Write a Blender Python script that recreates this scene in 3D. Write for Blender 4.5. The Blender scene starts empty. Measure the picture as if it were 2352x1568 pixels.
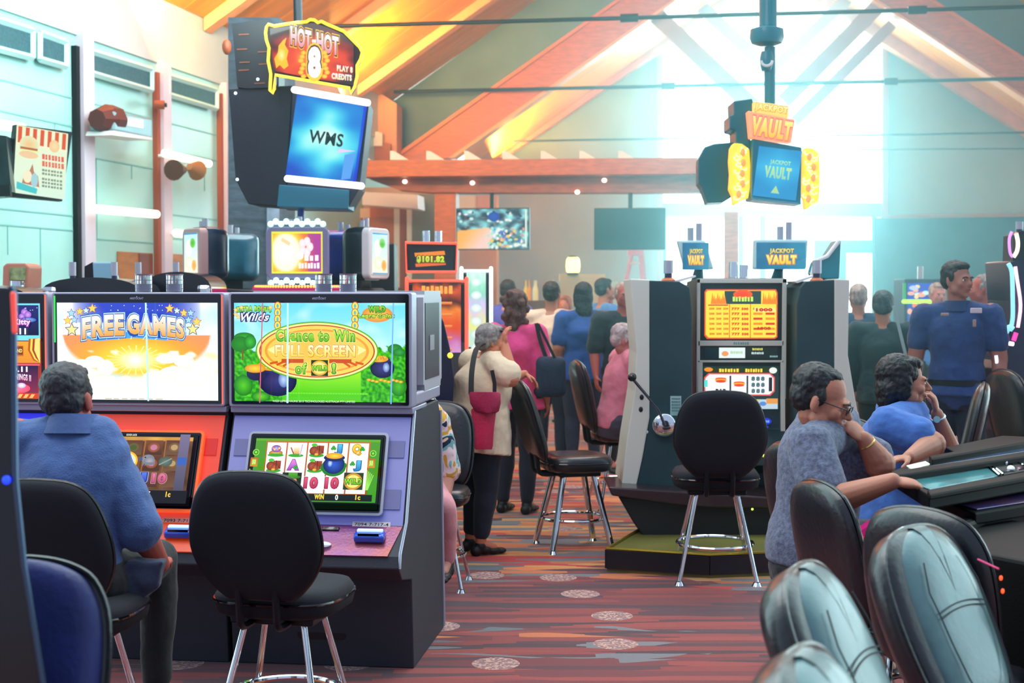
import bpy, bmesh, math, random
from mathutils import Vector, Matrix, Euler, noise
random.seed(7)
SC = bpy.context.scene
COL = SC.collection
V = Vector
PI = math.pi
R = math.radians

# ------------------------------------------------------------------ camera
FPX = 2352 * 50 / 36.0
PITCH = math.atan(114 / FPX)
CAMZ = 1.65
cam_d = bpy.data.cameras.new('camera'); cam_d.lens = 50; cam_d.sensor_width = 36
cam_d.clip_end = 300; cam_d.clip_start = 0.05
cam_d.dof.use_dof = True; cam_d.dof.focus_distance = 6.3; cam_d.dof.aperture_fstop = 4.0
cam = bpy.data.objects.new('camera', cam_d); COL.objects.link(cam)
cam.location = (0, 0, CAMZ); cam.rotation_euler = (PI / 2 - PITCH, 0, 0)
SC.camera = cam

# ------------------------------------------------------------------ sky, lamps, exposure
SC.view_settings.view_transform = 'Standard'
SC.view_settings.look = 'None'
SC.view_settings.exposure = 0.2
SC.view_settings.gamma = 1.0
SC.view_settings.use_curve_mapping = False
SC.cycles.max_bounces = 6; SC.cycles.diffuse_bounces = 3; SC.cycles.glossy_bounces = 3
SC.cycles.transmission_bounces = 6; SC.cycles.transparent_max_bounces = 8
SC.cycles.sample_clamp_indirect = 6
SC.cycles.use_denoising = True
w = bpy.data.worlds.new('sky'); SC.world = w; w.use_nodes = True
nt = w.node_tree; nt.nodes.clear()
wo = nt.nodes.new('ShaderNodeOutputWorld'); wb = nt.nodes.new('ShaderNodeBackground')
tc = nt.nodes.new('ShaderNodeTexCoord'); sp = nt.nodes.new('ShaderNodeSeparateXYZ'); cr = nt.nodes.new('ShaderNodeValToRGB')
nt.links.new(tc.outputs['Generated'], sp.inputs[0]); 
# bright overcast sky in front of the glass (+Y), dimmer interior depth of the hall behind (-Y)
mr = nt.nodes.new('ShaderNodeMapRange'); mr.inputs[1].default_value = -0.35; mr.inputs[2].default_value = 0.55
nt.links.new(sp.outputs[1], mr.inputs[0]); nt.links.new(mr.outputs[0], cr.inputs[0])
cr.color_ramp.elements[0].color = (0.36, 0.44, 0.60, 1); cr.color_ramp.elements[1].color = (2.6, 3.6, 3.7, 1)
cr.color_ramp.elements[0].position = 0.0; cr.color_ramp.elements[1].position = 1.0
nt.links.new(cr.outputs[0], wb.inputs[0]); wb.inputs[1].default_value = 1.0
nt.links.new(wb.outputs[0], wo.inputs[0])

def area(name, loc, size, energy, color, target=None, sy=None, spread=None):
    d = bpy.data.lights.new(name, 'AREA'); d.energy = energy; d.color = color
    d.shape = 'RECTANGLE'; d.size = size; d.size_y = sy or size
    if spread: d.spread = R(spread)
    o = bpy.data.objects.new(name, d); COL.objects.link(o); o.location = loc
    if target is not None:
        o.rotation_euler = (V(target) - V(loc)).to_track_quat('-Z', 'Y').to_euler()
    return o
# unseen area lamps added overhead to fill the hall and the left wall
area('hall_fill', (-1.5, 5.0, 5.6), 4.0, 150, (1.0, 0.93, 0.9), (-1.5, 7.0, 0))
area('hall_fill', (2.5, 12.0, 6.4), 4.0, 260, (0.9, 0.97, 1.0), (2.0, 11.0, 0))
area('left_wall_fill', (-2.0, 12.5, 5.2), 4.0, 330, (0.72, 1.0, 0.98), (-4.6, 14.5, 2.4))
# daylight pouring in through the tall gable window
area('window_daylight', (5.2, 30.4, 4.6), 4.0, 1400, (0.5, 0.95, 1.0), (1.0, 10, 0.8), 6.0)
# warm uplights on the ledge above the left wall and on the far ledges, washing the timber ceiling
area('cove_light', (-3.9, 15.5, 4.9), 4.0, 620, (1.0, 0.62, 0.16), (-1.0, 19.0, 8.2), 0.5)
area('cove_light', (-2.6, 22.0, 4.9), 2.5, 400, (1.0, 0.62, 0.14), (0.0, 23.0, 8.2), 0.5)
area('cove_light', (0.0, 27.5, 4.3), 3.0, 220, (1.0, 0.62, 0.14), (1.0, 27.6, 8.2), 0.5)

# ------------------------------------------------------------------ pixel -> place
def ray(px, py):
    a = (px - 1176) / FPX; b = (784 - py) / FPX
    return V((a, math.cos(PITCH) + b * math.sin(PITCH), -math.sin(PITCH) + b * math.cos(PITCH)))
def at(px, py, D):
    d = ray(px, py); return V((0, 0, CAMZ)) + d * (D / d.y)
def at_z(px, py, z):
    d = ray(px, py); return V((0, 0, CAMZ)) + d * ((z - CAMZ) / d.z)
YAW = R(7)
UX = V((math.cos(YAW), -math.sin(YAW), 0)); UY = V((math.sin(YAW), math.cos(YAW), 0))
def at_plane(px, py, P0, n):
    d = ray(px, py); t = (V(P0) - V((0, 0, CAMZ))).dot(n) / d.dot(n)
    return V((0, 0, CAMZ)) + d * t
def gp(px, py, D): return at_plane(px, py, (0, D, 0), UY)
LWD = V((0.22, 1, 0)).normalized(); LWN = V((LWD.y, -LWD.x, 0))      # left wall: direction, normal into the room
def lp(px, py, off=0.0): return at_plane(px, py, V((-4.788, 13.3, 0)) + LWN * off, LWN)
BP0 = V((-0.419, 6.2, 0))                                             # front plane of the big machine row
def bank_u(px):
    a = (px - 1176) / FPX
    return (a * BP0.y - BP0.x) / (math.cos(YAW) + a * math.sin(YAW))

# ------------------------------------------------------------------ materials
def lin(c):
    if isinstance(c, str):
        c = c.lstrip('#'); c = c if len(c) == 6 else ''.join(x + x for x in c); c = [int(c[i:i + 2], 16) / 255 for i in (0, 2, 4)]
    return tuple((x / 12.92 if x <= 0.04045 else ((x + 0.055) / 1.055) ** 2.4) for x in c[:3])
MATS = {}
def mat(name, col='#808080', rough=0.5, metal=0.0, emit=None, es=1.0, bump=0.0, bscale=60, var=0.0, vscale=8, coat=0.0,
        trans=0.0, sheen=0.0, vstretch=(1, 1, 1), sub=0.0, spec=0.5, col2=None):
    if name in MATS: return MATS[name]
    m = bpy.data.materials.new(name); m.use_nodes = True; n = m.node_tree; b = n.nodes['Principled BSDF']
    b.inputs['Base Color'].default_value = (*lin(col), 1); b.inputs['Roughness'].default_value = rough
    b.inputs['Metallic'].default_value = metal; b.inputs['Specular IOR Level'].default_value = spec
    if coat: b.inputs['Coat Weight'].default_value = coat; b.inputs['Coat Roughness'].default_value = 0.12
    if trans: b.inputs['Transmission Weight'].default_value = trans
    if sheen: b.inputs['Sheen Weight'].default_value = sheen
    if emit is not None:
        b.inputs['Emission Color'].default_value = (*lin(emit), 1); b.inputs['Emission Strength'].default_value = es
    if var or bump:
        t = n.nodes.new('ShaderNodeTexCoord'); mp = n.nodes.new('ShaderNodeMapping')
        n.links.new(t.outputs['Object'], mp.inputs[0]); mp.inputs['Scale'].default_value = vstretch
    if var:
        no = n.nodes.new('ShaderNodeTexNoise'); no.inputs['Scale'].default_value = vscale; no.inputs['Detail'].default_value = 5
        n.links.new(mp.outputs[0], no.inputs['Vector'])
        mx = n.nodes.new('ShaderNodeMix'); mx.data_type = 'RGBA'
        c = lin(col)
        if col2: c2 = lin(col2); c1 = c
        else: c1 = tuple(x * (1 - var) for x in c); c2 = tuple(min(1, x * (1 + var) + 0.004) for x in c)
        mx.inputs[6].default_value = (*c1, 1); mx.inputs[7].default_value = (*c2, 1)
        rp = n.nodes.new('ShaderNodeMapRange'); rp.inputs[1].default_value = 0.35; rp.inputs[2].default_value = 0.65
        n.links.new(no.outputs[0], rp.inputs[0]); n.links.new(rp.outputs[0], mx.inputs[0]); n.links.new(mx.outputs[2], b.inputs['Base Color'])
    if bump:
        nb = n.nodes.new('ShaderNodeTexNoise'); nb.inputs['Scale'].default_value = bscale; nb.inputs['Detail'].default_value = 3
        bp = n.nodes.new('ShaderNodeBump'); bp.inputs['Strength'].default_value = bump; bp.inputs['Distance'].default_value = 0.01
        n.links.new(mp.outputs[0], nb.inputs['Vector']); n.links.new(nb.outputs[0], bp.inputs['Height']); n.links.new(bp.outputs[0], b.inputs['Normal'])
    MATS[name] = m
    return m
def screen_mat(name='lit_screen', s=1.0):
    """a lit display: the picture on it is the light it gives"""
    if name in MATS: return MATS[name]
    m = bpy.data.materials.new(name); m.use_nodes = True; n = m.node_tree; n.nodes.clear()
    o = n.nodes.new('ShaderNodeOutputMaterial'); e = n.nodes.new('ShaderNodeEmission'); a = n.nodes.new('ShaderNodeAttribute')
    a.attribute_name = 'Col'; e.inputs[1].default_value = s
    g = n.nodes.new('ShaderNodeBsdfGlossy'); g.inputs['Roughness'].default_value = 0.08; g.inputs['Color'].default_value = (0.04, 0.04, 0.04, 1)
    ad = n.nodes.new('ShaderNodeAddShader')
    n.links.new(a.outputs['Color'], e.inputs[0]); n.links.new(e.outputs[0], ad.inputs[0]); n.links.new(g.outputs[0], ad.inputs[1])
    n.links.new(ad.outputs[0], o.inputs[0]); MATS[name] = m
    return m
def print_mat(name='printed_face'):
    """printed, unlit graphics: the colours come from the print"""
    if name in MATS: return MATS[name]
    m = bpy.data.materials.new(name); m.use_nodes = True; n = m.node_tree; b = n.nodes['Principled BSDF']
    a = n.nodes.new('ShaderNodeAttribute'); a.attribute_name = 'Col'; n.links.new(a.outputs['Color'], b.inputs['Base Color'])
    b.inputs['Roughness'].default_value = 0.4; MATS[name] = m
    return m

# ------------------------------------------------------------------ objects
def tag(o, label=None, cat=None, group=None, kind=None):
    if label: o['label'] = label
    if cat: o['category'] = cat
    if group: o['group'] = group
    if kind: o['kind'] = kind
    return o
def thing(name, label, cat, loc=(0, 0, 0), rz=0.0, group=None):
    o = bpy.data.objects.new(name, None); COL.objects.link(o); o.empty_display_size = 0.2
    o.location = loc; o.rotation_euler = (0, 0, rz)
    return tag(o, label, cat, group)
def wm(o):
    m = o.matrix_basis.copy()
    m = Matrix.LocRotScale(o.location, o.rotation_euler, o.scale)
    return wm(o.parent) @ m if o.parent else m
def finish(me, smooth=40):
    if smooth:
        me.polygons.foreach_set('use_smooth', [True] * len(me.polygons))
        me.set_sharp_from_angle(angle=R(smooth))
def obj(name, bm, m, parent=None, world=False, smooth=40, bevel=0.0, label=None, loc=None):
    if isinstance(bm, bpy.types.Mesh): me = bm
    else:
        if world and parent: bm.transform(wm(parent).inverted())
        bmesh.ops.recalc_face_normals(bm, faces=bm.faces)
        me = bpy.data.meshes.new(name); bm.to_mesh(me); bm.free(); finish(me, smooth)
    if m:
        for q in (m if isinstance(m, (list, tuple)) else [m]): me.materials.append(q)
    o = bpy.data.objects.new(name, me); COL.objects.link(o)
    if parent: o.parent = parent
    if loc is not None: o.location = loc
    if bevel:
        b = o.modifiers.new('bevel', 'BEVEL'); b.width = bevel; b.segments = 2; b.limit_method = 'ANGLE'; b.angle_limit = R(40)
    if label: o['label'] = label
    return o
def struct(name, bm, m, **k):
    o = obj(name, bm, m, **k); o['kind'] = 'structure'; return o
def copy_tree(o, parent=None):
    c = o.copy(); COL.objects.link(c); c.parent = parent
    for ch in list(o.children): copy_tree(ch, c)
    return c

# ------------------------------------------------------------------ shapes
def NB(): return bmesh.new()
def frame_z(p0, p1):
    d = V(p1) - V(p0); q = d.to_track_quat('Z', 'Y'); return q, d.length
def box(bm, c, s, rot=None):
    m = Matrix.Translation(V(c)) @ (rot.to_4x4() if rot else Matrix.Identity(4)) @ Matrix.Diagonal((*s, 1))
    bmesh.ops.create_cube(bm, size=1.0, matrix=m); return bm
def boxc(bm, x0, x1, y0, y1, z0, z1):
    return box(bm, ((x0 + x1) / 2, (y0 + y1) / 2, (z0 + z1) / 2), (abs(x1 - x0), abs(y1 - y0), abs(z1 - z0)))
SPH = {}
def ell(bm, c, r, rot=None, seg=20):
    m = Matrix.Translation(V(c)) @ (rot.to_4x4() if rot else Matrix.Identity(4)) @ Matrix.Diagonal((*r, 1))
    vs_ = max(6, seg // 2)
    if seg not in SPH:
        SPH[seg] = [V((math.sin(PI * j / vs_) * math.cos(2 * PI * i / seg), math.sin(PI * j / vs_) * math.sin(2 * PI * i / seg), math.cos(PI * j / vs_))) for j in range(1, vs_) for i in range(seg)]
    L_ = [bm.verts.new(m @ p) for p in SPH[seg]]; t = bm.verts.new(m @ V((0, 0, 1))); b = bm.verts.new(m @ V((0, 0, -1))); F = bm.faces.new
    for i in range(seg):
        k = (i + 1) % seg
        F((t, L_[i], L_[k])); o = (vs_ - 2) * seg; F((b, L_[o + k], L_[o + i]))
        for j in range(vs_ - 2): F((L_[j * seg + i], L_[(j + 1) * seg + i], L_[(j + 1) * seg + k], L_[j * seg + k]))
    return bm
def cone(bm, p0, p1, r0, r1=None, seg=20):
    r1 = r0 if r1 is None else r1
    q, L = frame_z(p0, p1)
    m = Matrix.Translation((V(p0) + V(p1)) / 2) @ q.to_matrix().to_4x4()
    bmesh.ops.create_cone(bm, cap_ends=True, segments=seg, radius1=max(r0, 1e-5), radius2=max(r1, 1e-5), depth=L, matrix=m); return bm
def cap(bm, p0, p1, r0, r1=None, seg=14):
    r1 = r0 if r1 is None else r1
    ell(bm, p0, (r0,) * 3, seg=seg); ell(bm, p1, (r1,) * 3, seg=seg)
    if (V(p1) - V(p0)).length > 1e-4: cone(bm, p0, p1, r0, r1, seg)
    return bm
def tube(bm, pts, r, seg=10, closed=False):
    pts = [V(p) for p in pts]; n = len(pts); rings = []
    rr = r if isinstance(r, (list, tuple)) else [r] * n
    up = None
    for i, p in enumerate(pts):
        a = pts[(i - 1) % n] if (closed or i > 0) else p
        b = pts[(i + 1) % n] if (closed or i < n - 1) else p
        t = (b - a).normalized()
        if up is None:
            up = t.orthogonal().normalized()
        up = (up - t * up.dot(t)); up = up.normalized() if up.length > 1e-6 else t.orthogonal().normalized()
        s = t.cross(up)
        rings.append([bm.verts.new(p + (up * math.cos(k * 2 * PI / seg) + s * math.sin(k * 2 * PI / seg)) * rr[i]) for k in range(seg)])
    m = n if closed else n - 1
    for i in range(m):
        A = rings[i]; B = rings[(i + 1) % n]
        for k in range(seg): bm.faces.new((A[k], A[(k + 1) % seg], B[(k + 1) % seg], B[k]))
    if not closed: bm.faces.new(rings[0]); bm.faces.new(rings[-1][::-1])
    return bm
def loft(bm, rings, caps=True):
    L = [[bm.verts.new(V(p)) for p in r] for r in rings]
    for A, B in zip(L, L[1:]):
        n = len(A)
        for k in range(n): bm.faces.new((A[k], A[(k + 1) % n], B[(k + 1) % n], B[k]))
    if caps: bm.faces.new(L[0][::-1]); bm.faces.new(L[-1])
    return bm
def lathe(bm, prof, seg=28, c=(0, 0, 0)):
    c = V(c)
    return loft(bm, [[c + V((max(r, 1e-4) * math.cos(k * 2 * PI / seg), max(r, 1e-4) * math.sin(k * 2 * PI / seg), z)) for k in range(seg)] for r, z in prof])
def prism(bm, poly, d):
    """world polygon (3-D points in a plane) pushed back by vector d"""
    A = [bm.verts.new(V(p)) for p in poly]; B = [bm.verts.new(V(p) + V(d)) for p in poly]; n = len(A)
    bm.faces.new(A); bm.faces.new(B[::-1])
    for k in range(n): bm.faces.new((A[k], B[k], B[(k + 1) % n], A[(k + 1) % n]))
    return bm
def side_prism(bm, prof, x0, x1):
    """profile in (y, z) extruded along x"""
    return prism(bm, [(x0, y, z) for y, z in prof], (x1 - x0, 0, 0))
def front_prism(bm, prof, y0, y1):
    return prism(bm, [(x, y0, z) for x, z in prof], (0, y1 - y0, 0))
def rrect(x0, z0, x1, z1, r, n=5):
    P = []
    for cx, cz, a in ((x1 - r, z1 - r, 0), (x0 + r, z1 - r, 90), (x0 + r, z0 + r, 180), (x1 - r, z0 + r, 270)):
        for k in range(n + 1):
            t = R(a + 90 * k / n); P.append((cx + r * math.cos(t), cz + r * math.sin(t)))
    return P
def pillow(bm, outline, tf, tb, c=(0, 0, 0), rot=None, p=3.0, steps=6):
    """a cushion: outline in x,z; domed towards +y (tf) and -y (tb)"""
    cx = sum(q[0] for q in outline) / len(outline); cz = sum(q[1] for q in outline) / len(outline)
    M = Matrix.Translation(V(c)) @ (rot.to_4x4() if rot else Matrix.Identity(4))
    rings = []
    ts = [math.sin(i / steps * PI / 2) for i in range(1, steps + 1)]
    def ring(t, y): return [M @ V((cx + (x - cx) * t, y, cz + (z - cz) * t)) for x, z in outline]
    for t in ts: rings.append(ring(t, tf * (1 - t ** p) ** (1 / 2.2)))
    for t in ts[::-1][1:]: rings.append(ring(t, -tb * (1 - t ** p) ** (1 / 2.2)))
    rings.insert(0, ring(0.02, tf)); rings.append(ring(0.02, -tb))
    return loft(bm, rings)
def catmull(pts, n=6):
    out = []
    for i in range(len(pts) - 1):
        p0 = pts[max(i - 1, 0)]; p1 = pts[i]; p2 = pts[i + 1]; p3 = pts[min(i + 2, len(pts) - 1)]
        for k in range(n):
            t = k / n
            out.append(tuple(0.5 * (2 * b + (c - a) * t + (2 * a - 5 * b + 4 * c - d) * t * t + (3 * b - a - 3 * c + d) * t ** 3) for a, b, c, d in zip(p0, p1, p2, p3)))
    out.append(tuple(pts[-1])); return out
def evaluated(bm, mods):
    me = bpy.data.meshes.new('t'); bm.to_mesh(me); bm.free()
    o = bpy.data.objects.new('t', me); COL.objects.link(o)
    for typ, kw in mods:
        m = o.modifiers.new(typ, typ)
        for k, v in kw.items(): setattr(m, k, v)
    bpy.context.view_layer.update()
    dg = bpy.context.evaluated_depsgraph_get()
    out = bpy.data.meshes.new_from_object(o.evaluated_get(dg))
    bpy.data.objects.remove(o); bpy.data.meshes.remove(me)
    return out
TEX = {}
def clouds(size, depth=2):
    k = (size, depth)
    if k not in TEX:
        t = bpy.data.textures.new('folds', 'CLOUDS'); t.noise_scale = size; t.noise_depth = depth; TEX[k] = t
    return TEX[k]
def voxel(bm, vs=0.008, smooth=6, disp=0.0, dsize=0.1):
    mods = [('REMESH', dict(mode='VOXEL', voxel_size=vs, use_smooth_shade=True)), ('SMOOTH', dict(factor=0.5, iterations=smooth))]
    if disp: mods.append(('DISPLACE', dict(texture=clouds(dsize), strength=disp, mid_level=0.5)))
    me = evaluated(bm, mods)
    me.polygons.foreach_set('use_smooth', [True] * len(me.polygons))
    return me

# ------------------------------------------------------------------ pictures on displays and signs
FONT_CACHE = {}
def glyphs(s, off=0.0, shear=0.0):
    k = (s, off, shear)
    if k in FONT_CACHE: return FONT_CACHE[k]
    c = bpy.data.curves.new('t', 'FONT'); c.body = s; c.size = 1; c.offset = off; c.shear = shear
    c.dimensions = '2D'; c.fill_mode = 'BOTH'; c.resolution_u = 3; c.space_character = 1.02 + abs(off) * 2
    o = bpy.data.objects.new('t', c); COL.objects.link(o)
    bpy.context.view_layer.update()
    me = bpy.data.meshes.new_from_object(o.evaluated_get(bpy.context.evaluated_depsgraph_get()))
    vs = [(v.co.x, v.co.y) for v in me.vertices]; fs = [tuple(p.vertices) for p in me.polygons]
    bpy.data.objects.remove(o); bpy.data.curves.remove(c); bpy.data.meshes.remove(me)
    FONT_CACHE[k] = (vs, fs); return vs, fs
def mixc(a, b, t): return tuple(x + (y - x) * t for x, y in zip(a, b))
class Picture:
    """flat artwork of one display; x0..y1 is its rectangle in photo pixels, w x h its real size"""
    STEP = 0.0005
    def __init__(s, x0, y0, x1, y1, w, h):
        s.r = (x0, y0, x1, y1); s.w = w; s.h = h; s.v = []; s.f = []; s.c = []; s.k = 0
    def m(s, x, y):
        x0, y0, x1, y1 = s.r
        return ((x - x0) / (x1 - x0) * s.w - s.w / 2, -s.k * s.STEP, (y1 - y) / (y1 - y0) * s.h)
    def add(s, pts, faces, cols):
        b = len(s.v); s.v += [s.m(*p) for p in pts]
        cols = [lin(c) for c in cols] if isinstance(cols, list) else [lin(cols)] * len(pts)
        for f in faces: s.f.append(tuple(b + i for i in f)); s.c += [cols[i] for i in f]
        s.k += 1
    def back(s, fn, nx=60, ny=40, box_=None):
        x0, y0, x1, y1 = box_ or s.r
        pts = []; cols = []
        for j in range(ny + 1):
            for i in range(nx + 1):
                u = i / nx; v = j / ny; pts.append((x0 + (x1 - x0) * u, y0 + (y1 - y0) * v)); cols.append(fn(u, v))
        s.add(pts, [(j * (nx + 1) + i, j * (nx + 1) + i + 1, (j + 1) * (nx + 1) + i + 1, (j + 1) * (nx + 1) + i) for j in range(ny) for i in range(nx)], cols)
    def rect(s, x0, y0, x1, y1, c, c2=None):
        s.add([(x0, y0), (x1, y0), (x1, y1), (x0, y1)], [(0, 1, 2, 3)], [c, c, c2 or c, c2 or c])
    def poly(s, pts, c): s.add(pts, [tuple(range(len(pts)))], c)
    def ell(s, cx, cy, rx, ry, c, edge=None, n=32):
        pts = [(cx, cy)] + [(cx + rx * math.cos(i * 2 * PI / n), cy + ry * math.sin(i * 2 * PI / n)) for i in range(n)]
        s.add(pts, [(0, i + 1, (i + 1) % n + 1) for i in range(n)], [c] + [edge or c] * n)
    def star(s, cx, cy, r, c, edge=None, q=0.45, n=5, a0=-90):
        for rr, cc in (((r * 1.25, edge),) if edge else ()) + ((r, c),):
            pts = [(cx, cy)] + [(cx + (rr if i % 2 == 0 else rr * q) * math.cos(R(a0 + i * 180 / n)), cy + (rr if i % 2 == 0 else rr * q) * math.sin(R(a0 + i * 180 / n))) for i in range(2 * n)]
            s.add(pts, [(0, i + 1, (i + 1) % (2 * n) + 1) for i in range(2 * n)], cc)
    def line(s, x0, y0, x1, y1, wd, c):
        dx, dy = x1 - x0, y1 - y0; L = math.hypot(dx, dy); nx, ny = -dy / L * wd / 2, dx / L * wd / 2
        s.poly([(x0 + nx, y0 + ny), (x1 + nx, y1 + ny), (x1 - nx, y1 - ny), (x0 - nx, y0 - ny)], c)
    def marks(s, x0, y0, x1, y1, c, n=7):
        """a line too small to read: a row of short strokes"""
        w_ = (x1 - x0) / n
        for i in range(n): s.rect(x0 + i * w_ + w_ * .1, y0 + (y1 - y0) * (.1 * (i % 2)), x0 + (i + .75 + .15 * (i % 3 == 0)) * w_, y1, c)
    def text(s, t, x0, y0, x1, y1, c, c2=None, out=(), bold=0.012, shear=0.0, bend=None, fit=True):
        """t fitted into a box; c at its top to c2 at its foot; out = ((grow, colour), ...) outlines, widest first"""
        v0, f0 = glyphs(t, bold, shear)
        if not v0: return
        ax = min(p[0] for p in v0); bx = max(p[0] for p in v0); ay = min(p[1] for p in v0); by = max(p[1] for p in v0)
        sx = (x1 - x0) / (bx - ax); sy = (y1 - y0) / (by - ay)
        for g, cc in tuple(out) + ((None, None),):
            if g is None: vs, fs = v0, f0
            else: vs, fs = glyphs(t, bold + g, shear)
            dx = 0
            if g is not None:
                axx = min(p[0] for p in vs); bxx = max(p[0] for p in vs); k = (bx - ax + 2 * g) / (bxx - axx)
                vs = [(ax - g + (p[0] - axx) * k, p[1]) for p in vs]
            pts = []
            for p in vs:
                X = x0 + (p[0] - ax) * sx; Y = y1 - (p[1] - ay) * sy
                if bend: Y += bend((X - x0) / (x1 - x0))
                pts.append((X, Y))
            if cc is None:
                cols = [mixc(_h(c2 or c), _h(c), min(1, max(0, (p[1] - ay) / (by - ay)))) for p in vs]
            else: cols = cc
            s.add(pts, fs, cols)
    def build(s, name, parent, loc, rx=0.0, lit=True, mname=None, strength=1.0, label=None, rz=0.0):
        me = bpy.data.meshes.new(name); me.from_pydata(s.v, [], s.f)
        a = me.color_attributes.new('Col', 'FLOAT_COLOR', 'CORNER')
        a.data.foreach_set('color', [x for c in s.c for x in (*c, 1.0)])
        me.materials.append(screen_mat(mname or 'lit_screen', strength) if lit else print_mat())
        o = bpy.data.objects.new(name, me); COL.objects.link(o); o.parent = parent; o.location = loc; o.rotation_euler = (rx, 0, rz)
        if label: o['label'] = label
        return o
def _h(c):
    if isinstance(c, str):
        c = c.lstrip('#'); return tuple(int(c[i:i + 2], 16) / 255 for i in (0, 2, 4))
    return c
def ramp(stops, t):
    stops = [(a, _h(b)) for a, b in stops]
    if t <= stops[0][0]: return stops[0][1]
    for (a, ca), (b, cb) in zip(stops, stops[1:]):
        if t <= b: return mixc(ca, cb, (t - a) / (b - a))
    return stops[-1][1]
def nz(x, y, z=0.0): return noise.noise(V((x, y, z)))
# ================================================================== the room
def carpet():
    m = bpy.data.materials.new('carpet'); m.use_nodes = True; n = m.node_tree; b = n.nodes['Principled BSDF']; L = n.links.new
    tc = n.nodes.new('ShaderNodeTexCoord')
    def ramp_(stops, src, const=True):
        r = n.nodes.new('ShaderNodeValToRGB'); r.color_ramp.interpolation = 'CONSTANT' if const else 'LINEAR'
        e = r.color_ramp.elements
        while len(e) < len(stops): e.new(0.5)
        for q, (p, c) in zip(e, stops): q.position = p; q.color = (*lin(c), 1)
        L(src, r.inputs[0]); return r.outputs[0]
    def noise_(scale, sx, sy, det=2, loc=(0, 0, 0)):
        mp = n.nodes.new('ShaderNodeMapping'); L(tc.outputs['Object'], mp.inputs[0]); mp.inputs['Scale'].default_value = (sx, sy, 1); mp.inputs['Location'].default_value = loc
        t = n.nodes.new('ShaderNodeTexNoise'); t.inputs['Scale'].default_value = scale; t.inputs['Detail'].default_value = det
        L(mp.outputs[0], t.inputs['Vector']); return t.outputs[0]
    def cells(sx, sy, loc=(0, 0, 0), rand=0.5):
        mp = n.nodes.new('ShaderNodeMapping'); L(tc.outputs['Object'], mp.inputs[0]); mp.inputs['Scale'].default_value = (sx, sy, 1); mp.inputs['Location'].default_value = loc
        t = n.nodes.new('ShaderNodeTexVoronoi'); t.voronoi_dimensions = '2D'; t.distance = 'CHEBYCHEV'; t.inputs['Scale'].default_value = 1; t.inputs['Randomness'].default_value = rand
        L(mp.outputs[0], t.inputs['Vector'])
        s = n.nodes.new('ShaderNodeSeparateColor'); L(t.outputs['Color'], s.inputs[0]); return s.outputs[0], s.outputs[1]
    def mix(f, a, c):
        x = n.nodes.new('ShaderNodeMix'); x.data_type = 'RGBA'; L(f, x.inputs[0]); L(a, x.inputs[6]); L(c, x.inputs[7]); return x.outputs[2]
    def gt(src, th):
        x = n.nodes.new('ShaderNodeMath'); x.operation = 'GREATER_THAN'; L(src, x.inputs[0]); x.inputs[1].default_value = th; return x.outputs[0]
    # crimson and plum ground woven in long thin bars
    r0, g0 = cells(1.6, 16.0, rand=0.9)
    base = ramp_([(0, '#3c1020'), (0.2, '#6c141d'), (0.42, '#86201c'), (0.6, '#4c1424'), (0.8, '#922a22')], r0)
    # drifts of grey, orange, ochre and scarlet dashes
    r1, g1 = cells(2.6, 13.0, (3, 1, 0), 0.9)
    dash = ramp_([(0, '#6f6d72'), (0.24, '#c2652c'), (0.42, '#d08f45'), (0.55, '#c42318'), (0.72, '#5a6066'), (0.86, '#d9772c')], g1)
    drift = noise_(0.55, 0.55, 1.3, 2)
    ad = n.nodes.new('ShaderNodeMath'); ad.operation = 'ADD'; L(drift, ad.inputs[0])
    ml = n.nodes.new('ShaderNodeMath'); ml.operation = 'MULTIPLY_ADD'; L(r1, ml.inputs[0]); ml.inputs[1].default_value = 0.22; ml.inputs[2].default_value = -0.11
    L(ml.outputs[0], ad.inputs[1])
    sy_ = n.nodes.new('ShaderNodeSeparateXYZ'); L(tc.outputs['Object'], sy_.inputs[0])
    band = n.nodes.new('ShaderNodeMapRange'); L(sy_.outputs[1], band.inputs[0]); band.inputs[1].default_value = 6.9; band.inputs[2].default_value = 8.4; band.inputs[3].default_value = -0.10; band.inputs[4].default_value = 0.06
    a2 = n.nodes.new('ShaderNodeMath'); a2.operation = 'ADD'; L(ad.outputs[0], a2.inputs[0]); L(band.outputs[0], a2.inputs[1])
    col = mix(gt(a2.outputs[0], 0.50), base, dash)
    # round blossoms
    mp = n.nodes.new('ShaderNodeMapping'); L(tc.outputs['Object'], mp.inputs[0]); mp.inputs['Location'].default_value = (0.55, 0.25, 0)
    v = n.nodes.new('ShaderNodeTexVoronoi'); v.voronoi_dimensions = '2D'; v.inputs['Scale'].default_value = 1.55; v.inputs['Randomness'].default_value = 0.75; L(mp.outputs[0], v.inputs['Vector'])
    lt = n.nodes.new('ShaderNodeMath'); lt.operation = 'LESS_THAN'; L(v.outputs['Distance'], lt.inputs[0]); lt.inputs[1].default_value = 0.165
    wv = noise_(34, 1, 1, 1); fl = ramp_([(0, '#8a6468'), (0.5, '#c89a88'), (0.62, '#7c4a4a')], wv)
    hv = n.nodes.new('ShaderNodeSeparateColor'); L(v.outputs['Color'], hv.inputs[0])
    both = n.nodes.new('ShaderNodeMath'); both.operation = 'MULTIPLY'; L(lt.outputs[0], both.inputs[0]); L(gt(hv.outputs[0], 0.35), both.inputs[1])
    col = mix(both.outputs[0], col, fl)
    L(col, b.inputs['Base Color']); b.inputs['Roughness'].default_value = 0.75; b.inputs['Specular IOR Level'].default_value = 0.45
    b.inputs['Sheen Weight'].default_value = 0.25
    nb = noise_(260, 1, 1, 1); bp = n.nodes.new('ShaderNodeBump'); bp.inputs['Strength'].default_value = 0.25; bp.inputs['Distance'].default_value = 0.004
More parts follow.
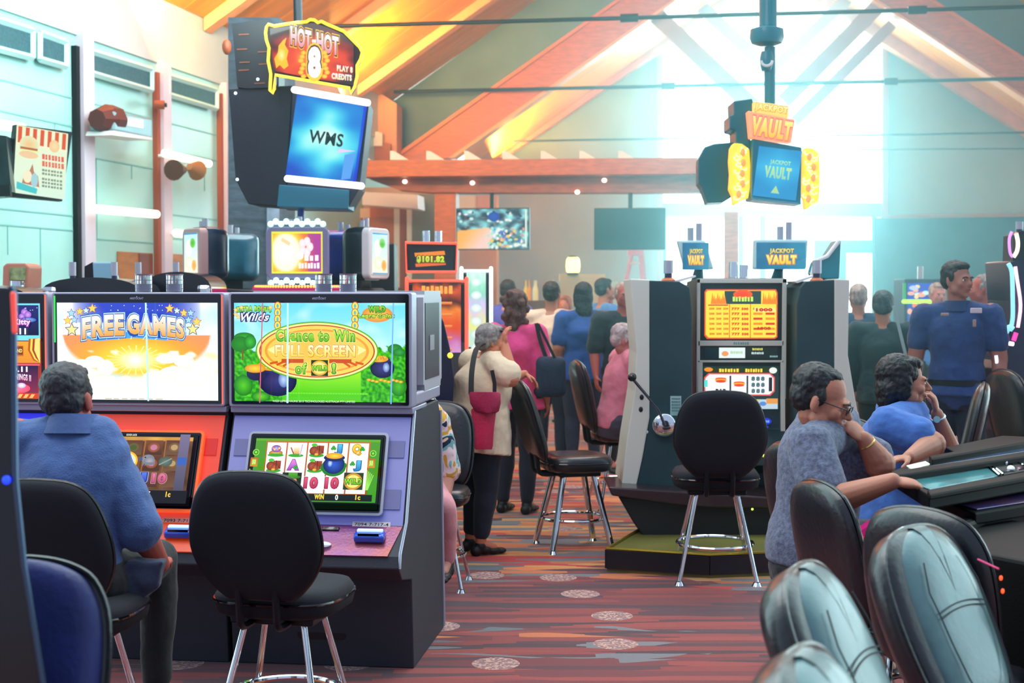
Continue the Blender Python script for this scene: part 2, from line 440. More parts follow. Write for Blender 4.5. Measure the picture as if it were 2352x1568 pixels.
    L(nb, bp.inputs['Height']); L(bp.outputs[0], b.inputs['Normal'])
    return m
fl = NB(); boxc(fl, -9, 9, -1, 33, -0.1, 0)
struct('floor', fl, carpet(), smooth=0)

M_panel = mat('white_panel', '#a8e6e0', 0.35, var=0.05, vscale=1.2)
M_plaster = mat('warm_plaster', '#c6d8da', 0.6, var=0.05, vscale=2)
M_grey = mat('grey_wall', '#6f93a0', 0.7, var=0.10, vscale=1.5)
M_greyw = mat('light_grey_wall', '#98b4b6', 0.7, var=0.06, vscale=1.5)
M_brick = mat('dark_stone', '#3f4c5a', 0.7, var=0.35, vscale=6, vstretch=(1, 1, 3), bump=0.4, bscale=12)
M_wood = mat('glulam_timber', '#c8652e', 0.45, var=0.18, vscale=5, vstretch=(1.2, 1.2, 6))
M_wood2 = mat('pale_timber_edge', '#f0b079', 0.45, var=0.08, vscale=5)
M_plank = mat('cedar_planks', '#f0921c', 0.4, var=0.16, vscale=1.4, vstretch=(0.6, 4, 0.6))
M_dark = mat('black_plastic', '#101420', 0.42)
M_steel = mat('dark_steel', '#20242c', 0.4, 0.6)
M_white = mat('white_paint', '#f2f4f4', 0.45)
M_trimbrown = mat('rust_trim', '#a4543c', 0.5)
M_peach = mat('peach_plaster', '#e2a884', 0.6, var=0.08, vscale=2)
M_lampw = mat('lamp_white', '#ffffff', 0.4, emit='#fff6e6', es=3.0)

# left wall --------------------------------------------------------
LW0 = V((-4.788, 13.3, 0))
def lw(s, z, off=0.0): return LW0 + LWD * s + LWN * off + V((0, 0, z))
WT = 5.08
b = NB(); prism(b, [lw(-4.5, 0), lw(12.4, 0), lw(12.4, 4.28), lw(-4.5, 4.28)], -LWN * 0.25)
struct('wall_left', b, M_panel, smooth=0)
b = NB(); prism(b, [lw(-4.5, 4.28, 0.03), lw(12.4, 4.28, 0.03), lw(12.4, WT, 0.03), lw(-4.5, WT, 0.03)], -LWN * 0.3)
struct('wall_left_fascia', b, M_plaster, smooth=0)
M_joint = mat('panel_joint', '#7cc8c4', 0.6)
def wall_strip(px0, px1, z0, z1, off, m, name):
    a = lp(px0, 600); c = lp(px1, 600)
    bb = NB(); prism(bb, [V((a.x, a.y, z0)) + LWN * off, V((c.x, c.y, z0)) + LWN * off, V((c.x, c.y, z1)) + LWN * off, V((a.x, a.y, z1)) + LWN * off], -LWN * off * 0.98)
    return struct(name, bb, m, smooth=0)
for i, (a, c, d) in enumerate(((168, 176, 201), (353, 360, 379), (500, 505, 524))):
    wall_strip(a, c, 0, 4.16, 0.06, M_trimbrown if i else M_steel, 'trim_%d' % (i + 1))
    wall_strip(c + 0.5, d, 0, 4.3, 0.10, mat('lavender_pilaster', '#ddd6e6', 0.5), 'trim_%d' % (i + 4))
jb = NB()
for px0, px1, zs in ((-120, 168, (3.62, 3.33, 2.42, 2.27)), (202, 353, (3.62, 3.05, 2.2)), (380, 500, (3.62, 3.30, 2.55, 2.27))):
    a = lp(px0, 600); c = lp(px1, 600)
    for z in zs:
        prism(jb, [V((a.x, a.y, z)) + LWN * 0.006, V((c.x, c.y, z)) + LWN * 0.006, V((c.x, c.y, z + 0.014)) + LWN * 0.006, V((a.x, a.y, z + 0.014)) + LWN * 0.006], -LWN * 0.004)
for px, z0, z1 in ((128, 3.05, 3.33), (17, 2.0, 2.27), (92, 0.5, 2.27), (222, 2.2, 3.05), (303, 2.9, 3.05), (470, 2.9, 3.3)):
    a = lp(px, 600); c = lp(px + 1.6, 600)
    prism(jb, [V((a.x, a.y, z0)) + LWN * 0.006, V((c.x, c.y, z0)) + LWN * 0.006, V((c.x, c.y, z1)) + LWN * 0.006, V((a.x, a.y, z1)) + LWN * 0.006], -LWN * 0.004)
struct('trim_7', jb, M_joint, smooth=0)
# openings with timber doors at the foot of the wall
for k, (a, c, t) in enumerate(((270, 351, 577), (384, 421, 582))):
    q = [lp(a, t, 0.012), lp(c, t + 3, 0.012)]
    z = q[0].z
    bb = NB(); prism(bb, [V((q[0].x, q[0].y, 0)), V((q[1].x, q[1].y, 0)), V((q[1].x, q[1].y, z)), V((q[0].x, q[0].y, z))], -LWN * 0.008)
    struct('door_%d' % (k + 1), bb, mat('oak_door', '#b9772e', 0.5, var=0.2, vscale=3, vstretch=(1, 1, 5)), smooth=0)
    if k == 0:
        q = [lp(a + 50, t, 0.02), lp(c, t + 3, 0.02)]
        bb = NB(); prism(bb, [V((q[0].x, q[0].y, 0)), V((q[1].x, q[1].y, 0)), V((q[1].x, q[1].y, z - .01)), V((q[0].x, q[0].y, z - .01))], -LWN * 0.008)
        struct('door_3', bb, mat('mahogany_door', '#7a3524', 0.5, var=0.2, vscale=3), smooth=0)

# rear hall walls --------------------------------------------------
def px_prism(bm, pts, D, th):
    return prism(bm, [gp(x, y, D) for x, y in pts], UY * th)
def px_obj(name, pts, D, th, m, kind='structure', parent=None, **k):
    bb = NB(); px_prism(bb, pts, D, th)
    o = obj(name, bb, m, parent, world=bool(parent), smooth=0, **k)
    if kind and not parent: o['kind'] = kind
    return o
# near gable wall above the big opening
g = NB()
px_prism(g, [(903, 232), (1776, -390), (1776, -215), (925, 372), (903, 372)], 25.0, 0.3)
px_prism(g, [(1776, -390), (2900, 380), (2900, 560), (1776, -215)], 25.0, 0.3)
struct('wall_gable', g, M_grey, smooth=0)
# far wall with the big window
FD = 30.0
g = NB()
px_prism(g, [(1040, 870), (1522, 870), (1522, 60), (1040, 410)], FD, 0.3)
px_prism(g, [(2030, 498), (2750, 498), (2750, 620 - 100), (2750, 560), (2030, 84)], FD, 0.3)
px_prism(g, [(1522, 466), (2030, 466), (2030, 497), (1522, 497)], FD, 0.3)
struct('wall_back', g, M_greyw, smooth=0)
struct('wall_back_stone', (lambda bb: px_prism(bb, [(2010, 500), (2800, 492), (2800, 870), (2010, 870)], FD - 0.05, 0.35))(NB()), mat('dark_cladding', '#22404e', 0.75, var=0.25, vscale=3), smooth=0)
px_obj('trim_8', [(2030, 494), (2800, 484), (2800, 492), (2030, 501)], FD - 0.12, 0.1, M_trimbrown)
px_obj('trim_9', [(2027, 60), (2041, 70), (2041, 500), (2027, 500)], FD - 0.12, 0.2, M_trimbrown)
px_obj('trim_10', [(1509, 110), (1523, 100), (1523, 662), (1509, 662)], FD - 0.12, 0.2, M_trimbrown)
# big gable window: mullions and glass
wf = NB()
def mull(x0, y0, x1, y1, wd, D=FD + 0.02, th=0.10, bm=None):
    dx, dy = x1 - x0, y1 - y0; L = math.hypot(dx, dy); nx, ny = -dy / L * wd / 2, dx / L * wd / 2
    px_prism(bm if bm is not None else wf, [(x0 + nx, y0 + ny), (x1 + nx, y1 + ny), (x1 - nx, y1 - ny), (x0 - nx, y0 - ny)], D, th)
for x in (1620, 1738, 1781, 1925): mull(x, -60, x, 466, 3)
for y in (28, 128, 187, 297): mull(1522, y + 3, 2030, y - 3, 2.5)
mull(1522, 345, 2030, 343, 2)
M_mull = mat('pale_window_frame', '#9fd8dc', 0.5)
wn = struct('window_1', wf, M_mull, smooth=0)
gl = NB(); px_prism(gl, [(1522, 466), (1522, 100), (1776, -80), (2030, 84), (2030, 466)], FD + 0.06, 0.01)
M_glass = mat('clear_glass', '#ffffff', 0.0, trans=1.0, spec=0.3)
def glass_mat():
    m = bpy.data.materials.new('window_glass'); m.use_nodes = True; n = m.node_tree; n.nodes.clear()
    o = n.nodes.new('ShaderNodeOutputMaterial'); t = n.nodes.new('ShaderNodeBsdfTransparent'); g_ = n.nodes.new('ShaderNodeBsdfGlossy'); x = n.nodes.new('ShaderNodeMixShader')
    t.inputs[0].default_value = (0.97, 1, 1, 1); g_.inputs['Roughness'].default_value = 0.02; x.inputs[0].default_value = 0.05
    n.links.new(t.outputs[0], x.inputs[1]); n.links.new(g_.outputs[0], x.inputs[2]); n.links.new(x.outputs[0], o.inputs[0]); return m
M_pane = glass_mat()
obj('pane', gl, M_pane, wn, smooth=0)
# lower shopfront glazing under the header
wf = NB()
for x, wd in ((1678, 16), (1702, 11), (1752, 14), (1527, 8), (2008, 10)): mull(x, 497, x, 848, wd)
px_prism(wf, [(1870, 551), (2014, 551), (2014, 581), (1870, 581)], FD + 0.02, 0.1)
px_prism(wf, [(1870, 551), (1944, 551), (1944, 848), (1870, 848)], FD + 0.03, 0.1)
wn2 = struct('window_2', wf, mat('teal_window_frame', '#5aa6aa', 0.5), smooth=0)
gl = NB(); px_prism(gl, [(1522, 850), (1522, 497), (2012, 497), (2012, 850)], FD + 0.06, 0.01)
obj('pane', gl, M_pane, wn2, smooth=0)
# sunlit pavement and kerb outside the glass
ob = NB(); boxc(ob, -20, 40, 31.5, 90, -0.35, -0.15)
struct('ground_outside', ob, mat('pale_concrete', '#f2e6d2', 0.8), smooth=0)
# rafters (glulam) ------------------------------------------------
def rafter(pts, D, th, name, m, edge=None, label=None):
    t = px_obj(name, pts, D, th, m)
    return t
LR = [(905, 367), (1776, -247), (1776, -163), (1030, 362), (1000, 367)]
RR = [(1776, -230), (2800, 425), (2800, 512), (1776, -158)]
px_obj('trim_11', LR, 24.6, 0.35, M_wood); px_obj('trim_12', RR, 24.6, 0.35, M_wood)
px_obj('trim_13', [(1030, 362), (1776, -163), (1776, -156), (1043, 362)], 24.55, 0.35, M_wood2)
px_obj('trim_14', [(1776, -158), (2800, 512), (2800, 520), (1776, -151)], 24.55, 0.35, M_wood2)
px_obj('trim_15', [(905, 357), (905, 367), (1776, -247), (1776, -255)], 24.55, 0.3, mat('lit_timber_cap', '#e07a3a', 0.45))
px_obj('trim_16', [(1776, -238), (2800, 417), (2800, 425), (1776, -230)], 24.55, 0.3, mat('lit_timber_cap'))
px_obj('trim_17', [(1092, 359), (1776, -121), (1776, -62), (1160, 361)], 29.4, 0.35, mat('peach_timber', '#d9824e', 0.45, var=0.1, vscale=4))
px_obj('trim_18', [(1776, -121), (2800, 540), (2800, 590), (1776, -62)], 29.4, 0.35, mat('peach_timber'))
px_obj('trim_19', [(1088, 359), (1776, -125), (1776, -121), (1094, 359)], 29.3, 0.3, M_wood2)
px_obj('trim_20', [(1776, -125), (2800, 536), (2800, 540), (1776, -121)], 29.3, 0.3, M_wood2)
# ceilings: boards laid up the slope, with dark shadow gaps
def slope(z0, P0, P1, Pr1, Pr0, n, m, name, gap=0.03):
    bb = NB()
    for i in range(n):
        t0 = i / n; t1 = (i + 1 - gap) / n
        a0 = P0.lerp(P1, t0); a1 = P0.lerp(P1, t1); c0 = Pr0.lerp(Pr1, t0); c1 = Pr0.lerp(Pr1, t1)
        prism(bb, [a0, a1, c1, c0], (0, 0, 0.06))
    o = struct(name, bb, m, smooth=0)
    b2 = NB(); prism(b2, [P0 + V((0, 0, .08)), P1 + V((0, 0, .08)), Pr1 + V((0, 0, .08)), Pr0 + V((0, 0, .08))], (0, 0, 0.05))
    struct(name + '_backing', b2, M_steel, smooth=0)
E1 = gp(903, 232, 25.0); RG = gp(1776, -385, 25.0)
E0 = E1 - LWD * 14; R0 = RG - (LWD * 14)
slope(0, E0, E1, RG, R0, 20, M_plank, 'ceiling')
RE1 = gp(2900, 380, 25.0)
slope(0, R0, RG, RE1, RE1 - LWD * 14, 16, M_plank, 'ceiling_right')
FE1 = gp(1130, 385, 30.0); FR = gp(1776, -75, 30.0); FR_ = gp(2900, 640, 30.0)
slope(0, FE1 - UY * 4.9, FE1, FR, FR - UY * 4.9, 5, M_plank, 'ceiling_far', 0.01)
slope(0, FR - UY * 4.9, FR, FR_, FR_ - UY * 4.9, 5, M_plank, 'ceiling_far_right', 0.01)
# deep purlins under the near ceiling
pb = NB()
for t in (0.44, 0.66, 0.86):
    a = E0.lerp(E1, t); c = R0.lerp(RG, t); d = LWD * 0.22
    prism(pb, [a, a + d, c + d, c], (0, 0, -0.16))
struct('trim_21', pb, M_wood2, smooth=0)
# web members of the roof trusses
M_web = mat('glare_tinted_timber', '#b4a6d6', 0.5, var=0.06, vscale=3)  # pale lavender carries the window glare, put into the timber colour
for k, (x0, y0, x1, y1, wd, D) in enumerate(((1490, 18, 1735, 250, 38, 24.8), (2040, -10, 1800, 232, 34, 24.8), (2050, 55, 1824, 280, 24, 24.9), (1600, 5, 1775, 170, 30, 28.9), (1955, -10, 1765, 170, 26, 28.9))):
    bb = NB(); mull(x0, y0, x1, y1, wd, D, 0.2, bb)
    struct('trim_%d' % (22 + k), bb, M_web, smooth=0)
# steel tie rods
for k, (y0, y1, D, r) in enumerate(((66, 16, 17.9, 0.026), (211, 181, 24.3, 0.03), (326, 305, 28.7, 0.02), (366, 343, 28.9, 0.014))):
    x0 = (560, 905, 1075, 1950)[k]
    p0 = gp(x0, y0 if k < 3 else 343, D); p1 = gp(2420, y1 - 2, D)
    bb = NB(); cone(bb, p0, p1, r, r, 10)
    for tx in ((1425, 2085), (1520, 2030), (1080,), ())[k]:
        t = (tx - x0) / (2420 - x0); q = gp(tx, (y0 + (y1 - 2 - y0) * t) if k < 3 else 343, D); q2 = q + (p1 - p0).normalized() * 0.22
        cone(bb, q, q2, r * 2.0, r * 2.0, 10)
    tag(obj('tie_rod', bb, M_steel), ('thick dark steel tie rod, highest of the rods crossing the hall', 'dark steel tie rod level with the top of the hanging slot sign screen', 'thin steel tie rod crossing the tall window below its middle', 'thinnest steel tie rod, right of the tall window under the others')[k], 'tie rod', 'steel tie rods spanning the roof')
# peach return wall and shopfront at the far left
px_obj('wall_return', [(828, 185), (911, 238), (911, 372), (828, 372)], 24.2, 0.5, M_peach)
px_obj('trim_31', [(842, 318), (897, 330), (897, 368), (842, 368)], 24.1, 0.08, mat('terracotta', '#b5643c', 0.5))
px_obj('trim_32', [(858, 300), (878, 305), (878, 335), (858, 335)], 24.05, 0.05, M_white)
g = NB(); px_prism(g, [(628, 430), (1010, 430), (1010, 830), (628, 830)], 23.5, 0.2)
struct('wall_shopfront', g, mat('beige_shopfront', '#c9b7a2', 0.6, var=0.1, vscale=1.5), smooth=0)
for k, (x0, x1, y0, y1, c) in enumerate(((636, 684, 478, 640, '#f6d9ae'), (695, 738, 486, 600, '#e8dcc8'), (738, 752, 478, 640, '#c45a4a'), (752, 764, 478, 640, '#f4fbf8'), (764, 776, 478, 640, '#b8502e'), (776, 789, 478, 640, '#f4fbf8'), (789, 850, 478, 510, '#f2dfc4'), (805, 905, 500, 660, '#b9724a'), (850, 910, 468, 500, '#c47040'), (905, 918, 470, 660, '#f0fdf8'), (918, 932, 474, 660, '#96482c'), (934, 946, 478, 660, '#f0fdf8'), (946, 1000, 446, 660, '#6f8280'))):
    px_obj('trim_%d' % (33 + k), [(x0, y0), (x1, y0), (x1, y1), (x0, y1)], 23.4 - 0.013 * k, 0.1, mat('shopfront_' + c[1:], c, 0.5))
px_obj('trim_50', [(832, 440), (958, 447), (960, 479), (832, 470)], 22.3, 0.6, M_white)
# timber columns
px_obj('trim_51', [(998, 438), (1047, 438), (1047, 800), (998, 800)], 20.4, 0.3, M_wood)
px_obj('trim_52', [(1046, 448), (1141, 448), (1141, 840), (1046, 840)], 27.0, 0.3, mat('orange_timber', '#d88a4a', 0.5, var=0.12, vscale=2))
px_obj('trim_53', [(1046, 448), (1092, 448), (1092, 482), (1046, 482)], 26.9, 0.05, mat('beige_block', '#efc896', 0.6))
px_obj('trim_54', [(1664, 486), (1696, 486), (1696, 640), (1664, 640)], 20.0, 0.25, M_wood)
# dark stone column behind the hanging slot sign
px_obj('wall_pier', [(524, 40), (640, 40), (640, 890), (524, 890)], 14.0, 0.6, M_brick)
px_obj('trim_55', [(613, 470), (640, 470), (640, 890), (613, 890)], 13.97, 0.03, mat('pale_stone', '#7f8ba0', 0.7, var=0.3, vscale=7))

# pergola beam -----------------------------------------------------
pg = thing('pergola', 'long timber pergola beam with white tails crossing the hall below the roof', 'pergola', gp(1200, 408, 20.0))
def pxp(name, pts, D, th, m, parent, smooth=0, **k):
    bb = NB(); px_prism(bb, pts, D, th); return obj(name, bb, m, parent, world=True, smooth=smooth, **k)
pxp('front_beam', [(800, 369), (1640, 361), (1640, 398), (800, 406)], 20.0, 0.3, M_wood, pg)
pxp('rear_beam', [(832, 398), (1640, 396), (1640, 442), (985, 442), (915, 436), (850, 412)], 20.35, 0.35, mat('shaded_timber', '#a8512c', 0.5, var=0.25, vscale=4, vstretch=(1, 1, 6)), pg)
for x in (815, 902, 985, 1072, 1160, 1248, 1337, 1426):
    pxp('rafter_tail', [(x - 6, 346), (x + 3, 347), (x + 36, 367), (x - 6, 367)], 20.05, 0.16, mat('bright_tail', '#e9fffb', 0.5, emit='#c8fff4', es=0.35) if False else M_white, pg)
for x, y in ((930, 417), (1085, 420), (1326, 441), (1388, 414)):
    bb = NB(); ell(bb, gp(x, y, 20.3), (0.035, 0.035, 0.03)); obj('spot_lamp', bb, M_lampw, pg, world=True)

# things on the left wall ------------------------------------------
M_vent = mat('vent_mesh', '#2b6470', 0.6, var=0.3, vscale=40)
for k, (q, lab) in enumerate((([(-90, 18), (75, 70), (75, 133), (-90, 90)], 'teal air vent with white frame at the very left edge high on the wall'),
                              ([(91, 75), (152, 97), (152, 153), (91, 136)], 'smallest teal air vent, beside the first dark wall strip'),
                              ([(204, 116), (348, 160), (348, 208), (204, 166)], 'long teal air vent above the wall mounted projector'),
                              ([(384, 173), (497, 207), (497, 250), (384, 216)], 'long teal air vent nearest the dark stone column'))):
    off = 0.10
    t = thing('air_vent', lab, 'air vent', lp(*q[3], 0.0), group='air vents high on the left wall')
    bb = NB(); prism(bb, [lp(x, y, 0.07) for x, y in q], -LWN * 0.06); obj('grille', bb, M_vent, t, world=True, smooth=0)
    bb = NB()
    for a, c in zip(q, q[1:] + q[:1]): cone(bb, lp(*a, 0.07), lp(*c, 0.07), 0.035, 0.035, 4)
    obj('frame', bb, mat('vent_frame', '#bff2f2', 0.4), t, world=True, smooth=0)
def light_bar(p0, p1, lab, off=0.25):
    a = lp(*p0, off); c = lp(*p1, off); t = thing('light_bar', lab, 'light bar', a, group='linear lights on the left wall')
    bb = NB(); cone(bb, a, c, 0.045, 0.045, 12); obj('tube', bb, mat('light_tube', '#fff', 0.4, emit='#fff2d0', es=2.2), t, world=True)
    for q in (a.lerp(c, 0.2), a.lerp(c, 0.8)): bb = NB(); cone(bb, q, q - LWN * (off - 0.005) , 0.02, 0.02, 8); obj('bracket', bb, M_white, t, world=True)
light_bar((223, 480), (360, 492), 'glowing linear wall light above the timber doors')
light_bar((-60, 277), (52, 294), 'glowing linear wall light behind the burger menu screen')
light_bar((378, 352), (480, 376), 'glowing linear wall light above the pair of brown speakers')
light_bar((404, 535), (480, 545), 'short glowing wall light low beside the stone column')
# wall mounted projector
t = thing('projector', 'silver projector with brown hooded lens hung on the left wall', 'projector', lp(280, 285, 0.35))
bb = NB(); prism(bb, [lp(262, 255, 0.45), lp(350, 272, 0.45), lp(350, 318, 0.45), (lp(262, 300, 0.45))], -LWN * 0.28); obj('body', bb, mat('silver_blue', '#8fb4bd', 0.35, 0.3), t, world=True, smooth=0, bevel=0.02)
bb = NB(); prism(bb, [lp(262, 300, 0.46), lp(350, 316, 0.46), lp(350, 322, 0.46), lp(258, 310, 0.46)], -LWN * 0.3); obj('base_tray', bb, M_white, t, world=True, smooth=0)
bb = NB(); prism(bb, [lp(296, 271, 0.46), lp(329, 276, 0.46), lp(329, 294, 0.46), lp(296, 288, 0.46)], -LWN * 0.02); obj('label_plate', bb, mat('lit_label', '#ffffff', 0.4, emit='#ffffff', es=1.0), t, world=True, smooth=0)
c0 = lp(222, 273, 0.32); c1 = lp(262, 277, 0.32)
bb = NB(); dirx = (c1 - c0).normalized(); cone(bb, c0, c0 + dirx * 0.19, 0.10, 0.16, 8); cone(bb, c0 + dirx * 0.19, c0 + dirx * 0.36, 0.16, 0.16, 8)
obj('lens_hood', bb, mat('brown_hood', '#5e2a26', 0.5), t, world=True, smooth=20)
bb = NB(); cone(bb, c0 + dirx * 0.36, c0 + dirx * 0.50, 0.09, 0.09, 12); obj('lens_barrel', bb, M_dark, t, world=True)
bb = NB(); cone(bb, lp(306, 300, 0.3), lp(306, 300, 0.01), 0.03, 0.03, 8); obj('bracket', bb, M_steel, t, world=True)
# camera, speakers, round lamp
t = thing('security_camera', 'small brown security camera on the second wall strip', 'camera', lp(358, 240, 0.1))
bb = NB(); cone(bb, lp(356, 240, 0.1), lp(378, 241, 0.2), 0.05, 0.05, 12); obj('housing', bb, mat('copper_paint', '#a4502e', 0.45), t, world=True)
bb = NB(); cone(bb, lp(378, 241, 0.2), lp(383, 241, 0.22), 0.025, 0.025, 10); obj('lens', bb, M_dark, t, world=True)
bb = NB(); cone(bb, lp(362, 241, 0.12), lp(362, 241, 0.061), 0.02, 0.02, 8); obj('mount', bb, M_dark, t, world=True)
for k, (x, y, s) in enumerate(((410, 387, -1), (447, 385, 1))):
    t = thing('wall_speaker', ('dark brown bell speaker, left of the pair under the light bar', 'tan bell speaker, right of the pair under the light bar')[k], 'speaker', lp(x, y, 0.3), group='bell speakers on the left wall')
    p = lp(x, y, 0.3); bb = NB(); cone(bb, p + LWD * 0.14 * -s, p + LWD * 0.1 * s + V((0, -.05, -.03)), 0.04, 0.12, 14); obj('bell', bb, mat('speaker_%d' % k, ('#5a3c30', '#a57a4a')[k], 0.5), t, world=True)
    bb = NB(); cone(bb, p, lp(x, y, 0.005), 0.02, 0.02, 8); obj('bracket', bb, M_steel, t, world=True)
t = thing('spot_lamp', 'small round copper spotlight high on the corner of the stone column', 'spotlight', gp(521, 108, 13.6))
bb = NB(); ell(bb, gp(521, 108, 13.6), (0.045, 0.06, 0.075)); obj('shade', bb, mat('copper_paint'), t, world=True)
bb = NB(); cone(bb, gp(521, 108, 13.6), gp(528, 108, 14.02), 0.015, 0.015, 8); obj('arm', bb, M_steel, t, world=True)
# hanging menu display with the burger
mt = thing('menu_display', 'tilted hanging menu screen with burger picture and striped awning', 'screen', lp(90, 380, 1.6))
A = [at(42, 292, 11.2), at(160, 308, 11.5), at(138, 456, 11.45), at(27, 446, 11.15)]
W_ = (A[1] - A[0]).length; H_ = (A[3] - A[0]).length
pc = Picture(0, 0, 120, 150, W_, H_)
pc.rect(0, 0, 120, 150, '#e6f0c8', '#d4f2dc')
for i in range(7): pc.poly([(4 + i * 17, 2), (13 + i * 17, 2), (13 + i * 17, 38), (4 + i * 17, 38)], '#d9552c')
pc.rect(0, 38, 120, 41, '#f3efcc')
pc.ell(30, 40, 22, 20, '#efc07c', '#dfe6b8'); pc.rect(10, 46, 50, 51, '#b0663c'); pc.rect(8, 51, 52, 55, '#dff0a0'); pc.ell(30, 62, 22, 8, '#eac79a')
pc.ell(88, 34, 12, 14, '#f2d9a4', '#e8c890')
for y, c in ((60, '#e0604a'), (66, '#dd5a44'), (76, '#df6a4a'), (82, '#d96a50')): pc.marks(60, y - 5, 112, y + 1, c)
for y in (92, 100, 112, 120, 128): pc.marks(60, y - 3, 108, y + 2, '#7f8f7a')
pc.poly([(14, 128), (18, 108), (30, 98), (36, 82), (40, 100), (50, 108), (54, 132)], '#b87a5a'); pc.ell(26, 112, 10, 14, '#eee8c6'); pc.ell(42, 118, 8, 16, '#9fd0d4')
pc.poly([(2, 126), (50, 136), (48, 148), (2, 142)], '#48c4c8')
ex = (A[1] - A[0]).normalized(); ez = (A[0] - A[3]).normalized(); ey = ez.cross(ex).normalized()
o = pc.build('screen', mt, (0, 0, 0)); M4 = Matrix((ex, ey, ez)).transposed().to_4x4(); M4.translation = (A[3] + A[2]) / 2 - ey * 0.05
o.matrix_basis = wm(mt).inverted() @ M4
bb = NB(); prism(bb, [A[0] + ez * .02 - ex * .02, A[1] + ez * .02 + ex * .02, A[2] - ez * .02 + ex * .02, A[3] - ez * .02 - ex * .02], ey * 0.07); obj('casing', bb, M_dark, mt, world=True, smooth=0)
c_ = (A[0] + A[2]) / 2 + ey * 0.07
bb = NB(); cone(bb, c_, V((c_.x, c_.y + 0.2, c_.z)), 0.03, 0.03, 8); cone(bb, V((c_.x, c_.y + 0.2, c_.z)), lp(90, 380, 0.004), 0.03, 0.03, 8); obj('wall_arm', bb, M_steel, mt, world=True)
mt2 = thing('menu_display', 'dark edge of a second menu screen cut by the left edge of the photo', 'screen', at(-30, 370, 11.0))
bb = NB(); prism(bb, [at(-90, 300, 11.2), at(14, 312, 11.0), at(26, 440, 11.0), at(-90, 452, 11.2)], V((-.05, .5, 0))); obj('casing', bb, mat('dark_glass', '#1c2f38', 0.2, var=0.5, vscale=6), mt2, world=True, smooth=0)
bb = NB(); prism(bb, [at(-90, 425, 11.15), at(22, 425, 10.95), at(24, 450, 10.95), at(-90, 455, 11.15)], V((0, .04, 0))); obj('lower_frame', bb, M_dark, mt2, world=True, smooth=0)

# flat TVs hung from the pergola ------------------------------------
def hung_tv(px0, py0, px1, py1, D, polex, poley, lab):
    A = [gp(px0, py0, D), gp(px1, py0, D), gp(px1, py1, D), gp(px0, py1, D)]
    t = thing('television', lab, 'television', (A[2] + A[3]) / 2, -YAW, group='flat televisions hung under the pergola')
    w_ = (A[1] - A[0]).length; h_ = (A[0] - A[3]).length
    bb = NB(); boxc(bb, -w_ / 2 - .015, w_ / 2 + .015, 0.004, 0.07, -.015, h_ + .015); obj('casing', bb, M_dark, t, bevel=.006)
    c_ = wm(t) @ V((0, 0.09, h_ * 0.7)); top = gp(polex, poley, D + 0.12)
    bb = NB(); cone(bb, V((top.x, top.y, c_.z)), top, 0.03, 0.03, 8); obj('ceiling_pole', bb, M_steel, t, world=True)
    bb = NB(); boxc(bb, -0.15, 0.15, 0.07, 0.11, h_ * .5, h_ * .85); obj('mount', bb, M_steel, t)
    return t, w_, h_
t, w_, h_ = hung_tv(1050, 480, 1214, 571, 20.3, 1130, 436, 'television showing a crowded stadium, hung under the pergola beam')
pc = Picture(0, 0, 164, 91, w_, h_)
rr = random.Random(3)
def tvfn(u, v):
    n_ = nz(u * 9, v * 7, 2) * .5 + .5; n2 = nz(u * 20, v * 16, 5) * .5 + .5
    if v > 0.45 + (0.25 - u * .5) * .4 and u < 0.42 + 0.1 * n_: return mixc((1, .75, .35), (1, .85, .8), min(1, max(0, (u * 2 + v - .9) * 1.6)))
    c = mixc((.12, .12, .2), (.55, .95, .95), min(1, max(0, n_ * 1.9 - .45)))
    return mixc(c, (1, 1, 1), max(0, n2 - .55) * 2 * (0.4 + v))
pc.back(tvfn, 80, 46)
for i in range(60): pc.ell(rr.uniform(70, 160), rr.uniform(45, 88), rr.uniform(2, 5), rr.uniform(2, 5), rr.choice(['#eafff8', '#4a7ad8', '#e8d860', '#f8f8f0', '#9ff0e0', '#e89a8a', '#ffffff']))
for i in range(30): pc.ell(rr.uniform(4, 150), rr.uniform(4, 36), rr.uniform(2, 5), rr.uniform(2, 4), rr.choice(['#c8f8f0', '#34508c', '#8a2040', '#f6fff8', '#2b2b4c']))
pc.ell(86, 18, 14, 11, '#1c4ac8', '#1438a0')
pc.rect(157, 2, 161, 88, '#e4ffee')
pc.build('screen', t, (0, 0, 0))
t, w_, h_ = hung_tv(1367, 480, 1526, 571, 20.3, 1448, 436, 'switched off television left of the tall window')
bb = NB(); boxc(bb, -w_ / 2, w_ / 2, 0.0, 0.004, 0, h_); obj('screen', bb, mat('off_screen', '#1c5a64', 0.25), t, smooth=0)
# ================================================================== the big double-screen slot machines, front left
M_silver = mat('brushed_silver', '#b9bccb', 0.28, 0.75)
M_silverp = mat('silver_plastic', '#a9abc0', 0.35, 0.15)
M_sidegrey = mat('charcoal_side', '#2e333e', 0.6, bump=0.15, bscale=200)
M_chrome = mat('chrome', '#e8eef4', 0.08, 1.0)
M_gblack = mat('gloss_black', '#07090f', 0.08, coat=0.6)
M_blackf = mat('black_fabric', '#0b0f1c', 0.85, bump=0.25, bscale=350)
M_cyl = mat('clear_acrylic', '#e6ecf8', 0.05, trans=0.85)

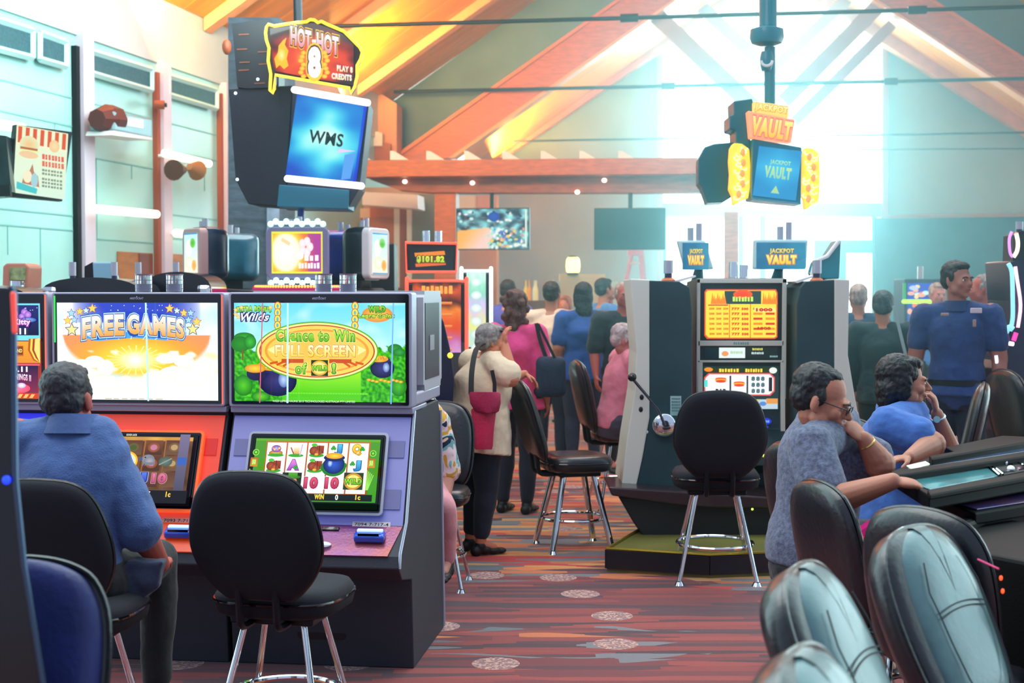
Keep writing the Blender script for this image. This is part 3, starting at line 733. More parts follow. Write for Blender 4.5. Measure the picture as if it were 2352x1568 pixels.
def tower_lamp(parent, x, y, z, r=0.037, h=0.075, top=None):
    bb = NB(); cone(bb, (x, y, z + 0.002), (x, y, z + h), r, r, 20)
    l = obj('signal_lamp', bb, M_cyl, parent)
    bb = NB(); cone(bb, (x, y, z + 0.003), (x, y, z + h * 0.5), r * 0.6, r * 0.6, 14)
    for k in range(3): cone(bb, (x, y, z + h * (.2 + .25 * k)), (x, y, z + h * (.24 + .25 * k)), r * 0.9, r * 0.9, 18)
    obj('lamp_core', bb, mat('lamp_core', '#585a88', 0.3, 0.3), l)
    bb = NB(); cone(bb, (x, y, z + h), (x, y, z + h + 0.006), r * 1.03, r * 1.03, 20)
    obj('lamp_cap', bb, top or mat('lamp_cap', '#8a6a78', 0.3, 0.5), l)

def stars(p, L):
    for x, y, r, c in L: p.star(x, y, r, c, '#20306a' if c != '#ffd860' else '#c8702a')
def pic_freegames(w_, h_):
    p = Picture(139, 690, 514, 914, w_, h_)
    def fn(u, v):
        # pale sky, warm orange crescent, sunburst, clouds along the foot
        x = 139 + u * 375; y = 690 + v * 224
        sky = mixc((.78, .95, .98), (1, 1, 1), min(1, max(0, .5 + nz(u * 4, v * 4) * 1.2)))
        d = math.hypot((x - 325) / 190, (y - 770) / 95)
        c = sky
        if y < 735:
            t = max(0, 1 - abs(x - 325) / 150) ** .5 * max(0, 1 - (y - 690) / 70) ** .3
            c = mixc(c, (.20, .29, .78), min(1, t * 1.5))
        if y > 765:
            edge = 1 - ((x - 325) / 172) ** 2
            lo = 770 + 95 * max(0, edge) ** .5
            if edge > 0 and y < lo:
                g = ramp([(0, '#ffffff'), (.16, '#fff6b0'), (.38, '#ffd63a'), (.7, '#fbab3a'), (1, '#f49a5c')], math.hypot((x - 325) / 175, (y - 822) / 75))
                c = mixc(g, sky, min(1, max(0, (y - lo + 14) / 14)))
                n_ = nz(x * .035, y * .05, 4)
                if y > 800 and n_ > .12: c = mixc(c, (1, .99, .9), min(1, (n_ - .12) * 5))
            else:
                n_ = nz(x * .03, y * .04, 9) + .05
                c = mixc((1, 1, 1), (1, .86, .45), max(0, n_ - .1) * 2.2 * max(0, 1 - (y - 770) / 120))
        return c
    p.back(fn, 130, 80)
    for k in range(24):
        a = k * 2 * PI / 24; p.poly([(325, 822), (325 + 70 * math.cos(a), 822 + 34 * math.sin(a)), (325 + 70 * math.cos(a + .05), 822 + 34 * math.sin(a + .05))], '#fff2a0')
    p.ell(325, 822, 26, 18, '#ffffff', '#fff3a8')
    rr = random.Random(5)
    for k in range(22): p.ell(rr.uniform(230, 430), rr.uniform(694, 708), 1, 1, '#ffffff')
    for x, y, rx, ry in ((200, 835, 26, 16), (232, 825, 24, 14), (258, 838, 20, 18), (160, 850, 24, 20), (400, 818, 26, 10), (440, 822, 24, 14), (420, 848, 36, 14), (375, 858, 30, 12), (478, 838, 26, 18), (455, 862, 40, 20), (190, 868, 44, 20), (255, 872, 40, 16), (320, 880, 46, 10)):
        p.ell(x, y + 1, rx, ry, '#ffffff', '#fffbe6')
    def bd(t): return 16 * (2 * t - 1) ** 2 * 1.0 - 4
    up = lambda t: bd(t)
    # extruded blue depth, then the white-rimmed letters
    p.poly([(203, 768), (305, 757), (440, 757), (448, 768), (400, 776), (325, 770), (240, 778)], '#4aa8ec')
    for i in range(7): p.line(215 + i * 36, 757 + abs(3 - i) * 2, 235 + i * 28, 774, 2, '#bfeaff')
    p.text('FREE', 206, 716, 304, 765, '#ffffff', '#f6a43c', out=((.10, '#1c4fae'), (.07, '#bfe6ff'), (.03, '#38488c')), bold=.05, bend=lambda t: 9 * (1 - t) ** 2)
    p.text('GAMES', 312, 716, 444, 762, '#ffffff', '#f6a43c', out=((.10, '#1c4fae'), (.07, '#bfe6ff'), (.03, '#38488c')), bold=.05, bend=lambda t: 11 * t ** 2)
    stars(p, [(182, 714, 9, '#a8dcf8'), (202, 710, 9, '#ffd860'), (217, 708, 8, '#d8f2ff'), (232, 703, 10, '#ffd860'), (174, 731, 9, '#ffd860'), (190, 729, 8, '#a8dcf8'), (184, 752, 14, '#ffe890'),
              (412, 703, 10, '#ffd860'), (429, 708, 8, '#d8f2ff'), (445, 713, 9, '#ffd860'), (461, 713, 9, '#a8dcf8'), (456, 729, 9, '#a8dcf8'), (475, 733, 10, '#ffd860'), (466, 750, 13, '#ffe890')])
    p.marks(260, 908, 398, 911, '#c9ccb0')
    p.line(359, 690, 363, 914, 4, '#c2fbee')
    return p
def pic_leprechaun(w_, h_):
    p = Picture(545, 690, 935, 916, w_, h_)
    def fn(u, v):
        x = 545 + u * 390; y = 690 + v * 226
        if y < 830:
            c = mixc((.42, .86, .95), (.80, .96, .99), min(1, (y - 690) / 140))
            n_ = nz(x * .02, y * .03, 1); c = mixc(c, (1, 1, 1), max(0, n_) * 1.6 * (.4 + abs(u - .5)))
        else: c = mixc((.60, .93, .12), (.33, .80, .10), min(1, max(0, (y - 850) / 50)))
        n_ = nz(x * .06, y * .06, 7)
        bush = y > 802 + abs(u - .5) * -70 + n_ * 22 + 20
        if bush and (u < .28 or u > .74): c = mixc((.35, .85, .15), (.10, .50, .08), min(1, max(0, .5 + nz(x * .15, y * .15) * 1.2)))
        return c
    p.back(fn, 130, 80)
    for x, y, rx, ry, c in ((568, 770, 24, 12, '#35b432'), (560, 785, 22, 18, '#2a9426'), (582, 780, 14, 16, '#3cc43a'), (912, 795, 16, 12, '#2f9c3a'), (922, 802, 14, 9, '#3aa944'), (566, 880, 22, 24, '#58cf24'), (920, 880, 18, 22, '#4cc22a'), (606, 905, 22, 12, '#64d828')): p.ell(x, y, rx, ry, c, '#1f7a20')
    p.rect(563, 798, 567, 822, '#7a5a2c')
    # pots of gold
    for cx, cy, s in ((645, 868, 1.0), (885, 838, .62)):
        p.ell(cx, cy, 44 * s, 36 * s, '#3a3f80', '#14163a'); p.ell(cx + 14 * s, cy - 2, 12 * s, 18 * s, '#b8d8ff', '#5a6ab0')
        p.ell(cx - 10 * s, cy - 30 * s, 40 * s, 13 * s, '#191c44', '#2b3170')
        p.ell(cx - 12 * s, cy - 34 * s, 34 * s, 12 * s, '#ffe04a', '#e8941c')
        rr = random.Random(int(cx))
        for i in range(22): p.ell(cx - 12 * s + rr.uniform(-30, 30) * s, cy - 36 * s + rr.uniform(-8, 7) * s, 5 * s, 3.4 * s, rr.choice(['#fff08a', '#f7b52c', '#ffd84a']), '#c9781c')
    p.ell(600, 852, 22, 16, '#23264e', '#23264e'); p.ell(598, 840, 24, 10, '#ffdc4c', '#dd9320')
    for i in range(9): p.ell(856 + i * 9, 864 + (i % 3) * 2, 5, 3, '#ffdf50', '#d98f1c')
    # chains
    for x in (651, 827):
        for y in (697, 712, 727, 741):
            p.ell(x, y, 8, 10, '#b85a28'); p.ell(x, y, 6.5, 8.5, '#ffe04a'); p.ell(x, y, 2.6, 4.5, '#63b9c9')
    # oval plaque
    for rx, ry, c, e in ((139, 67, '#5ab01e', '#5ab01e'), (136, 64, '#ffd848', '#fff0a0'), (131, 60, '#c4461c', '#c4461c'), (128, 57.5, '#ffe27a', '#ffd45c'), (118, 50, '#f7a53c', '#f2a03c'), (112, 46, '#ffc04c', '#ffce5a')): p.ell(741, 799, rx, ry, c, e, 56)
    for sx in (-1, 1):
        p.poly([(741 + sx * 112, 796), (741 + sx * 92, 786), (741 + sx * 95, 796), (741 + sx * 92, 808)], '#fff2a0')
        for i in range(3): p.line(741 + sx * (58 + i * 15), 822 + i, 741 + sx * (76 + i * 15), 834 - i * 3, 5, '#d4581e')
    p.rect(662, 817, 712, 826, '#c9501c'); p.rect(770, 817, 820, 826, '#c9501c')
    o1 = ((.075, '#fff4a0'), (.045, '#1c7a14'))
    p.text('Chance to Win', 650, 751, 828, 777, '#c9f05a', '#5fb81c', out=o1, bold=.03)
    p.text('FULL SCREEN', 648, 785, 829, 812, '#fffbd0', '#ffd23c', out=((.06, '#ffe9a0'), (.035, '#d06a18')), bold=.035)
    p.text('of', 694, 826, 719, 851, '#c9f05a', '#5fb81c', out=o1, bold=.03)
    p.text('!', 777, 826, 785, 850, '#c9f05a', '#5fb81c', out=o1, bold=.03)
    p.rect(730, 819, 768, 855, '#173a14'); p.ell(749, 837, 19, 17, '#fff6a0', '#e0a81c'); p.ell(749, 837, 15, 13, '#f4d24a', '#f4e88a')
    p.text('WILD', 731, 832, 767, 843, '#a8e83a', '#5fb81c', out=((.08, '#2b7a18'),), bold=.05)
    # corner titles
    p.text('EXTRA BONUS', 562, 700, 640, 711, '#d9f04a', '#74c43a', out=((.12, '#2f7a30'),), bold=.05, bend=lambda t: -3 * math.sin(t * PI))
    p.text('Wilds', 572, 713, 636, 731, '#ffffff', '#dfe6ff', out=((.10, '#2a2c60'),), shear=.35, bold=.02)
    for x, y in ((560, 706), (566, 722), (560, 716), (574, 700), (640, 700)): p.star(x, y, 5, '#ffe27a', '#d05a4a')
    p.ell(880, 715, 34, 18, '#f7cf5a', '#e58c34'); p.text('WILD', 860, 697, 898, 710, '#8fe03a', '#4fa81c', out=((.09, '#2f7a20'),), bold=.05)
    p.text("Lepre'Coins", 838, 713, 918, 726, '#f4ea4a', '#7cc43a', out=((.10, '#2b7a2a'),), bold=.04)
    for i in range(30): p.ell(680 + i * 6.1, 894 + nz(i, 3) * 8, 5, 2, '#8aee3c', '#58cf1c')
    p.text('WILD LEPRECHAUNS 2013 TECHNOLOGIES AUSTRALIA PTY LIMITED', 646, 909.5, 832, 914, '#f2ffe8', bold=0)
    p.line(625, 690, 617, 916, 2.5, '#d8687a'); p.line(682, 690, 680, 916, 4, '#c2f4ff'); p.line(918, 690, 912, 916, 3, '#7ab8ff')
    return p
def sym_pot(p, x, y, s, body='#2f5ed0'):
    p.ell(x, y + 4 * s, 20 * s, 15 * s, '#2b9a2a', '#1d7a1d'); p.ell(x, y, 17 * s, 15 * s, body, '#10205c'); p.ell(x - 6 * s, y - 2 * s, 4 * s, 6 * s, '#cfe6ff', body)
    p.ell(x, y - 11 * s, 17 * s, 6 * s, '#152866'); p.ell(x, y - 14 * s, 14 * s, 5 * s, '#ffdc4a', '#e0961c')
def sym_barrel(p, x, y):
    p.ell(x, y + 12, 18, 5, '#3aa82c'); p.rect(x - 2, y - 12, x + 17, y + 8, '#a8482c', '#7a2c1c'); p.ell(x - 7, y + 1, 11, 11, '#b85a34', '#7c3018'); p.ell(x + 3, y + 5, 9, 8, '#c9693c', '#8a3a1c'); p.ell(x - 7, y - 13, 7, 4, '#4fc43a'); p.ell(x, y + 10, 5, 3, '#ffd84a', '#d98f1c'); p.line(x + 6, y - 12, x + 6, y + 8, 2, '#5a2414')
def sym_clover(p, x, y, s=1.0):
    for dx, dy in ((-3, 0), (3, 0), (0, -4)): p.ell(x + dx * s, y + dy * s, 3.6 * s, 3.4 * s, '#3fc23a', '#1d8a2a')
def pic_lower_green(w_, h_):
    p = Picture(574, 950, 895, 1127, w_, h_)
    p.rect(574, 950, 895, 1127, '#07140c'); p.rect(583, 957, 889, 1110, '#4f9a2a', '#3c9a22'); p.rect(583, 957, 889, 963, '#5fae2c')
    p.rect(610, 963, 866, 1092, '#c26a2c', '#a8521c')
    for i in range(5):
        x0 = 613 + i * 50.6; p.rect(x0, 967, x0 + 47, 1090, '#fffef4', '#ffffff')
    cx = [636 + i * 50.6 for i in range(5)]; ry = (988, 1027, 1069)
    # first column: basket, barrels; and so on as on the machine
    p.ell(cx[0], 994, 17, 8, '#e8c25a', '#a8742c'); p.ell(cx[0], 983, 12, 9, '#c79ad0', '#7a4a9a'); p.ell(cx[0], 999, 20, 4, '#3aa82c')
    for i in range(5): p.ell(cx[0] - 8 + i * 4, 982 + i % 2 * 3, 2.4, 2.4, ['#ff8ab0', '#ffe05a', '#8ac8ff'][i % 3])
    p.rect(cx[1] - 7, 978, cx[1] + 8, 998, '#fff0c0', '#d89a3c'); p.ell(cx[1], 977, 9, 4, '#ffffff'); p.line(cx[1] - 14, 980, cx[1] - 4, 1000, 3, '#9a5a3c'); p.ell(cx[1], 1000, 19, 4, '#3aa82c'); p.line(cx[1] + 10, 1000, cx[1] + 14, 972, 3, '#d8b0e0')
    for i, j in ((2, 0), (0, 1), (2, 1), (0, 2)): sym_barrel(p, cx[i], ry[j] - 1)
    p.text('J', cx[3] - 4, 974, cx[3] + 12, 999, '#58c4ec', '#1e78c0', out=((.09, '#e8f4ff'), (.05, '#2a5a8a')), bold=.06); sym_clover(p, cx[3] - 8, 985)
    p.text('Q', cx[4] - 12, 974, cx[4] + 10, 1000, '#ffe04a', '#f0a81c', out=((.09, '#fff4c0'), (.05, '#9a6a1c')), bold=.06); sym_clover(p, cx[4] + 12, 987)
    p.text('A', cx[1] - 14, 1014, cx[1] + 14, 1039, '#e88ae0', '#a04ac0', out=((.09, '#fbe0ff'), (.05, '#7a2a8a')), bold=.06); sym_clover(p, cx[1] + 6, 1034, .9)
    p.text('J', cx[4] - 4, 1015, cx[4] + 12, 1040, '#58c4ec', '#1e78c0', out=((.09, '#e8f4ff'), (.05, '#2a5a8a')), bold=.06); sym_clover(p, cx[4] - 8, 1024)
    p.rect(cx[1] - 23, 1046, cx[1] + 24, 1088, '#1d2a16', '#101c10')
    p.ell(cx[1], 1070, 14, 15, '#f2b48a', '#d98a5a'); p.ell(cx[1] - 3, 1080, 15, 9, '#e07a2c', '#c05a1c'); p.ell(cx[1], 1057, 22, 5, '#4f9a2a', '#2f6a1c'); p.rect(cx[1] - 8, 1047, cx[1] + 14, 1057, '#5aae34', '#3c8a24'); p.ell(cx[1] - 5, 1067, 2, 2.4, '#ffffff'); p.ell(cx[1] + 5, 1067, 2, 2.4, '#ffffff'); p.ell(cx[1] + 1, 1072, 3, 3, '#e8906a'); p.line(cx[1] - 5, 1078, cx[1] + 6, 1077, 2, '#8a2c2c')
    for i in (2, 3): p.text('10', cx[i] - 18, 1058, cx[i] + 14, 1084, '#e85a7a', '#b02a50', out=((.09, '#ffe8f0'), (.05, '#8a1c40')), bold=.05)
    for dx, dy in ((-20, 8), (12, 12), (18, 2), (-12, 16), (4, 18)): sym_clover(p, cx[3] + dx, 1027 + dy, 2.0)
    sym_pot(p, cx[3], 1028, 1.5)
    p.rect(cx[4] - 23, 1047, cx[4] + 24, 1088, '#2a3a1c'); p.ell(cx[4], 1068, 22, 20, '#ffe45a', '#c98a1c'); p.ell(cx[4], 1068, 17, 15, '#e8b83a', '#fff08a')
    p.text('WILD', cx[4] - 21, 1062, cx[4] + 21, 1075, '#a8e83a', '#5fb81c', out=((.09, '#2b6a18'),), bold=.05)
    for x in (594, 879):
        p.rect(x - 9, 1014, x + 9, 1036, '#c2641e', '#d98a2c'); p.rect(x - 5, 1018, x + 5, 1032, '#8ad83a'); p.text('50', x - 4, 1020, x + 4, 1030, '#fff4a0')
        for k in range(5): p.line(x - 7 + k, 1090, x - 8 + k * 4, 1042 + k * 3, 2, '#9ae85a')
        for k in range(3): p.ell(x + 3, 1002, 8 - k * 2.4, 8 - k * 2.4, ['#8ae04a', '#3a7a24', '#8ae04a'][k])
    p.marks(700, 1094, 752, 1098, '#f4fff0')
    p.rect(583, 1102, 889, 1118, '#0a1f10', '#06120c')
    p.text('0', 673, 1103, 680, 1115, '#ffffff', bold=.03); p.rect(706, 1105, 738, 1114, '#3c8a2c'); p.text('BET', 708, 1107, 721, 1112, '#ffe04a', bold=.03); p.text('50', 727, 1107, 735, 1112, '#ffffff', bold=.03)
    p.text('WIN', 752, 1103, 775, 1115, '#ffe96a', '#f0c42a', bold=.05); p.text('0', 802, 1103, 809, 1116, '#ffffff', bold=.03); p.text('1c', 850, 1103, 862, 1115, '#ffd04a', bold=.04)
    return p
def pic_lower_eagle(w_, h_):
    p = Picture(176, 950, 474, 1127, w_, h_)
    p.rect(176, 950, 474, 1127, '#0c0a10')
    def fn(u, v):
        n_ = nz(u * 8, v * 6, 11) * .5 + .5
        return mixc((.25, .17, .14), (.52, .38, .28), n_) if v > .06 else mixc((.72, .50, .25), (.9, .7, .3), n_)
    p.back(fn, 60, 40, (176, 957, 463, 1108))
    for i in range(6):
        x = 205 + (i - 0) * 48.5; p.rect(x, 966, x + 4, 1086, '#a8682c', '#7a4a1c')
    for i in range(5):
        for j in range(3):
            x = 211 + i * 48.5; y = 968 + j * 40; p.rect(x, y, x + 40, y + 36, '#7a4a2e' if (i + j) % 2 else '#5f3a28', '#4a2c20' if i % 2 else '#6f5038')
            if j < 2: p.ell(x + 20, y + 18, 14, 12, ['#9a6a34', '#7a8a70', '#6a7a3a', '#a86a4a', '#9a7a4a'][i], ['#5f4028', '#5a6a4a', '#6a4a30', '#8a4a2a', '#6f5034'][i]); p.ell(x + 20, y + 18, 8, 7, ['#6a3f24', '#a0a890', '#4a5a24', '#c07a9a', '#b89a6a'][i])
    p.text('K', 262, 1012, 286, 1038, '#c07a4a', '#7a4a34', bold=.05); p.ell(224, 1022, 13, 12, '#9ac43a', '#5a8a2a'); p.ell(224, 1022, 7, 6, '#3a4a1c')
    def eagle(x, y, c1, c2):
        p.ell(x + 2, y, 15, 12, c1, c2); p.ell(x + 6, y + 4, 13, 11, c1, c2)
        for k in range(6): p.poly([(x - 10 + k * 5, y + 8), (x - 4 + k * 5, y + 8), (x - 8 + k * 5, y + 18)], c2)
        p.poly([(x - 12, y - 5), (x - 22, y - 1), (x - 18, y + 6), (x - 10, y + 2)], '#4a5a80'); p.ell(x - 4, y - 4, 2, 1.6, '#20202c')
    p.ell(318, 1022, 27, 25, '#e08a1c', '#f7b52c'); p.ell(318, 1022, 23, 21, '#ffd85a', '#ffeb8a'); p.ell(318, 1022, 20, 18, '#9aa8c8', '#c9d4ea')
    eagle(318, 1018, '#ffffff', '#dfe8ff'); eagle(368, 1018, '#a9a9ae', '#7a7a88')
    p.ell(412, 1024, 16, 12, '#6a7a70', '#4a5a50'); p.line(398, 1032, 426, 1016, 3, '#8a9a90')
    for x in (306, 354): p.text('J', x, 1052, x + 20, 1078, '#5a7ae8', '#2a3cb0', out=((.08, '#8a9ad0'), (.04, '#1c2870')), bold=.06)
    p.text('10', 388, 1054, 420, 1077, '#e87a9a', '#b04a70', out=((.08, '#c89aa8'), (.04, '#7a2a48')), bold=.05); p.text('A', 268, 1046, 290, 1064, '#a89a9a', '#7a7a8a', bold=.04)
    p.text('GOOD LUCK', 313, 957, 338, 962, '#fff8e8', bold=.02)
    p.rect(440, 957, 463, 1100, '#7a7090', '#4a4a60'); p.rect(440, 1014, 462, 1034, '#3a62b8'); p.marks(309, 1086, 326, 1090, '#e8e8e8')
    p.rect(176, 1096, 474, 1127, '#100c14'); p.text('WIN', 334, 1099, 355, 1112, '#ffe96a', '#f0b42a', bold=.05); p.text('75', 377, 1099, 390, 1112, '#ffffff', bold=.04); p.text('1c', 426, 1099, 437, 1112, '#ffd04a', bold=.04)
    return p
def pic_leftmost(w_, h_):
    p = Picture(-268, 690, 108, 914, w_, h_)
    p.rect(-268, 690, 108, 914, '#3a1c50', '#b84a2a')
    p.rect(30, 692, 106, 778, '#7ae0e8'); p.rect(32, 696, 103, 766, '#232c78', '#10143c')
    rr = random.Random(8)
    for i in range(10): p.ell(rr.uniform(72, 100), rr.uniform(698, 718), .9, .9, '#ffffff')
    for x, y, r in ((46, 716, 11), (72, 712, 8), (80, 718, 8), (66, 722, 7)): p.ell(x, y, r, r, '#e0a0f0', '#8a5ac8')
    p.ell(50, 730, 7, 9, '#fff0ff', '#c0a0e8'); p.ell(80, 730, 20, 6, '#8ac8f8', '#3a4ab0')
    p.text('Kitty', 48, 728, 86, 745, '#fff6ff', '#f0b8ff', out=((.12, '#8a2a9a'),), bold=.05)
    p.text('0.11', 40, 749, 76, 764, '#f4f4ff', bold=.05)
    p.rect(30, 780, 108, 830, '#f0a82c', '#e8902a')
    for k, c in enumerate(('#c05a1c', '#ffd84a', '#a8401c', '#ffe27a')): p.poly([(82 + k * 5, 774 + 0), (108, 772), (108, 776 + 54), (92 + k * 3, 824 - k * 3), (80 + k * 5, 800)], c)
    p.rect(32, 776, 46, 828, '#a84a1c'); p.rect(36, 790, 70, 814, '#c86a1c'); p.rect(38, 792, 69, 811, '#8a3a14'); p.text('GRAND', 39, 797, 68, 806, '#ffe27a', out=((.08, '#5a2408'),), bold=.04)
    p.rect(30, 832, 108, 836, '#ff5a6a'); p.rect(30, 836, 104, 900, '#241848', '#8a2a4a')
    p.text('00.11', 34, 838, 80, 851, '#f4f4ff', bold=.05)
    p.text('WINNINGS II', 32, 858, 88, 873, '#ffffff', '#f4a0c8', out=((.10, '#4a1a5a'),), bold=.04, bend=lambda t: -3 * math.sin(t * PI))
    p.ell(62, 889, 24, 11, '#ff7a9a', '#ff4a6a'); p.ell(66, 882, 10, 6, '#ffffff', '#c8b8ff'); p.ell(48, 892, 8, 4, '#fff0f0')
    p.rect(30, 900, 108, 912, '#d8401c'); [p.poly([(34 + k * 14, 902), (42 + k * 14, 902), (36 + k * 14, 911), (28 + k * 14, 911)], '#ffc06a') for k in range(5)]
    for x in range(-250, 20, 55): p.ell(x + 10, 800, 22, 60, '#ff9a4a', '#a83a2a')
    return p
def pic_lower_pink(w_, h_):
    p = Picture(-230, 950, 72, 1127, w_, h_)
    p.rect(-230, 950, 72, 1127, '#0c0c2c'); p.rect(-220, 957, 58, 1110, '#2a2a8a', '#1c1c5a')
    rr = random.Random(2)
    for i in range(5):
        for j in range(6): p.ell(-200 + i * 60, 970 + j * 24, 16, 9, rr.choice(['#ff5a9a', '#ff8ac0', '#7ac8ff', '#ffd0e8']), '#c02a6a')
    for j in range(7): p.ell(42 + (j % 2) * 4, 966 + j * 20, 10, 7, '#ffffff', '#f04a8a')
    return p

def big_machine(px_right, px_left, label, pic, lowpic, glow, edge, number, side=False, strip_l=None):
    """double-screen cabinet; local x right, y away from the player, z up; origin bottom centre of the front plane"""
    u1 = bank_u(px_right); u0 = bank_u(px_left); W = u1 - u0; c = BP0 + UX * ((u0 + u1) / 2)
    t = thing('slot_machine', label, 'slot machine', (c.x, c.y, 0), -YAW, 'double screen slot machines in the front row')
    h = W / 2 - 0.004
    # lower body: sides, belly and console as one shell
    prof = [(0.0, 1.135), (0.005, 1.10), (-0.19, 0.66), (-0.33, 0.55), (-0.345, 0.50), (-0.27, 0.44), (-0.06, 0.40), (-0.02, 0.0), (0.75, 0.0), (0.66, 1.06), (0.60, 1.135)]
    bb = NB(); side_prism(bb, prof, -h, h); obj('cabinet', bb, M_sidegrey, t, smooth=0, bevel=0.006)
    # coloured, lit fascia round the lower screen
    def face(x0, x1, y, zs, m, name, th=0.006, z2=None):
        pass
    n_ = V((0, -0.44, 0.195)).normalized(); n_ = V((0, -math.cos(math.atan2(0.195, 0.44)), math.sin(math.atan2(0.195, 0.44))))
    tilt = math.atan2(0.195, 0.44)
    fr = NB(); prism(fr, [(-h + .012, -0.002, 1.10), (h - .012, -0.002, 1.10), (h - .012, -0.197, 0.655), (-h + .012, -0.197, 0.655)], n_ * 0.006)
    fas = obj('fascia', fr, glow[0], t, smooth=0)
    # vertical speaker patches on the fascia
    for sx in (-1, 1):
        for z0, z1 in ((0.93, 1.0), (0.72, 0.80)):
            x0, x1 = sorted((sx * (h - .03), sx * (h - .10)))
            y0 = -0.002 - (1.10 - z1) * 0.443; y1 = -0.002 - (1.10 - z0) * 0.443
            sb = NB(); prism(sb, [V((x0, y0, z1)) + n_ * .006, V((x1, y0, z1)) + n_ * .006, V((x1, y1, z0)) + n_ * .006, V((x0, y1, z0)) + n_ * .006], n_ * 0.004); obj('speaker_grille', sb, glow[1], fas, smooth=0)
    # console shelf front: orange to blue lit slope with slot, button and ticket printer
    cf = NB(); prism(cf, [(-h + .012, -0.197, 0.652), (h - .012, -0.197, 0.652), (h - .05, -0.335, 0.548), (-h + .05, -0.335, 0.548)], V((0, -.3, .45)).normalized() * 0.006)
    sh = obj('console', cf, glow[2], t, smooth=0)
    bb = NB(); box(bb, (0.09, -0.222, 0.642), (0.075, 0.012, 0.02), Matrix.Rotation(-0.9, 3, 'X')); obj('coin_slot', bb, M_gblack, sh, bevel=.003)
    bt = NB()
    box(bt, (0.27, -0.27, 0.622), (0.13, 0.06, 0.035), Matrix.Rotation(0.3, 3, 'X')); 
    tk = obj('ticket_printer', bt, mat('blue_clear_plastic', '#2a55d0', 0.12, coat=.5), sh, bevel=0.01)
    bb = NB(); box(bb, (0.27, -0.294, 0.632), (0.09, 0.012, 0.014)); obj('ticket_mouth', bb, M_gblack, tk)
    bb = NB(); box(bb, (0.27, -0.262, 0.645), (0.11, 0.02, 0.012), Matrix.Rotation(0.3, 3, 'X')); obj('lit_rim', bb, mat('printer_rim', '#cfe6ff', .3, emit='#a8ccff', es=.8), tk, bevel=.003)
    bb = NB(); ell(bb, (0.07, -0.30, 0.59), (0.042, 0.026, 0.012)); obj('spin_button', bb, mat('pearl_button', '#e6f2ff', 0.15, emit='#bcd8f0', es=.35), sh)
    # numbered tag on the console lip
    nw, nh = 0.165, 0.022
    p = Picture(0, 0, 100, 14, nw, nh); p.rect(0, 0, 100, 14, '#e6dcd8' if number[0] == '7094 7-717-4' else '#f0a890'); p.text(number[0], 6, 3, 95, 11.5, '#2a2238', bold=.012)
    p.build('number_label', t, (number[1], -0.196 - .01, 0.652), rx=-tilt, lit=False)
    if side:
        p = Picture(0, 0, 60, 50, 0.085, 0.07); p.rect(0, 0, 60, 50, '#dbe6f0'); p.text('FREE TIMBITS', 3, 6, 57, 14, '#5a4a7a'); p.text('TUESDAYS', 8, 18, 52, 26, '#c04a5a', bold=.02); p.marks(16, 30, 44, 35, '#7a7a8a')
        p.build('notice_sticker', t, (-0.05, -0.196 - .012, 0.585), rx=-tilt - .25, lit=False)
    # lower display, leaning back
    lw_, lh_ = 0.60, 0.345
    R3 = Matrix.Rotation(-tilt, 3, 'X')
    cb = V((0, -0.180, 0.700)) + n_ * 0.008
    bb = NB(); front_prism(bb, rrect(-lw_ / 2 - .012, -.012, lw_ / 2 + .012, lh_ + .012, .02), 0.0, 0.022)
    bb.transform(Matrix.Translation(cb + n_ * .024) @ R3.to_4x4()); lf = obj('lower_screen_frame', bb, edge, t, smooth=30)
    bb = NB(); front_prism(bb, rrect(-lw_ / 2, 0, lw_ / 2, lh_, .01), -0.004, 0.002)
    bb.transform(Matrix.Translation(cb + n_ * .024) @ R3.to_4x4()); obj('lower_glass', bb, M_gblack, lf, smooth=0)
    q = lowpic(lw_ - 0.02, lh_ - 0.02); o = q.build('lower_screen', t, cb + n_ * .030 + V((0, 0, 0.010)), rx=-tilt)
    # upper monitor
    mz0, mz1 = 1.145, 1.648
    bb = NB(); front_prism(bb, rrect(-h, mz0, h, mz1, 0.012), -0.05, 0.06); um = obj('upper_monitor', bb, M_silverp, t, smooth=30, bevel=.004)
    bb = NB(); front_prism(bb, rrect(-h + .013, mz0 + .012, h - .013, mz1 - .008, 0.008), -0.054, -0.04); obj('monitor_glass', bb, M_gblack, um, smooth=0)
    w_ = (514 - 139) / 397 * (2 * h) * 1.0; w_ = min(w_, 2 * h - .055); hh = mz1 - mz0 - .072
    q = pic(w_, hh); q.build('upper_screen', t, (0, -0.056, mz0 + 0.026))
    p = Picture(0, 0, 100, 20, .065, .018); p.text('ARISTOCRAT', 2, 8, 98, 18, '#9aa0c8', bold=0); p.ell(52, 5, 3, 3, '#9aa0c8'); p.build('maker_logo', um, (0, -0.0552, mz1 - .033))
    # neon edge strips
    if strip_l:
        bb = NB(); boxc(bb, -h + .014, -h + .020, -.0565, -.053, mz0 + (.02 if strip_l == 'red' else .28), mz1 - .015)
        obj('edge_light', bb, mat('edge_' + strip_l, '#20c83a' if strip_l == 'green' else '#c83a4a', .4, emit='#30e050' if strip_l == 'green' else '#e04a50', es=.8), um, smooth=0)
    bb = NB(); boxc(bb, h - .012, h - .006, -.0535, -.049, mz0 + .01, mz1 - .012); obj('edge_light', bb, mat('edge_coral', '#e8604a', .4, emit='#f07060', es=.7), um, smooth=0) if number[0] != '7094 7-717-4' else bb.free()
    # under-monitor ledge
    bb = NB(); boxc(bb, -h, h, -0.03, 0.30, 1.118, 1.145); obj('ledge', bb, M_silverp, t, bevel=.004)
    # rear housing
    bb = NB(); boxc(bb, -h + .01, h - .01, 0.06, 0.12, 1.16, 1.62); obj('monitor_back', bb, M_sidegrey, t, smooth=0)
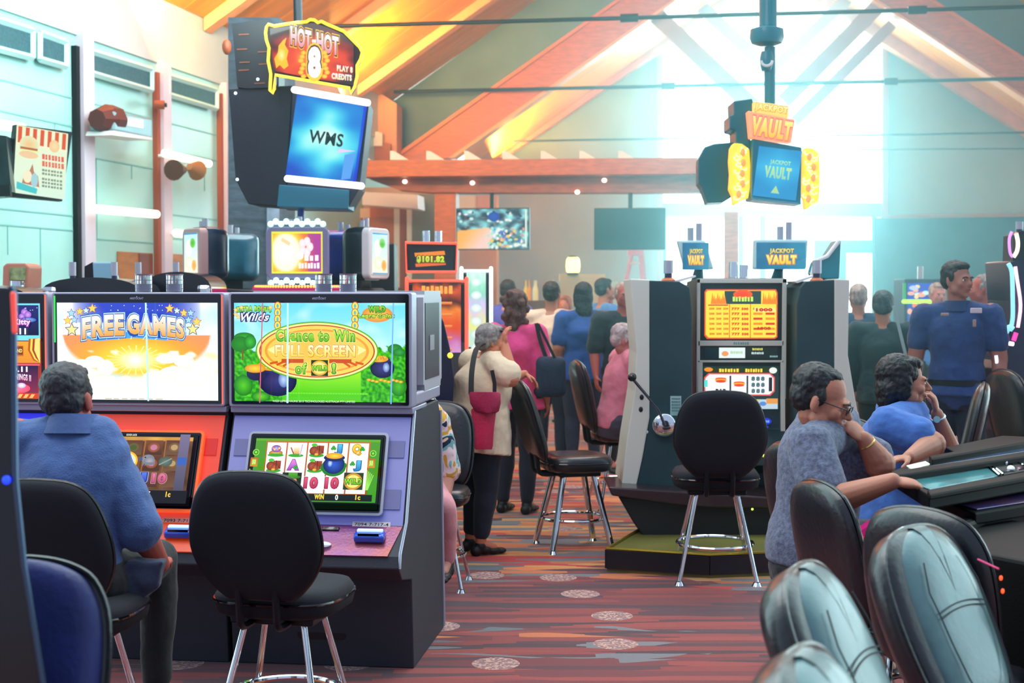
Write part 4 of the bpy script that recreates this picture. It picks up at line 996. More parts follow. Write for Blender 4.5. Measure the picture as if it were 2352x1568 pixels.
    if side:
        bb = NB(); boxc(bb, -h + .02, h, 0.22, 0.70, 1.20, 1.655); bmesh.ops.bevel(bb, geom=[e for e in bb.edges if abs(e.verts[0].co.y - e.verts[1].co.y) < .01 and abs(e.verts[0].co.z - e.verts[1].co.z) < .01], offset=.03, segments=3, affect='EDGES')
        rh = obj('rear_housing', bb, mat('pearl_grey', '#b6bac4', 0.35), t, smooth=30)
        bb = NB(); boxc(bb, h - .001, h + .003, 0.26, 0.62, 1.25, 1.60); obj('recess', bb, mat('recess_grey', '#2c3340', 0.4), rh, smooth=0, bevel=.001)
        bb = NB(); boxc(bb, h + .003, h + .006, 0.36, 0.47, 1.38, 1.45); obj('lock_plate', bb, M_silver, rh, smooth=0)
        bb = NB(); boxc(bb, h - .06, h, 0.05, 0.66, 1.146, 1.205); obj('housing_foot', bb, M_silverp, t, bevel=.01)
        # trim line down the side's front edge
        bb = NB()
        tube(bb, [(h + .001, y, z) for y, z in ((0.0, 1.13), (-0.19, 0.67), (-0.325, 0.56), (-.335, .50))], 0.007, 8); obj('side_trim', bb, M_silver, t)
        bb = NB(); tube(bb, [(h + .001, y, z) for y, z in ((0.655, 1.08), (0.735, 0.15), (.745, .01))], 0.008, 8); obj('side_trim', bb, M_silverp, t)
        # cup and shelf hardware low on the front
        bb = NB(); front_prism(bb, rrect(-.11, .12, .11, .26, .02), -.035, -.02); obj('belly_panel', bb, mat('belly', '#0c0f18', .3), t, smooth=30)
    return t, h
G_orange = (mat('coral_fascia', '#e8503c', 0.4, emit='#d8402c', es=.35), mat('red_grille', '#d42c28', .5, emit='#c02018', es=.3), mat('orange_console', '#c8401c', 0.35, emit='#b03408', es=.35, bump=.1, bscale=90))
G_blue = (mat('lilac_fascia', '#9a9cc8', 0.35, 0.1, emit='#1a22b0', es=.22), mat('lilac_grille', '#7a7cae', .5), mat('copper_console', '#a8553a', 0.25, 0.3, bump=.1, bscale=90, var=.5, vscale=2.5, col2='#3a3ab8'))
G_pink = (mat('blue_fascia', '#3a3ae0', 0.4, emit='#2a2ae0', es=.5), mat('indigo_grille', '#2020a0', .5), mat('violet_console', '#5a3ab0', 0.35))
mB, hB = big_machine(525, 128, 'slot machine with the FREE GAMES screen, in front of the man in a blue-grey shirt', pic_freegames, pic_lower_eagle, G_orange, mat('orange_rim', '#f06a3a', .3, emit='#f05a20', es=.5), ('7093 7-717-4', 0.245), strip_l='green')
mC, hC = big_machine(953, 531, 'slot machine with the green leprechaun screens and an oval gold sign', pic_leprechaun, pic_lower_green, G_blue, M_silver, ('7094 7-717-4', 0.262), side=True, strip_l=None)
mA, hA = big_machine(122, -275, 'slot machine cut by the left edge, with a red GRAND jackpot column', pic_leftmost, pic_lower_pink, G_pink, M_silver, ('7092 7-717-4', 0.245), strip_l=None)
for m_, h_, px_ in ((mC, hC, (746, 802)), (mB, hB, (334, 405))):
    for x in px_:
        q = at_plane(x, 690, (0, 0, 0) if False else tuple(BP0 + UY * 0.02), UY); l = wm(m_).inverted() @ V((q.x, q.y, 0))
        tower_lamp(m_, l.x, 0.0, 1.648)
# ================================================================== chairs and stools
M_leather = mat('black_leather', '#14171f', 0.36, coat=0.35, bump=0.18, bscale=45)
M_leather2 = mat('teal_sheen_leather', '#55767a', 0.38, coat=0.25, bump=0.12, bscale=40, var=.25, vscale=5)  # teal grey is the window's reflection painted into the pad colour
M_seam = mat('seam_thread', '#1c272c', 0.7)
M_blue = mat('blue_leather', '#1c2a6e', 0.5, coat=0.15, bump=0.15, bscale=60, var=.3, vscale=4)
BACK = [(0, .11), (.03, .15), (.09, .20), (.17, .236), (.25, .240), (.33, .224), (.40, .198), (.448, .160), (.474, .10), (.482, 0)]
TALL = [(0, .16), (.03, .19), (.10, .215), (.20, .225), (.32, .225), (.42, .21), (.49, .17), (.52, .12), (.535, .06), (.54, 0)]
TALL2 = [(0, .15), (.04, .19), (.12, .22), (.26, .235), (.38, .225), (.46, .20), (.51, .155), (.535, .10), (.545, .04), (.546, 0)]
def outline(prof, s=1.0, g=0.0):
    p = catmull(prof, 3); r = [(w + g, z) for z, w in p if w > 0.0005] + [(0.0, p[-1][0])]
    r = [((w) * s, z * s) for w, z in r]
    return r + [(-w, z) for w, z in r[::-1][1:]]
def chair_proto(label, fabric, pad, back=BACK, legs=True, ring=True, tilt=12, seams=False, seat_w=.24, thick=.05, group='slot chairs', legr=.0125, inset=None, deep=None):
    """origin on the floor under the seat; +y is where the sitter looks"""
    t = thing('slot_chair', label, 'chair', (0, 0, 0), 0, group)
    if legs:
        for sx in (-1, 1):
            for sy in (-1, 1):
                bb = NB(); tube(bb, [(sx * .11, sy * .10, .50), (sx * .21, sy * .20, .02)], legr, 10); cone(bb, (sx * .21, sy * .20, 0), (sx * .21, sy * .20, .02), .028, .018, 14)
                obj('leg', bb, M_chrome, t)
        bb = NB(); tube(bb, [(.205 * math.cos(a) * 1.02, .205 * math.sin(a) * 1.02, .20) for a in [i * 2 * PI / 40 for i in range(40)]], .011, 8, True); obj('foot_ring', bb, M_chrome, t)
    bb = NB(); boxc(bb, -.16, .16, -.14, .14, .485, .515); obj('seat_plate', bb, M_steel, t, bevel=.008)
    # seat cushion
    sq = []
    for k in range(40):
        a = k * 2 * PI / 40; c_, s_ = math.cos(a), math.sin(a); e = 2 / 3.4
        sq.append((seat_w * abs(c_) ** e * (1 if c_ > 0 else -1), .225 * abs(s_) ** e * (1 if s_ > 0 else -1)))
    rings = [[(x * f, y * f + .01, z) for x, y in sq] for f, z in ((.86, .515), (.97, .53), (1.0, .56), (.99, .59), (.93, .612), (.75, .622), (.4, .62), (.05, .617))]
    bb = NB(); loft(bb, rings); obj('seat', bb, fabric, t, smooth=60)
    bb = NB(); tube(bb, [(x * 1.0, y * 1.0 + .01, .575) for x, y in sq], .006, 6, True); obj('seat_piping', bb, M_gblack, t)
    # bracket
    bb = NB()
    for sx in (-1, 1): tube(bb, catmull([(sx * .07, -.10, .50), (sx * .07, -.235, .50), (sx * .07, -.262, .56), (sx * .07, -.275, .70)], 4), .014, 8)
    obj('back_bracket', bb, M_steel, t)
    rot = Matrix.Rotation(R(tilt), 3, 'X'); c0 = V((0, -.225, .60))
    bb = NB(); pillow(bb, outline(back, 1.0, .006), (.014 if not deep else .036), deep or thick * .75, c0 + V((0, -.018, 0)), rot, p=5 if not deep else 7); bs = obj('backrest_shell', bb, fabric, t, smooth=60)
    bb = NB(); pillow(bb, outline(back, 1.0, inset if inset else -.012 if pad is not fabric else -.004), thick * .85, .004, c0 + V((0, -.005, 0)), rot, p=4)
    pd = obj('backrest', bb, pad, t, smooth=60)
    bb = NB(); tube(bb, [c0 + V((0, -.006, 0)) + rot @ V((x, 0, z)) for x, z in outline(back, 1.0, .006)], .007, 6, True); obj('piping', bb, M_leather, bs)
    if seams:
        bb = NB()
        def on(x, z):
            return c0 + rot @ V((x, thick * .80, z))
        for dz in (0, .014): tube(bb, [on(x, .30 + dz - .02 * (x / .15) ** 2) for x in [i * .13 / 8 for i in range(-8, 9)]], .0022, 5)
        for sx in (-1, 1): tube(bb, [on(sx * x, z) for x, z in ((.09, .06), (.11, .12), (.125, .22), (.13, .29), (.14, .36), (.11, .44))], .0022, 5)
        obj('seam', bb, M_seam, pd)
    return t
def put(o, x, y, heading, label, group=None, s=1.0, z=0.0):
    o.location = (x, y, z); o.rotation_euler = (0, 0, -R(heading)); o['label'] = label; o.scale = (s, s, s)
    if group: o['group'] = group
    return o
def putp(o, px, D, heading, label, group=None, s=1.0):
    p = at(px, 670, D); return put(o, p.x, p.y, heading, label, group, s)
ch = chair_proto('x', M_blackf, M_blackf)
LEFTG = 'black fabric slot chairs at the front row'
putp(ch, 650, 5.13, 12, 'empty black fabric slot chair facing the leprechaun slot machine', LEFTG, .97)
c2 = copy_tree(ch); putp(c2, 160, 4.85, 4, 'black fabric slot chair the man in the blue-grey shirt sits on', LEFTG, .98)
c3 = copy_tree(ch); putp(c3, 1645, 8.15, 3, 'empty black slot chair with chrome footring facing the yellow and red slot machine', 'black slot chairs round the vault machines', 1.03)
lc = chair_proto('x', M_leather, M_leather, TALL, thick=.055)
RG_ = 'dark leather chairs at the electronic table'
putp(lc, 2068, 4.85, 72, 'dark leather chair leaning beside the man with glasses, nearer the camera than him', RG_, .9)
l2 = copy_tree(lc); putp(l2, 2262, 4.22, 50, 'dark leather chair behind the large teal-sheened chair, close to the table corner', RG_, .92)
l3 = copy_tree(lc); putp(l3, 1985, 5.55, 70, 'dark leather chair the man with glasses sits on', RG_, .95)
l4 = copy_tree(lc); putp(l4, 2072, 6.7, 60, 'dark leather chair the woman in the blue shirt sits on', RG_, .95)
l5 = copy_tree(lc); putp(l5, 2120, 8.3, 288, 'empty leather chair with rust coloured front between the seated woman and the officer', RG_)
l6 = copy_tree(lc); putp(l6, 2425, 9.0, 78, 'dark chair at the right edge beside the white neon slot machine', RG_, 1.03)
l7 = copy_tree(lc); putp(l7, 1425, 10.9, 80, 'dark leather chair under the man in the pink shirt', 'dark leather chairs in the middle aisle')
l9 = chair_proto('x', M_leather, M_leather, TALL, thick=.055, tilt=17, legr=.021); putp(l9, 1318, 9.15, 76, 'empty dark leather chair with thick chrome legs beside the grey-haired woman', 'dark leather chairs in the middle aisle', .98)
l10 = copy_tree(lc); putp(l10, 990, 7.95, 185, 'dark leather chair behind the person in the floral shirt', 'dark leather chairs in the middle aisle', .9)
tc_ = chair_proto('x', M_leather, M_leather2, TALL2, thick=.065, seams=True, tilt=25, inset=-.045, deep=.085)
putp(tc_, 2475, 3.44, 134, 'large near chair with stitched leather pad in painted teal sheen at the lower right', RG_, .94)
t2 = copy_tree(tc_); putp(t2, 2315, 2.95, 118, 'near chair with teal-sheened pad, standing left of the large teal-sheened chair', RG_, .95)
t3 = copy_tree(tc_); putp(t3, 2470, 2.20, 116, 'nearest teal-sheened chair, only its rounded top shows at the bottom edge', RG_, .95)
t4 = copy_tree(tc_); putp(t4, 3080, 2.50, 122, 'teal-sheened padded chair whose top just enters the lower right corner of the photo', RG_, .93)
bl = chair_proto('x', M_leather, M_blue, TALL, thick=.05)
putp(bl, -115, 2.95, 190, 'near chair with blue leather back pad at the lower left', 'blue pad chairs at the left edge', .92)
# ================================================================== hanging signs
M_navy = mat('navy_case', '#1b2238', 0.5)
M_tealcase = mat('teal_case', '#2a7890', 0.35)
def lit(name, c, s=1.0): return mat(name, c, 0.4, emit=c, es=s)
def local_px(t, D):
    """photo pixel -> local x,z on the plane through D facing along the hall"""
    inv = wm(t).inverted()
    return lambda x, y, d=0.0: inv @ gp(x, y, D + d)

# --- tall hanging sign: HOT HOT 8 over a WMS screen
D1 = 11.0
base = at(690, 480, D1)
sg = thing('hanging_sign', 'tall hanging sign with red HOT HOT 8 crest above a blue WMS screen', 'sign', (base.x, base.y + .3, base.z), 0)
def wp(pts, D): return [at(x, y, D) for x, y in pts]
TR = V((-0.55, 0.75, 0))
# main dark case: front leaned screen box and a deep left flank
bb = NB(); prism(bb, wp([(672, 196), (848, 232), (826, 432), (800, 478), (640, 474), (660, 420)], D1), V((-.02, .55, 0))); obj('screen_case', bb, M_navy, sg, world=True, smooth=0, bevel=.008)
bb = NB(); prism(bb, wp([(525, 204), (672, 196), (658, 424), (640, 474), (570, 468), (541, 412)], D1 + .12), V((0.02, .42, 0))); obj('side_case', bb, mat('dark_flank', '#171a2c', 0.55, bump=.1, bscale=80), sg, world=True, smooth=0, bevel=.006)
bb = NB(); prism(bb, wp([(532, 54), (612, 44), (640, 60), (640, 200), (568, 203), (545, 200), (538, 110)], D1 + .10), V((0, .30, 0))); sc_ = obj('crest_back', bb, M_dark, sg, world=True, smooth=0)
for x, y in ((560, 78), (620, 66), (556, 112), (604, 118), (562, 142), (606, 146), (560, 160), (596, 190)): bb = NB(); prism(bb, wp([(x - 12, y), (x + 12, y - 1), (x + 12, y + 2), (x - 12, y + 3)], D1 + .095), V((0, .02, 0))); obj('vent_slot', bb, mat('vent_orange', '#8a4a34', .6), sc_, world=True, smooth=0)
# lower chin
bb = NB(); prism(bb, wp([(641, 424), (802, 436), (800, 480), (636, 474)], D1 - .03), V((0, .4, 0))); obj('chin', bb, M_tealcase, sg, world=True, smooth=0, bevel=.006)
# screen, tilted down a little
def quad_picture(pc, name, parent, A, off=0.0, **k):
    """fit a built picture on the parallelogram A = [tl, tr, br, bl]"""
    o = pc.build(name, parent, (0, 0, 0), **k)
    ex = (A[1] - A[0] + A[2] - A[3]) / 2; ez = (A[0] - A[3] + A[1] - A[2]) / 2
    W_, H_ = ex.length, ez.length; ex.normalize(); ez.normalize(); ey = ez.cross(ex).normalized(); ez = ex.cross(ey)
    M4 = Matrix((ex, ey, ez)).transposed().to_4x4()
    c = (A[0] + A[1] + A[2] + A[3]) / 4
    M4.translation = c - ez * H_ / 2 - ey * off
    o.matrix_basis = wm(parent).inverted() @ M4
    return o
def quad_size(A): return (A[1] - A[0] + A[2] - A[3]).length / 2, (A[0] - A[3] + A[1] - A[2]).length / 2
A = wp([(676, 212), (836, 244), (824, 422), (662, 406)], D1 - .03)
W_, H_ = quad_size(A); pc = Picture(0, 0, 160, 185, W_, H_)
def wms(u, v):
    d = math.hypot((u - .5) * 1.15, (v - .48) * 1.5); n_ = nz(u * 3 + 3, v * 5, 2)
    c = ramp([(0, '#d6fdf0'), (.22, '#a8f8ee'), (.38, '#52d8ec'), (.62, '#1f8ed8'), (.95, '#1a4cc0')], d - n_ * .22)
    return mixc(c, (.1, .12, .85), .6 if u > .955 else 0)
pc.back(wms, 60, 60); pc.text('WMS', 40, 74, 118, 104, '#0d1c1c', '#10302c', bold=.025, shear=0)
pc.poly([(90, 74), (116, 74), (104, 100), (82, 88)], '#7adfe4') if False else None
pc.poly([(112, 108), (150, 108), (108, 118)], '#e6c8f0'); pc.poly([(126, 120), (150, 112), (146, 172), (126, 178)], '#5aa0ea')
quad_picture(pc, 'screen', sg, A)
for (a, c_, nm) in (((676, 206), (844, 236), 'top_light'), ((660, 410), (830, 427), 'bottom_light')):
    bb = NB(); cap(bb, at(*a, D1 - .06), at(*c_, D1 - .06), .026, .026); obj(nm, bb, lit('white_tube', '#fff6ff', 1.8), sg, world=True)
bb = NB(); cone(bb, at(685, 60, D1 + .2), at(672, -420, D1 + .2), .035, .035, 12); obj('ceiling_rod', bb, M_steel, sg, world=True)
bb = NB(); cone(bb, at(691, 478, D1 + .25), at(691, 640, D1 + .25), .028, .028, 12); obj('lower_rod', bb, mat('blue_post', '#1c2fb8', .3, coat=.3), sg, world=True)
bb = NB()
for x, y in ((541, 214), (545, 412), (592, 182)): ell(bb, at(x, y, D1 + .08), (.012,) * 3, seg=10)
obj('status_light', bb, lit('blue_led', '#cfe0ff', 2.0), sg, world=True)
# the crest
crest = [(612, 62), (616, 56), (630, 60), (680, 52), (704, 50), (712, 45), (722, 46), (730, 52), (738, 49), (752, 56), (790, 72), (826, 108), (832, 120), (828, 136), (820, 150), (820, 176), (814, 200), (806, 214), (803, 202), (632, 172), (630, 204), (626, 214), (620, 208), (622, 170), (616, 140), (618, 110), (612, 92), (610, 76)]
A = wp([(612, 40), (832, 78), (826, 228), (606, 196)], D1 - .1)
bb = NB(); prism(bb, wp(crest, D1 - .08), V((0, .10, 0))); cr_ = obj('crest', bb, mat('crest_dark', '#20161c', .5), sg, world=True, smooth=0)
def grow(pts, f):
    cx = sum(p[0] for p in pts) / len(pts); cy = sum(p[1] for p in pts) / len(pts)
    return [(cx + (x - cx) * f, cy + (y - cy) * f) for x, y in pts]
bb = NB(); tube(bb, wp(crest, D1 - .085), .012, 6, True); obj('crest_neon', bb, lit('yellow_neon', '#ffe23a', 1.3), cr_, world=True)
W_ = (at(832, 130, D1) - at(610, 130, D1)).length; H_ = (at(700, 44, D1) - at(700, 216, D1)).length
pc = Picture(610, 44, 832, 216, W_, H_)
def crestfn(u, v):
    x = 610 + u * 222; y = 44 + v * 172
    d = math.hypot((x - 716) / 95, (y - 140) / 62)
    return ramp([(0, '#ffb04a'), (.3, '#f2592c'), (.75, '#e0442c'), (1.0, '#8a2a28'), (1.25, '#3a2a30')], d + nz(x * .04, y * .05) * .3)
# fill within the crest outline: vertical strips
def span(x, poly):
    ys = []
    for (x0, y0), (x1, y1) in zip(poly, poly[1:] + poly[:1]):
        if (x0 <= x < x1) or (x1 <= x < x0): ys.append(y0 + (y1 - y0) * (x - x0) / (x1 - x0))
    return min(ys), max(ys)
inner = [(620, 64), (680, 58), (720, 52), (752, 62), (788, 78), (822, 112), (818, 150), (812, 198), (803, 196), (634, 165), (628, 150), (624, 110)]
pts = []; cols = []; NX, NY = 50, 24
for i in range(NX + 1):
    x = 622 + i * (812 - 622) / NX; a, c_ = span(min(x, 811.5), inner); a += 2; c_ -= 1
    for j in range(NY + 1):
        y = a + (c_ - a) * j / NY; pts.append((x, y)); cols.append(crestfn((x - 610) / 222, (y - 44) / 172))
pc.add(pts, [(i * (NY + 1) + j, i * (NY + 1) + j + 1, (i + 1) * (NY + 1) + j + 1, (i + 1) * (NY + 1) + j) for i in range(NX) for j in range(NY)], cols)
bd = lambda t: 22 * t
O_ = ((.10, '#f7d23a'), (.06, '#5a1c14'))
pc.text('HOT', 668, 60, 716, 104, '#ffffff', '#f08a9a', out=O_, bold=.05, bend=lambda t: 12 * t, shear=0.05)
pc.text('HOT', 728, 74, 778, 118, '#ffffff', '#f08a9a', out=O_, bold=.05, bend=lambda t: 12 * t, shear=0.0); pc.rect(717, 92, 727, 99, '#fff0e0')
for i in range(7):
    for sx in (-1, 1): pc.ell(722 + sx * (24 + (i % 3) * 3), 122 + i * 9, 6, 5, '#ffe24a', '#ffb02c')
pc.text('8', 708, 108, 738, 180, '#ffffff', '#ffffff', out=((.10, '#ffd23a'), (.05, '#5a1c14')), bold=.07)
pc.poly([(636, 158), (632, 136), (640, 122), (642, 106), (652, 94), (660, 88), (656, 104), (664, 118), (660, 136), (664, 152), (654, 160), (644, 150)], '#ffc62c'); pc.ell(648, 128, 9, 14, '#fff2a0', '#ffd23a')
pc.text('PLAY 8', 774, 150, 810, 164, '#ffffff', '#ffe0a0', bold=.06, bend=lambda t: 5 * t); pc.text('CREDITS', 762, 168, 808, 182, '#ffffff', '#fff0c0', bold=.06, bend=lambda t: 5 * t)
o = pc.build('crest_picture', cr_, (0, 0, 0)); M4 = Matrix.Identity(4); q = at(721, 216, D1 - .097); M4.translation = q; o.matrix_basis = wm(cr_).inverted() @ M4

# --- hanging JACKPOT VAULT sign
D2 = 10.3
vs = thing('hanging_sign', 'hanging JACKPOT VAULT sign with two golden scroll wings before the bright window', 'sign', at(1760, 480, D2 + .2))
M_cyancase = mat('cyan_case', '#2a8a98', 0.35, coat=.3)
bb = NB(); prism(bb, wp([(1728, 318), (1842, 338), (1840, 470), (1726, 458)], D2), V((0, .28, 0))); obj('screen_case', bb, M_cyancase, vs, world=True, smooth=0, bevel=.01)
A = wp([(1738, 334), (1836, 348), (1834, 460), (1734, 450)], D2 - .015); W_, H_ = quad_size(A); pc = Picture(0, 0, 100, 115, W_, H_)
pc.back(lambda u, v: mixc((.28, .78, .93), (.18, .58, .80), min(1, 2 * abs(v - .4) + abs(u - .5))), 10, 10)
pc.text('JACKPOT', 30, 27, 78, 40, '#a8e8b0', '#8fd0c8', bold=.04); pc.text('VAULT', 20, 42, 82, 70, '#b8e8a0', '#8fd0b8', bold=.06); pc.poly([(50, 86), (60, 104), (40, 104)], '#a8d898')
quad_picture(pc, 'screen', vs, A)
bb = NB(); cap(bb, at(1716, 472, D2 - .03), at(1838, 482, D2 - .03), .022, .022); obj('bottom_light', bb, lit('lilac_tube', '#f6e6ff', 1.6), vs, world=True)
# upper block and lettering
bb = NB(); prism(bb, wp([(1685, 232), (1728, 226), (1735, 262), (1724, 320), (1728, 420), (1690, 436), (1690, 300), (1676, 296), (1676, 266), (1686, 262)], D2 + .1), V((0, .3, 0))); prism(bb, wp([(1604, 364), (1618, 338), (1640, 330), (1692, 326), (1700, 440), (1660, 464), (1625, 466), (1612, 430), (1604, 420)], D2 + .22), V((.02, .3, 0))); obj('side_case', bb, mat('deep_cyan_case', '#1f7a88', 0.4, coat=.2), vs, world=True, smooth=0, bevel=.008)
bb = NB(); prism(bb, wp([(1718, 254), (1826, 274), (1818, 328), (1724, 316)], D2 - .02), V((0, .12, 0))); vb = obj('vault_board', bb, lit('coral_board', '#ff9a70', .8), vs, world=True, smooth=0, bevel=.008)
A = wp([(1718, 254), (1826, 274), (1822, 330), (1722, 316)], D2 - .035); W_, H_ = quad_size(A); pc = Picture(0, 0, 100, 56, W_, H_)
pc.text('VAULT', 6, 8, 95, 50, '#fff08a', '#ffc04a', out=((.06, '#ff7a7a'),), bold=.06); quad_picture(pc, 'lettering', vb, A)
A = wp([(1732, 232), (1812, 242), (1812, 270), (1732, 258)], D2 - .03); W_, H_ = quad_size(A)
bb = NB(); prism(bb, [V(p) + V((0, .01, 0)) for p in A], V((0, .08, 0))); jb = obj('jackpot_board', bb, lit('gold_board', '#ffc66a', .8), vs, world=True, smooth=0, bevel=.008)
pc = Picture(0, 0, 100, 30, W_, H_); pc.text('JACKPOT', 3, 4, 97, 26, '#fff8b0', '#ffe06a', out=((.06, '#e88a3a'),), bold=.06); quad_picture(pc, 'lettering', jb, A)
for k, (x0, x1, yc, s) in enumerate(((1676, 1724, 400, 1), (1842, 1884, 410, -1))):
    hw = (x1 - x0) / 2; cx = (x0 + x1) / 2
    out_ = [(cx - hw * .6, yc - 72), (cx + hw * .2, yc - 70), (cx + hw * .9, yc - 58), (cx + hw, yc - 20), (cx + hw * .95, yc + 30), (cx + hw * .8, yc + 55), (cx, yc + 62), (cx - hw * .6, yc + 72), (cx - hw * .7, yc + 50), (cx - hw, yc + 34), (cx - hw * .9, yc), (cx - hw, yc - 30), (cx - hw * .9, yc - 60)]
    bb = NB(); prism(bb, wp(out_, D2 + .02), V((0, .10, 0))); wg = obj('golden_wing', bb, lit('gold_glow', '#ffc244', .95), vs, world=True, smooth=0, bevel=.01)
    bb = NB(); rr = random.Random(k)
    for i in range(16):
        x = cx + rr.uniform(-.6, .6) * hw; y = yc - 60 + i * 7.6
        tube(bb, [at(x + 7 * math.cos(a), y + 5 * math.sin(a), D2 + .012) for a in [j * .8 for j in range(6)]], .007, 6)
    obj('scrollwork', bb, lit('scroll_gold', '#fff3a0', 1.1), wg, world=True)
    bb = NB()
    for i in range(5): ell(bb, at(cx + rr.uniform(-.3, .3) * hw, yc - 50 + i * 24, D2 + .01), (.02, .012, .03), seg=8)
    obj('scroll_red', bb, lit('scroll_coral', '#ff9a5a', .8), wg, world=True)
# its hanging mast with collars and hook
bb = NB(); cone(bb, at(1764, -300, D2 + .15), at(1764, 80, D2 + .15), .065, .065, 16); obj('mast', bb, M_cyancase, vs, world=True)
bb = NB(); lathe(bb, [(.06, .14), (.12, .12), (.125, .06), (.11, .02), (.05, 0.0)], 20, at(1761, 106, D2 + .15)); lathe(bb, [(.04, .10), (.05, .05), (.045, 0), (.035, -.04)], 16, at(1761, 150, D2 + .15)); obj('collar', bb, M_cyancase, vs, world=True)
bb = NB(); cone(bb, at(1768, 108, D2 + .17), at(1768, 240, D2 + .17), .04, .04, 14); obj('lower_mast', bb, M_cyancase, vs, world=True)
bb = NB(); tube(bb, [at(1761 + 13 * math.cos(a), 139 + 12 * math.sin(a), D2 + .05) for a in [i * PI / 8 for i in range(9)]], .01, 8); obj('hook', bb, lit('hook_white', '#ffffff', 1.0) if False else M_white, vs, world=True)

# ================================================================== machines behind the front row
def candle(parent, p, h=.13, r=.022, top='#c8d8e8'):
    bb = NB(); cone(bb, p, p + V((0, 0, h * .35)), r * .8, r * .8, 12)
    l = obj('signal_lamp', bb, mat('candle_dark', '#2a2f50', .3, coat=.3), parent, world=True)
    bb = NB(); cone(bb, p + V((0, 0, h * .35)), p + V((0, 0, h)), r, r, 14); obj('lamp_cap', bb, mat('candle_top', '#b9bcc8', .2, .4), l, world=True)
    bb = NB(); ell(bb, p, (r * 1.5, r * 1.5, r * .7), seg=12); obj('lamp_base', bb, mat('candle_base', '#e07a4a', .4), l, world=True)
D3 = 8.7
def low_cab(px0, px1, ytop, lab, candles, chromeends, D=D3, arch=.03):
    a = at(px0, ytop, D); c = at(px1, ytop, D); z = a.z
    t = thing('slot_machine', lab, 'slot machine', ((a.x + c.x) / 2, D + .25, 0), 0, 'dark topped machines behind the front row')
    w2 = (c.x - a.x) / 2
    bb = NB(); boxc(bb, -w2, w2, -.25, .25, 0, z - .10); obj('cabinet', bb, M_sidegrey, t, smooth=0, bevel=.01)
    pr = [(-w2, z - .10), (w2, z - .10)] + [(w2 * math.cos(x_), z - .10 + (.10 + arch) * math.sin(x_) ** .55) for x_ in [i * PI / 14 for i in range(1, 14)]]
    bb = NB(); front_prism(bb, pr, -.26, .26); tp = obj('top_cover', bb, mat('dark_gloss_top', '#1b1c26', .25, coat=.5), t, smooth=40)
    for s in chromeends:
        bb = NB(); x = s * (w2 - .05); boxc(bb, x - .05, x + .05, -.275, .275, z - .14, z - .02); obj('chrome_end', bb, M_chrome, tp, smooth=0, bevel=.03)
    for px in candles: candle(t, at(px, ytop + 2, D + .12))
    return t
low_cab(-110, 70, 668, 'dark topped machine behind the front row at the left edge', (), (), 8.2)
low_cab(95, 322, 648, 'low black topped slot machine behind the front row with two signal lamps', (167, 263), (-1,))
low_cab(330, 486, 645, 'slot machine with chrome rounded ends left of the small flower screen topper', (318, 405), (-1, 1), 9.35, .06)
# copper box with chrome lamps at far left
t = thing('ticket_machine', 'copper coloured box with green display and chrome lamp above the left end machine', 'machine', at(38, 670, 8.9) * 1.0); t.location.z = 0
bb = NB(); prism(bb, wp([(6, 612), (14, 604), (58, 604), (67, 612), (64, 700), (4, 700)], 8.9), V((0, .25, 0))); prism(bb, wp([(4, 700), (64, 700), (64, 1270), (4, 1270)], 8.9), V((0, .25, 0))); obj('case', bb, mat('copper_case', '#c98a74', .4), t, world=True, smooth=0, bevel=.01)
bb = NB(); prism(bb, wp([(22, 614), (58, 614), (57, 643), (21, 643)], 8.885), V((0, .02, 0))); obj('display', bb, mat('olive_display', '#8a9a6a', .4, var=.4, vscale=30), t, world=True, smooth=0)
bb = NB(); cone(bb, at(40, 645, 8.86), at(40, 676, 8.86), .045, .045, 14); obj('signal_lamp', bb, M_chrome, t, world=True)
# pale monitor turned away
t = thing('service_monitor', 'pale blue rear of a small monitor above the black topped machines', 'monitor', at(232, 640, 9.6))
bb = NB(); prism(bb, wp([(212, 602), (258, 602), (268, 642), (214, 642)], 9.6), V((0, .08, 0))); obj('rear_panel', bb, mat('sky_panel', '#8fc8e0', .4), t, world=True, smooth=0, bevel=.01)
bb = NB(); prism(bb, wp([(194, 612), (212, 602), (216, 642), (194, 645)], 9.62), V((0, .1, 0))); obj('side_panel', bb, M_dark, t, world=True, smooth=0)
bb = NB(); prism(bb, wp([(236, 642), (246, 642), (246, 1250), (236, 1250)], 9.63), V((0, .05, 0))); obj('post', bb, M_steel, t, world=True, smooth=0)

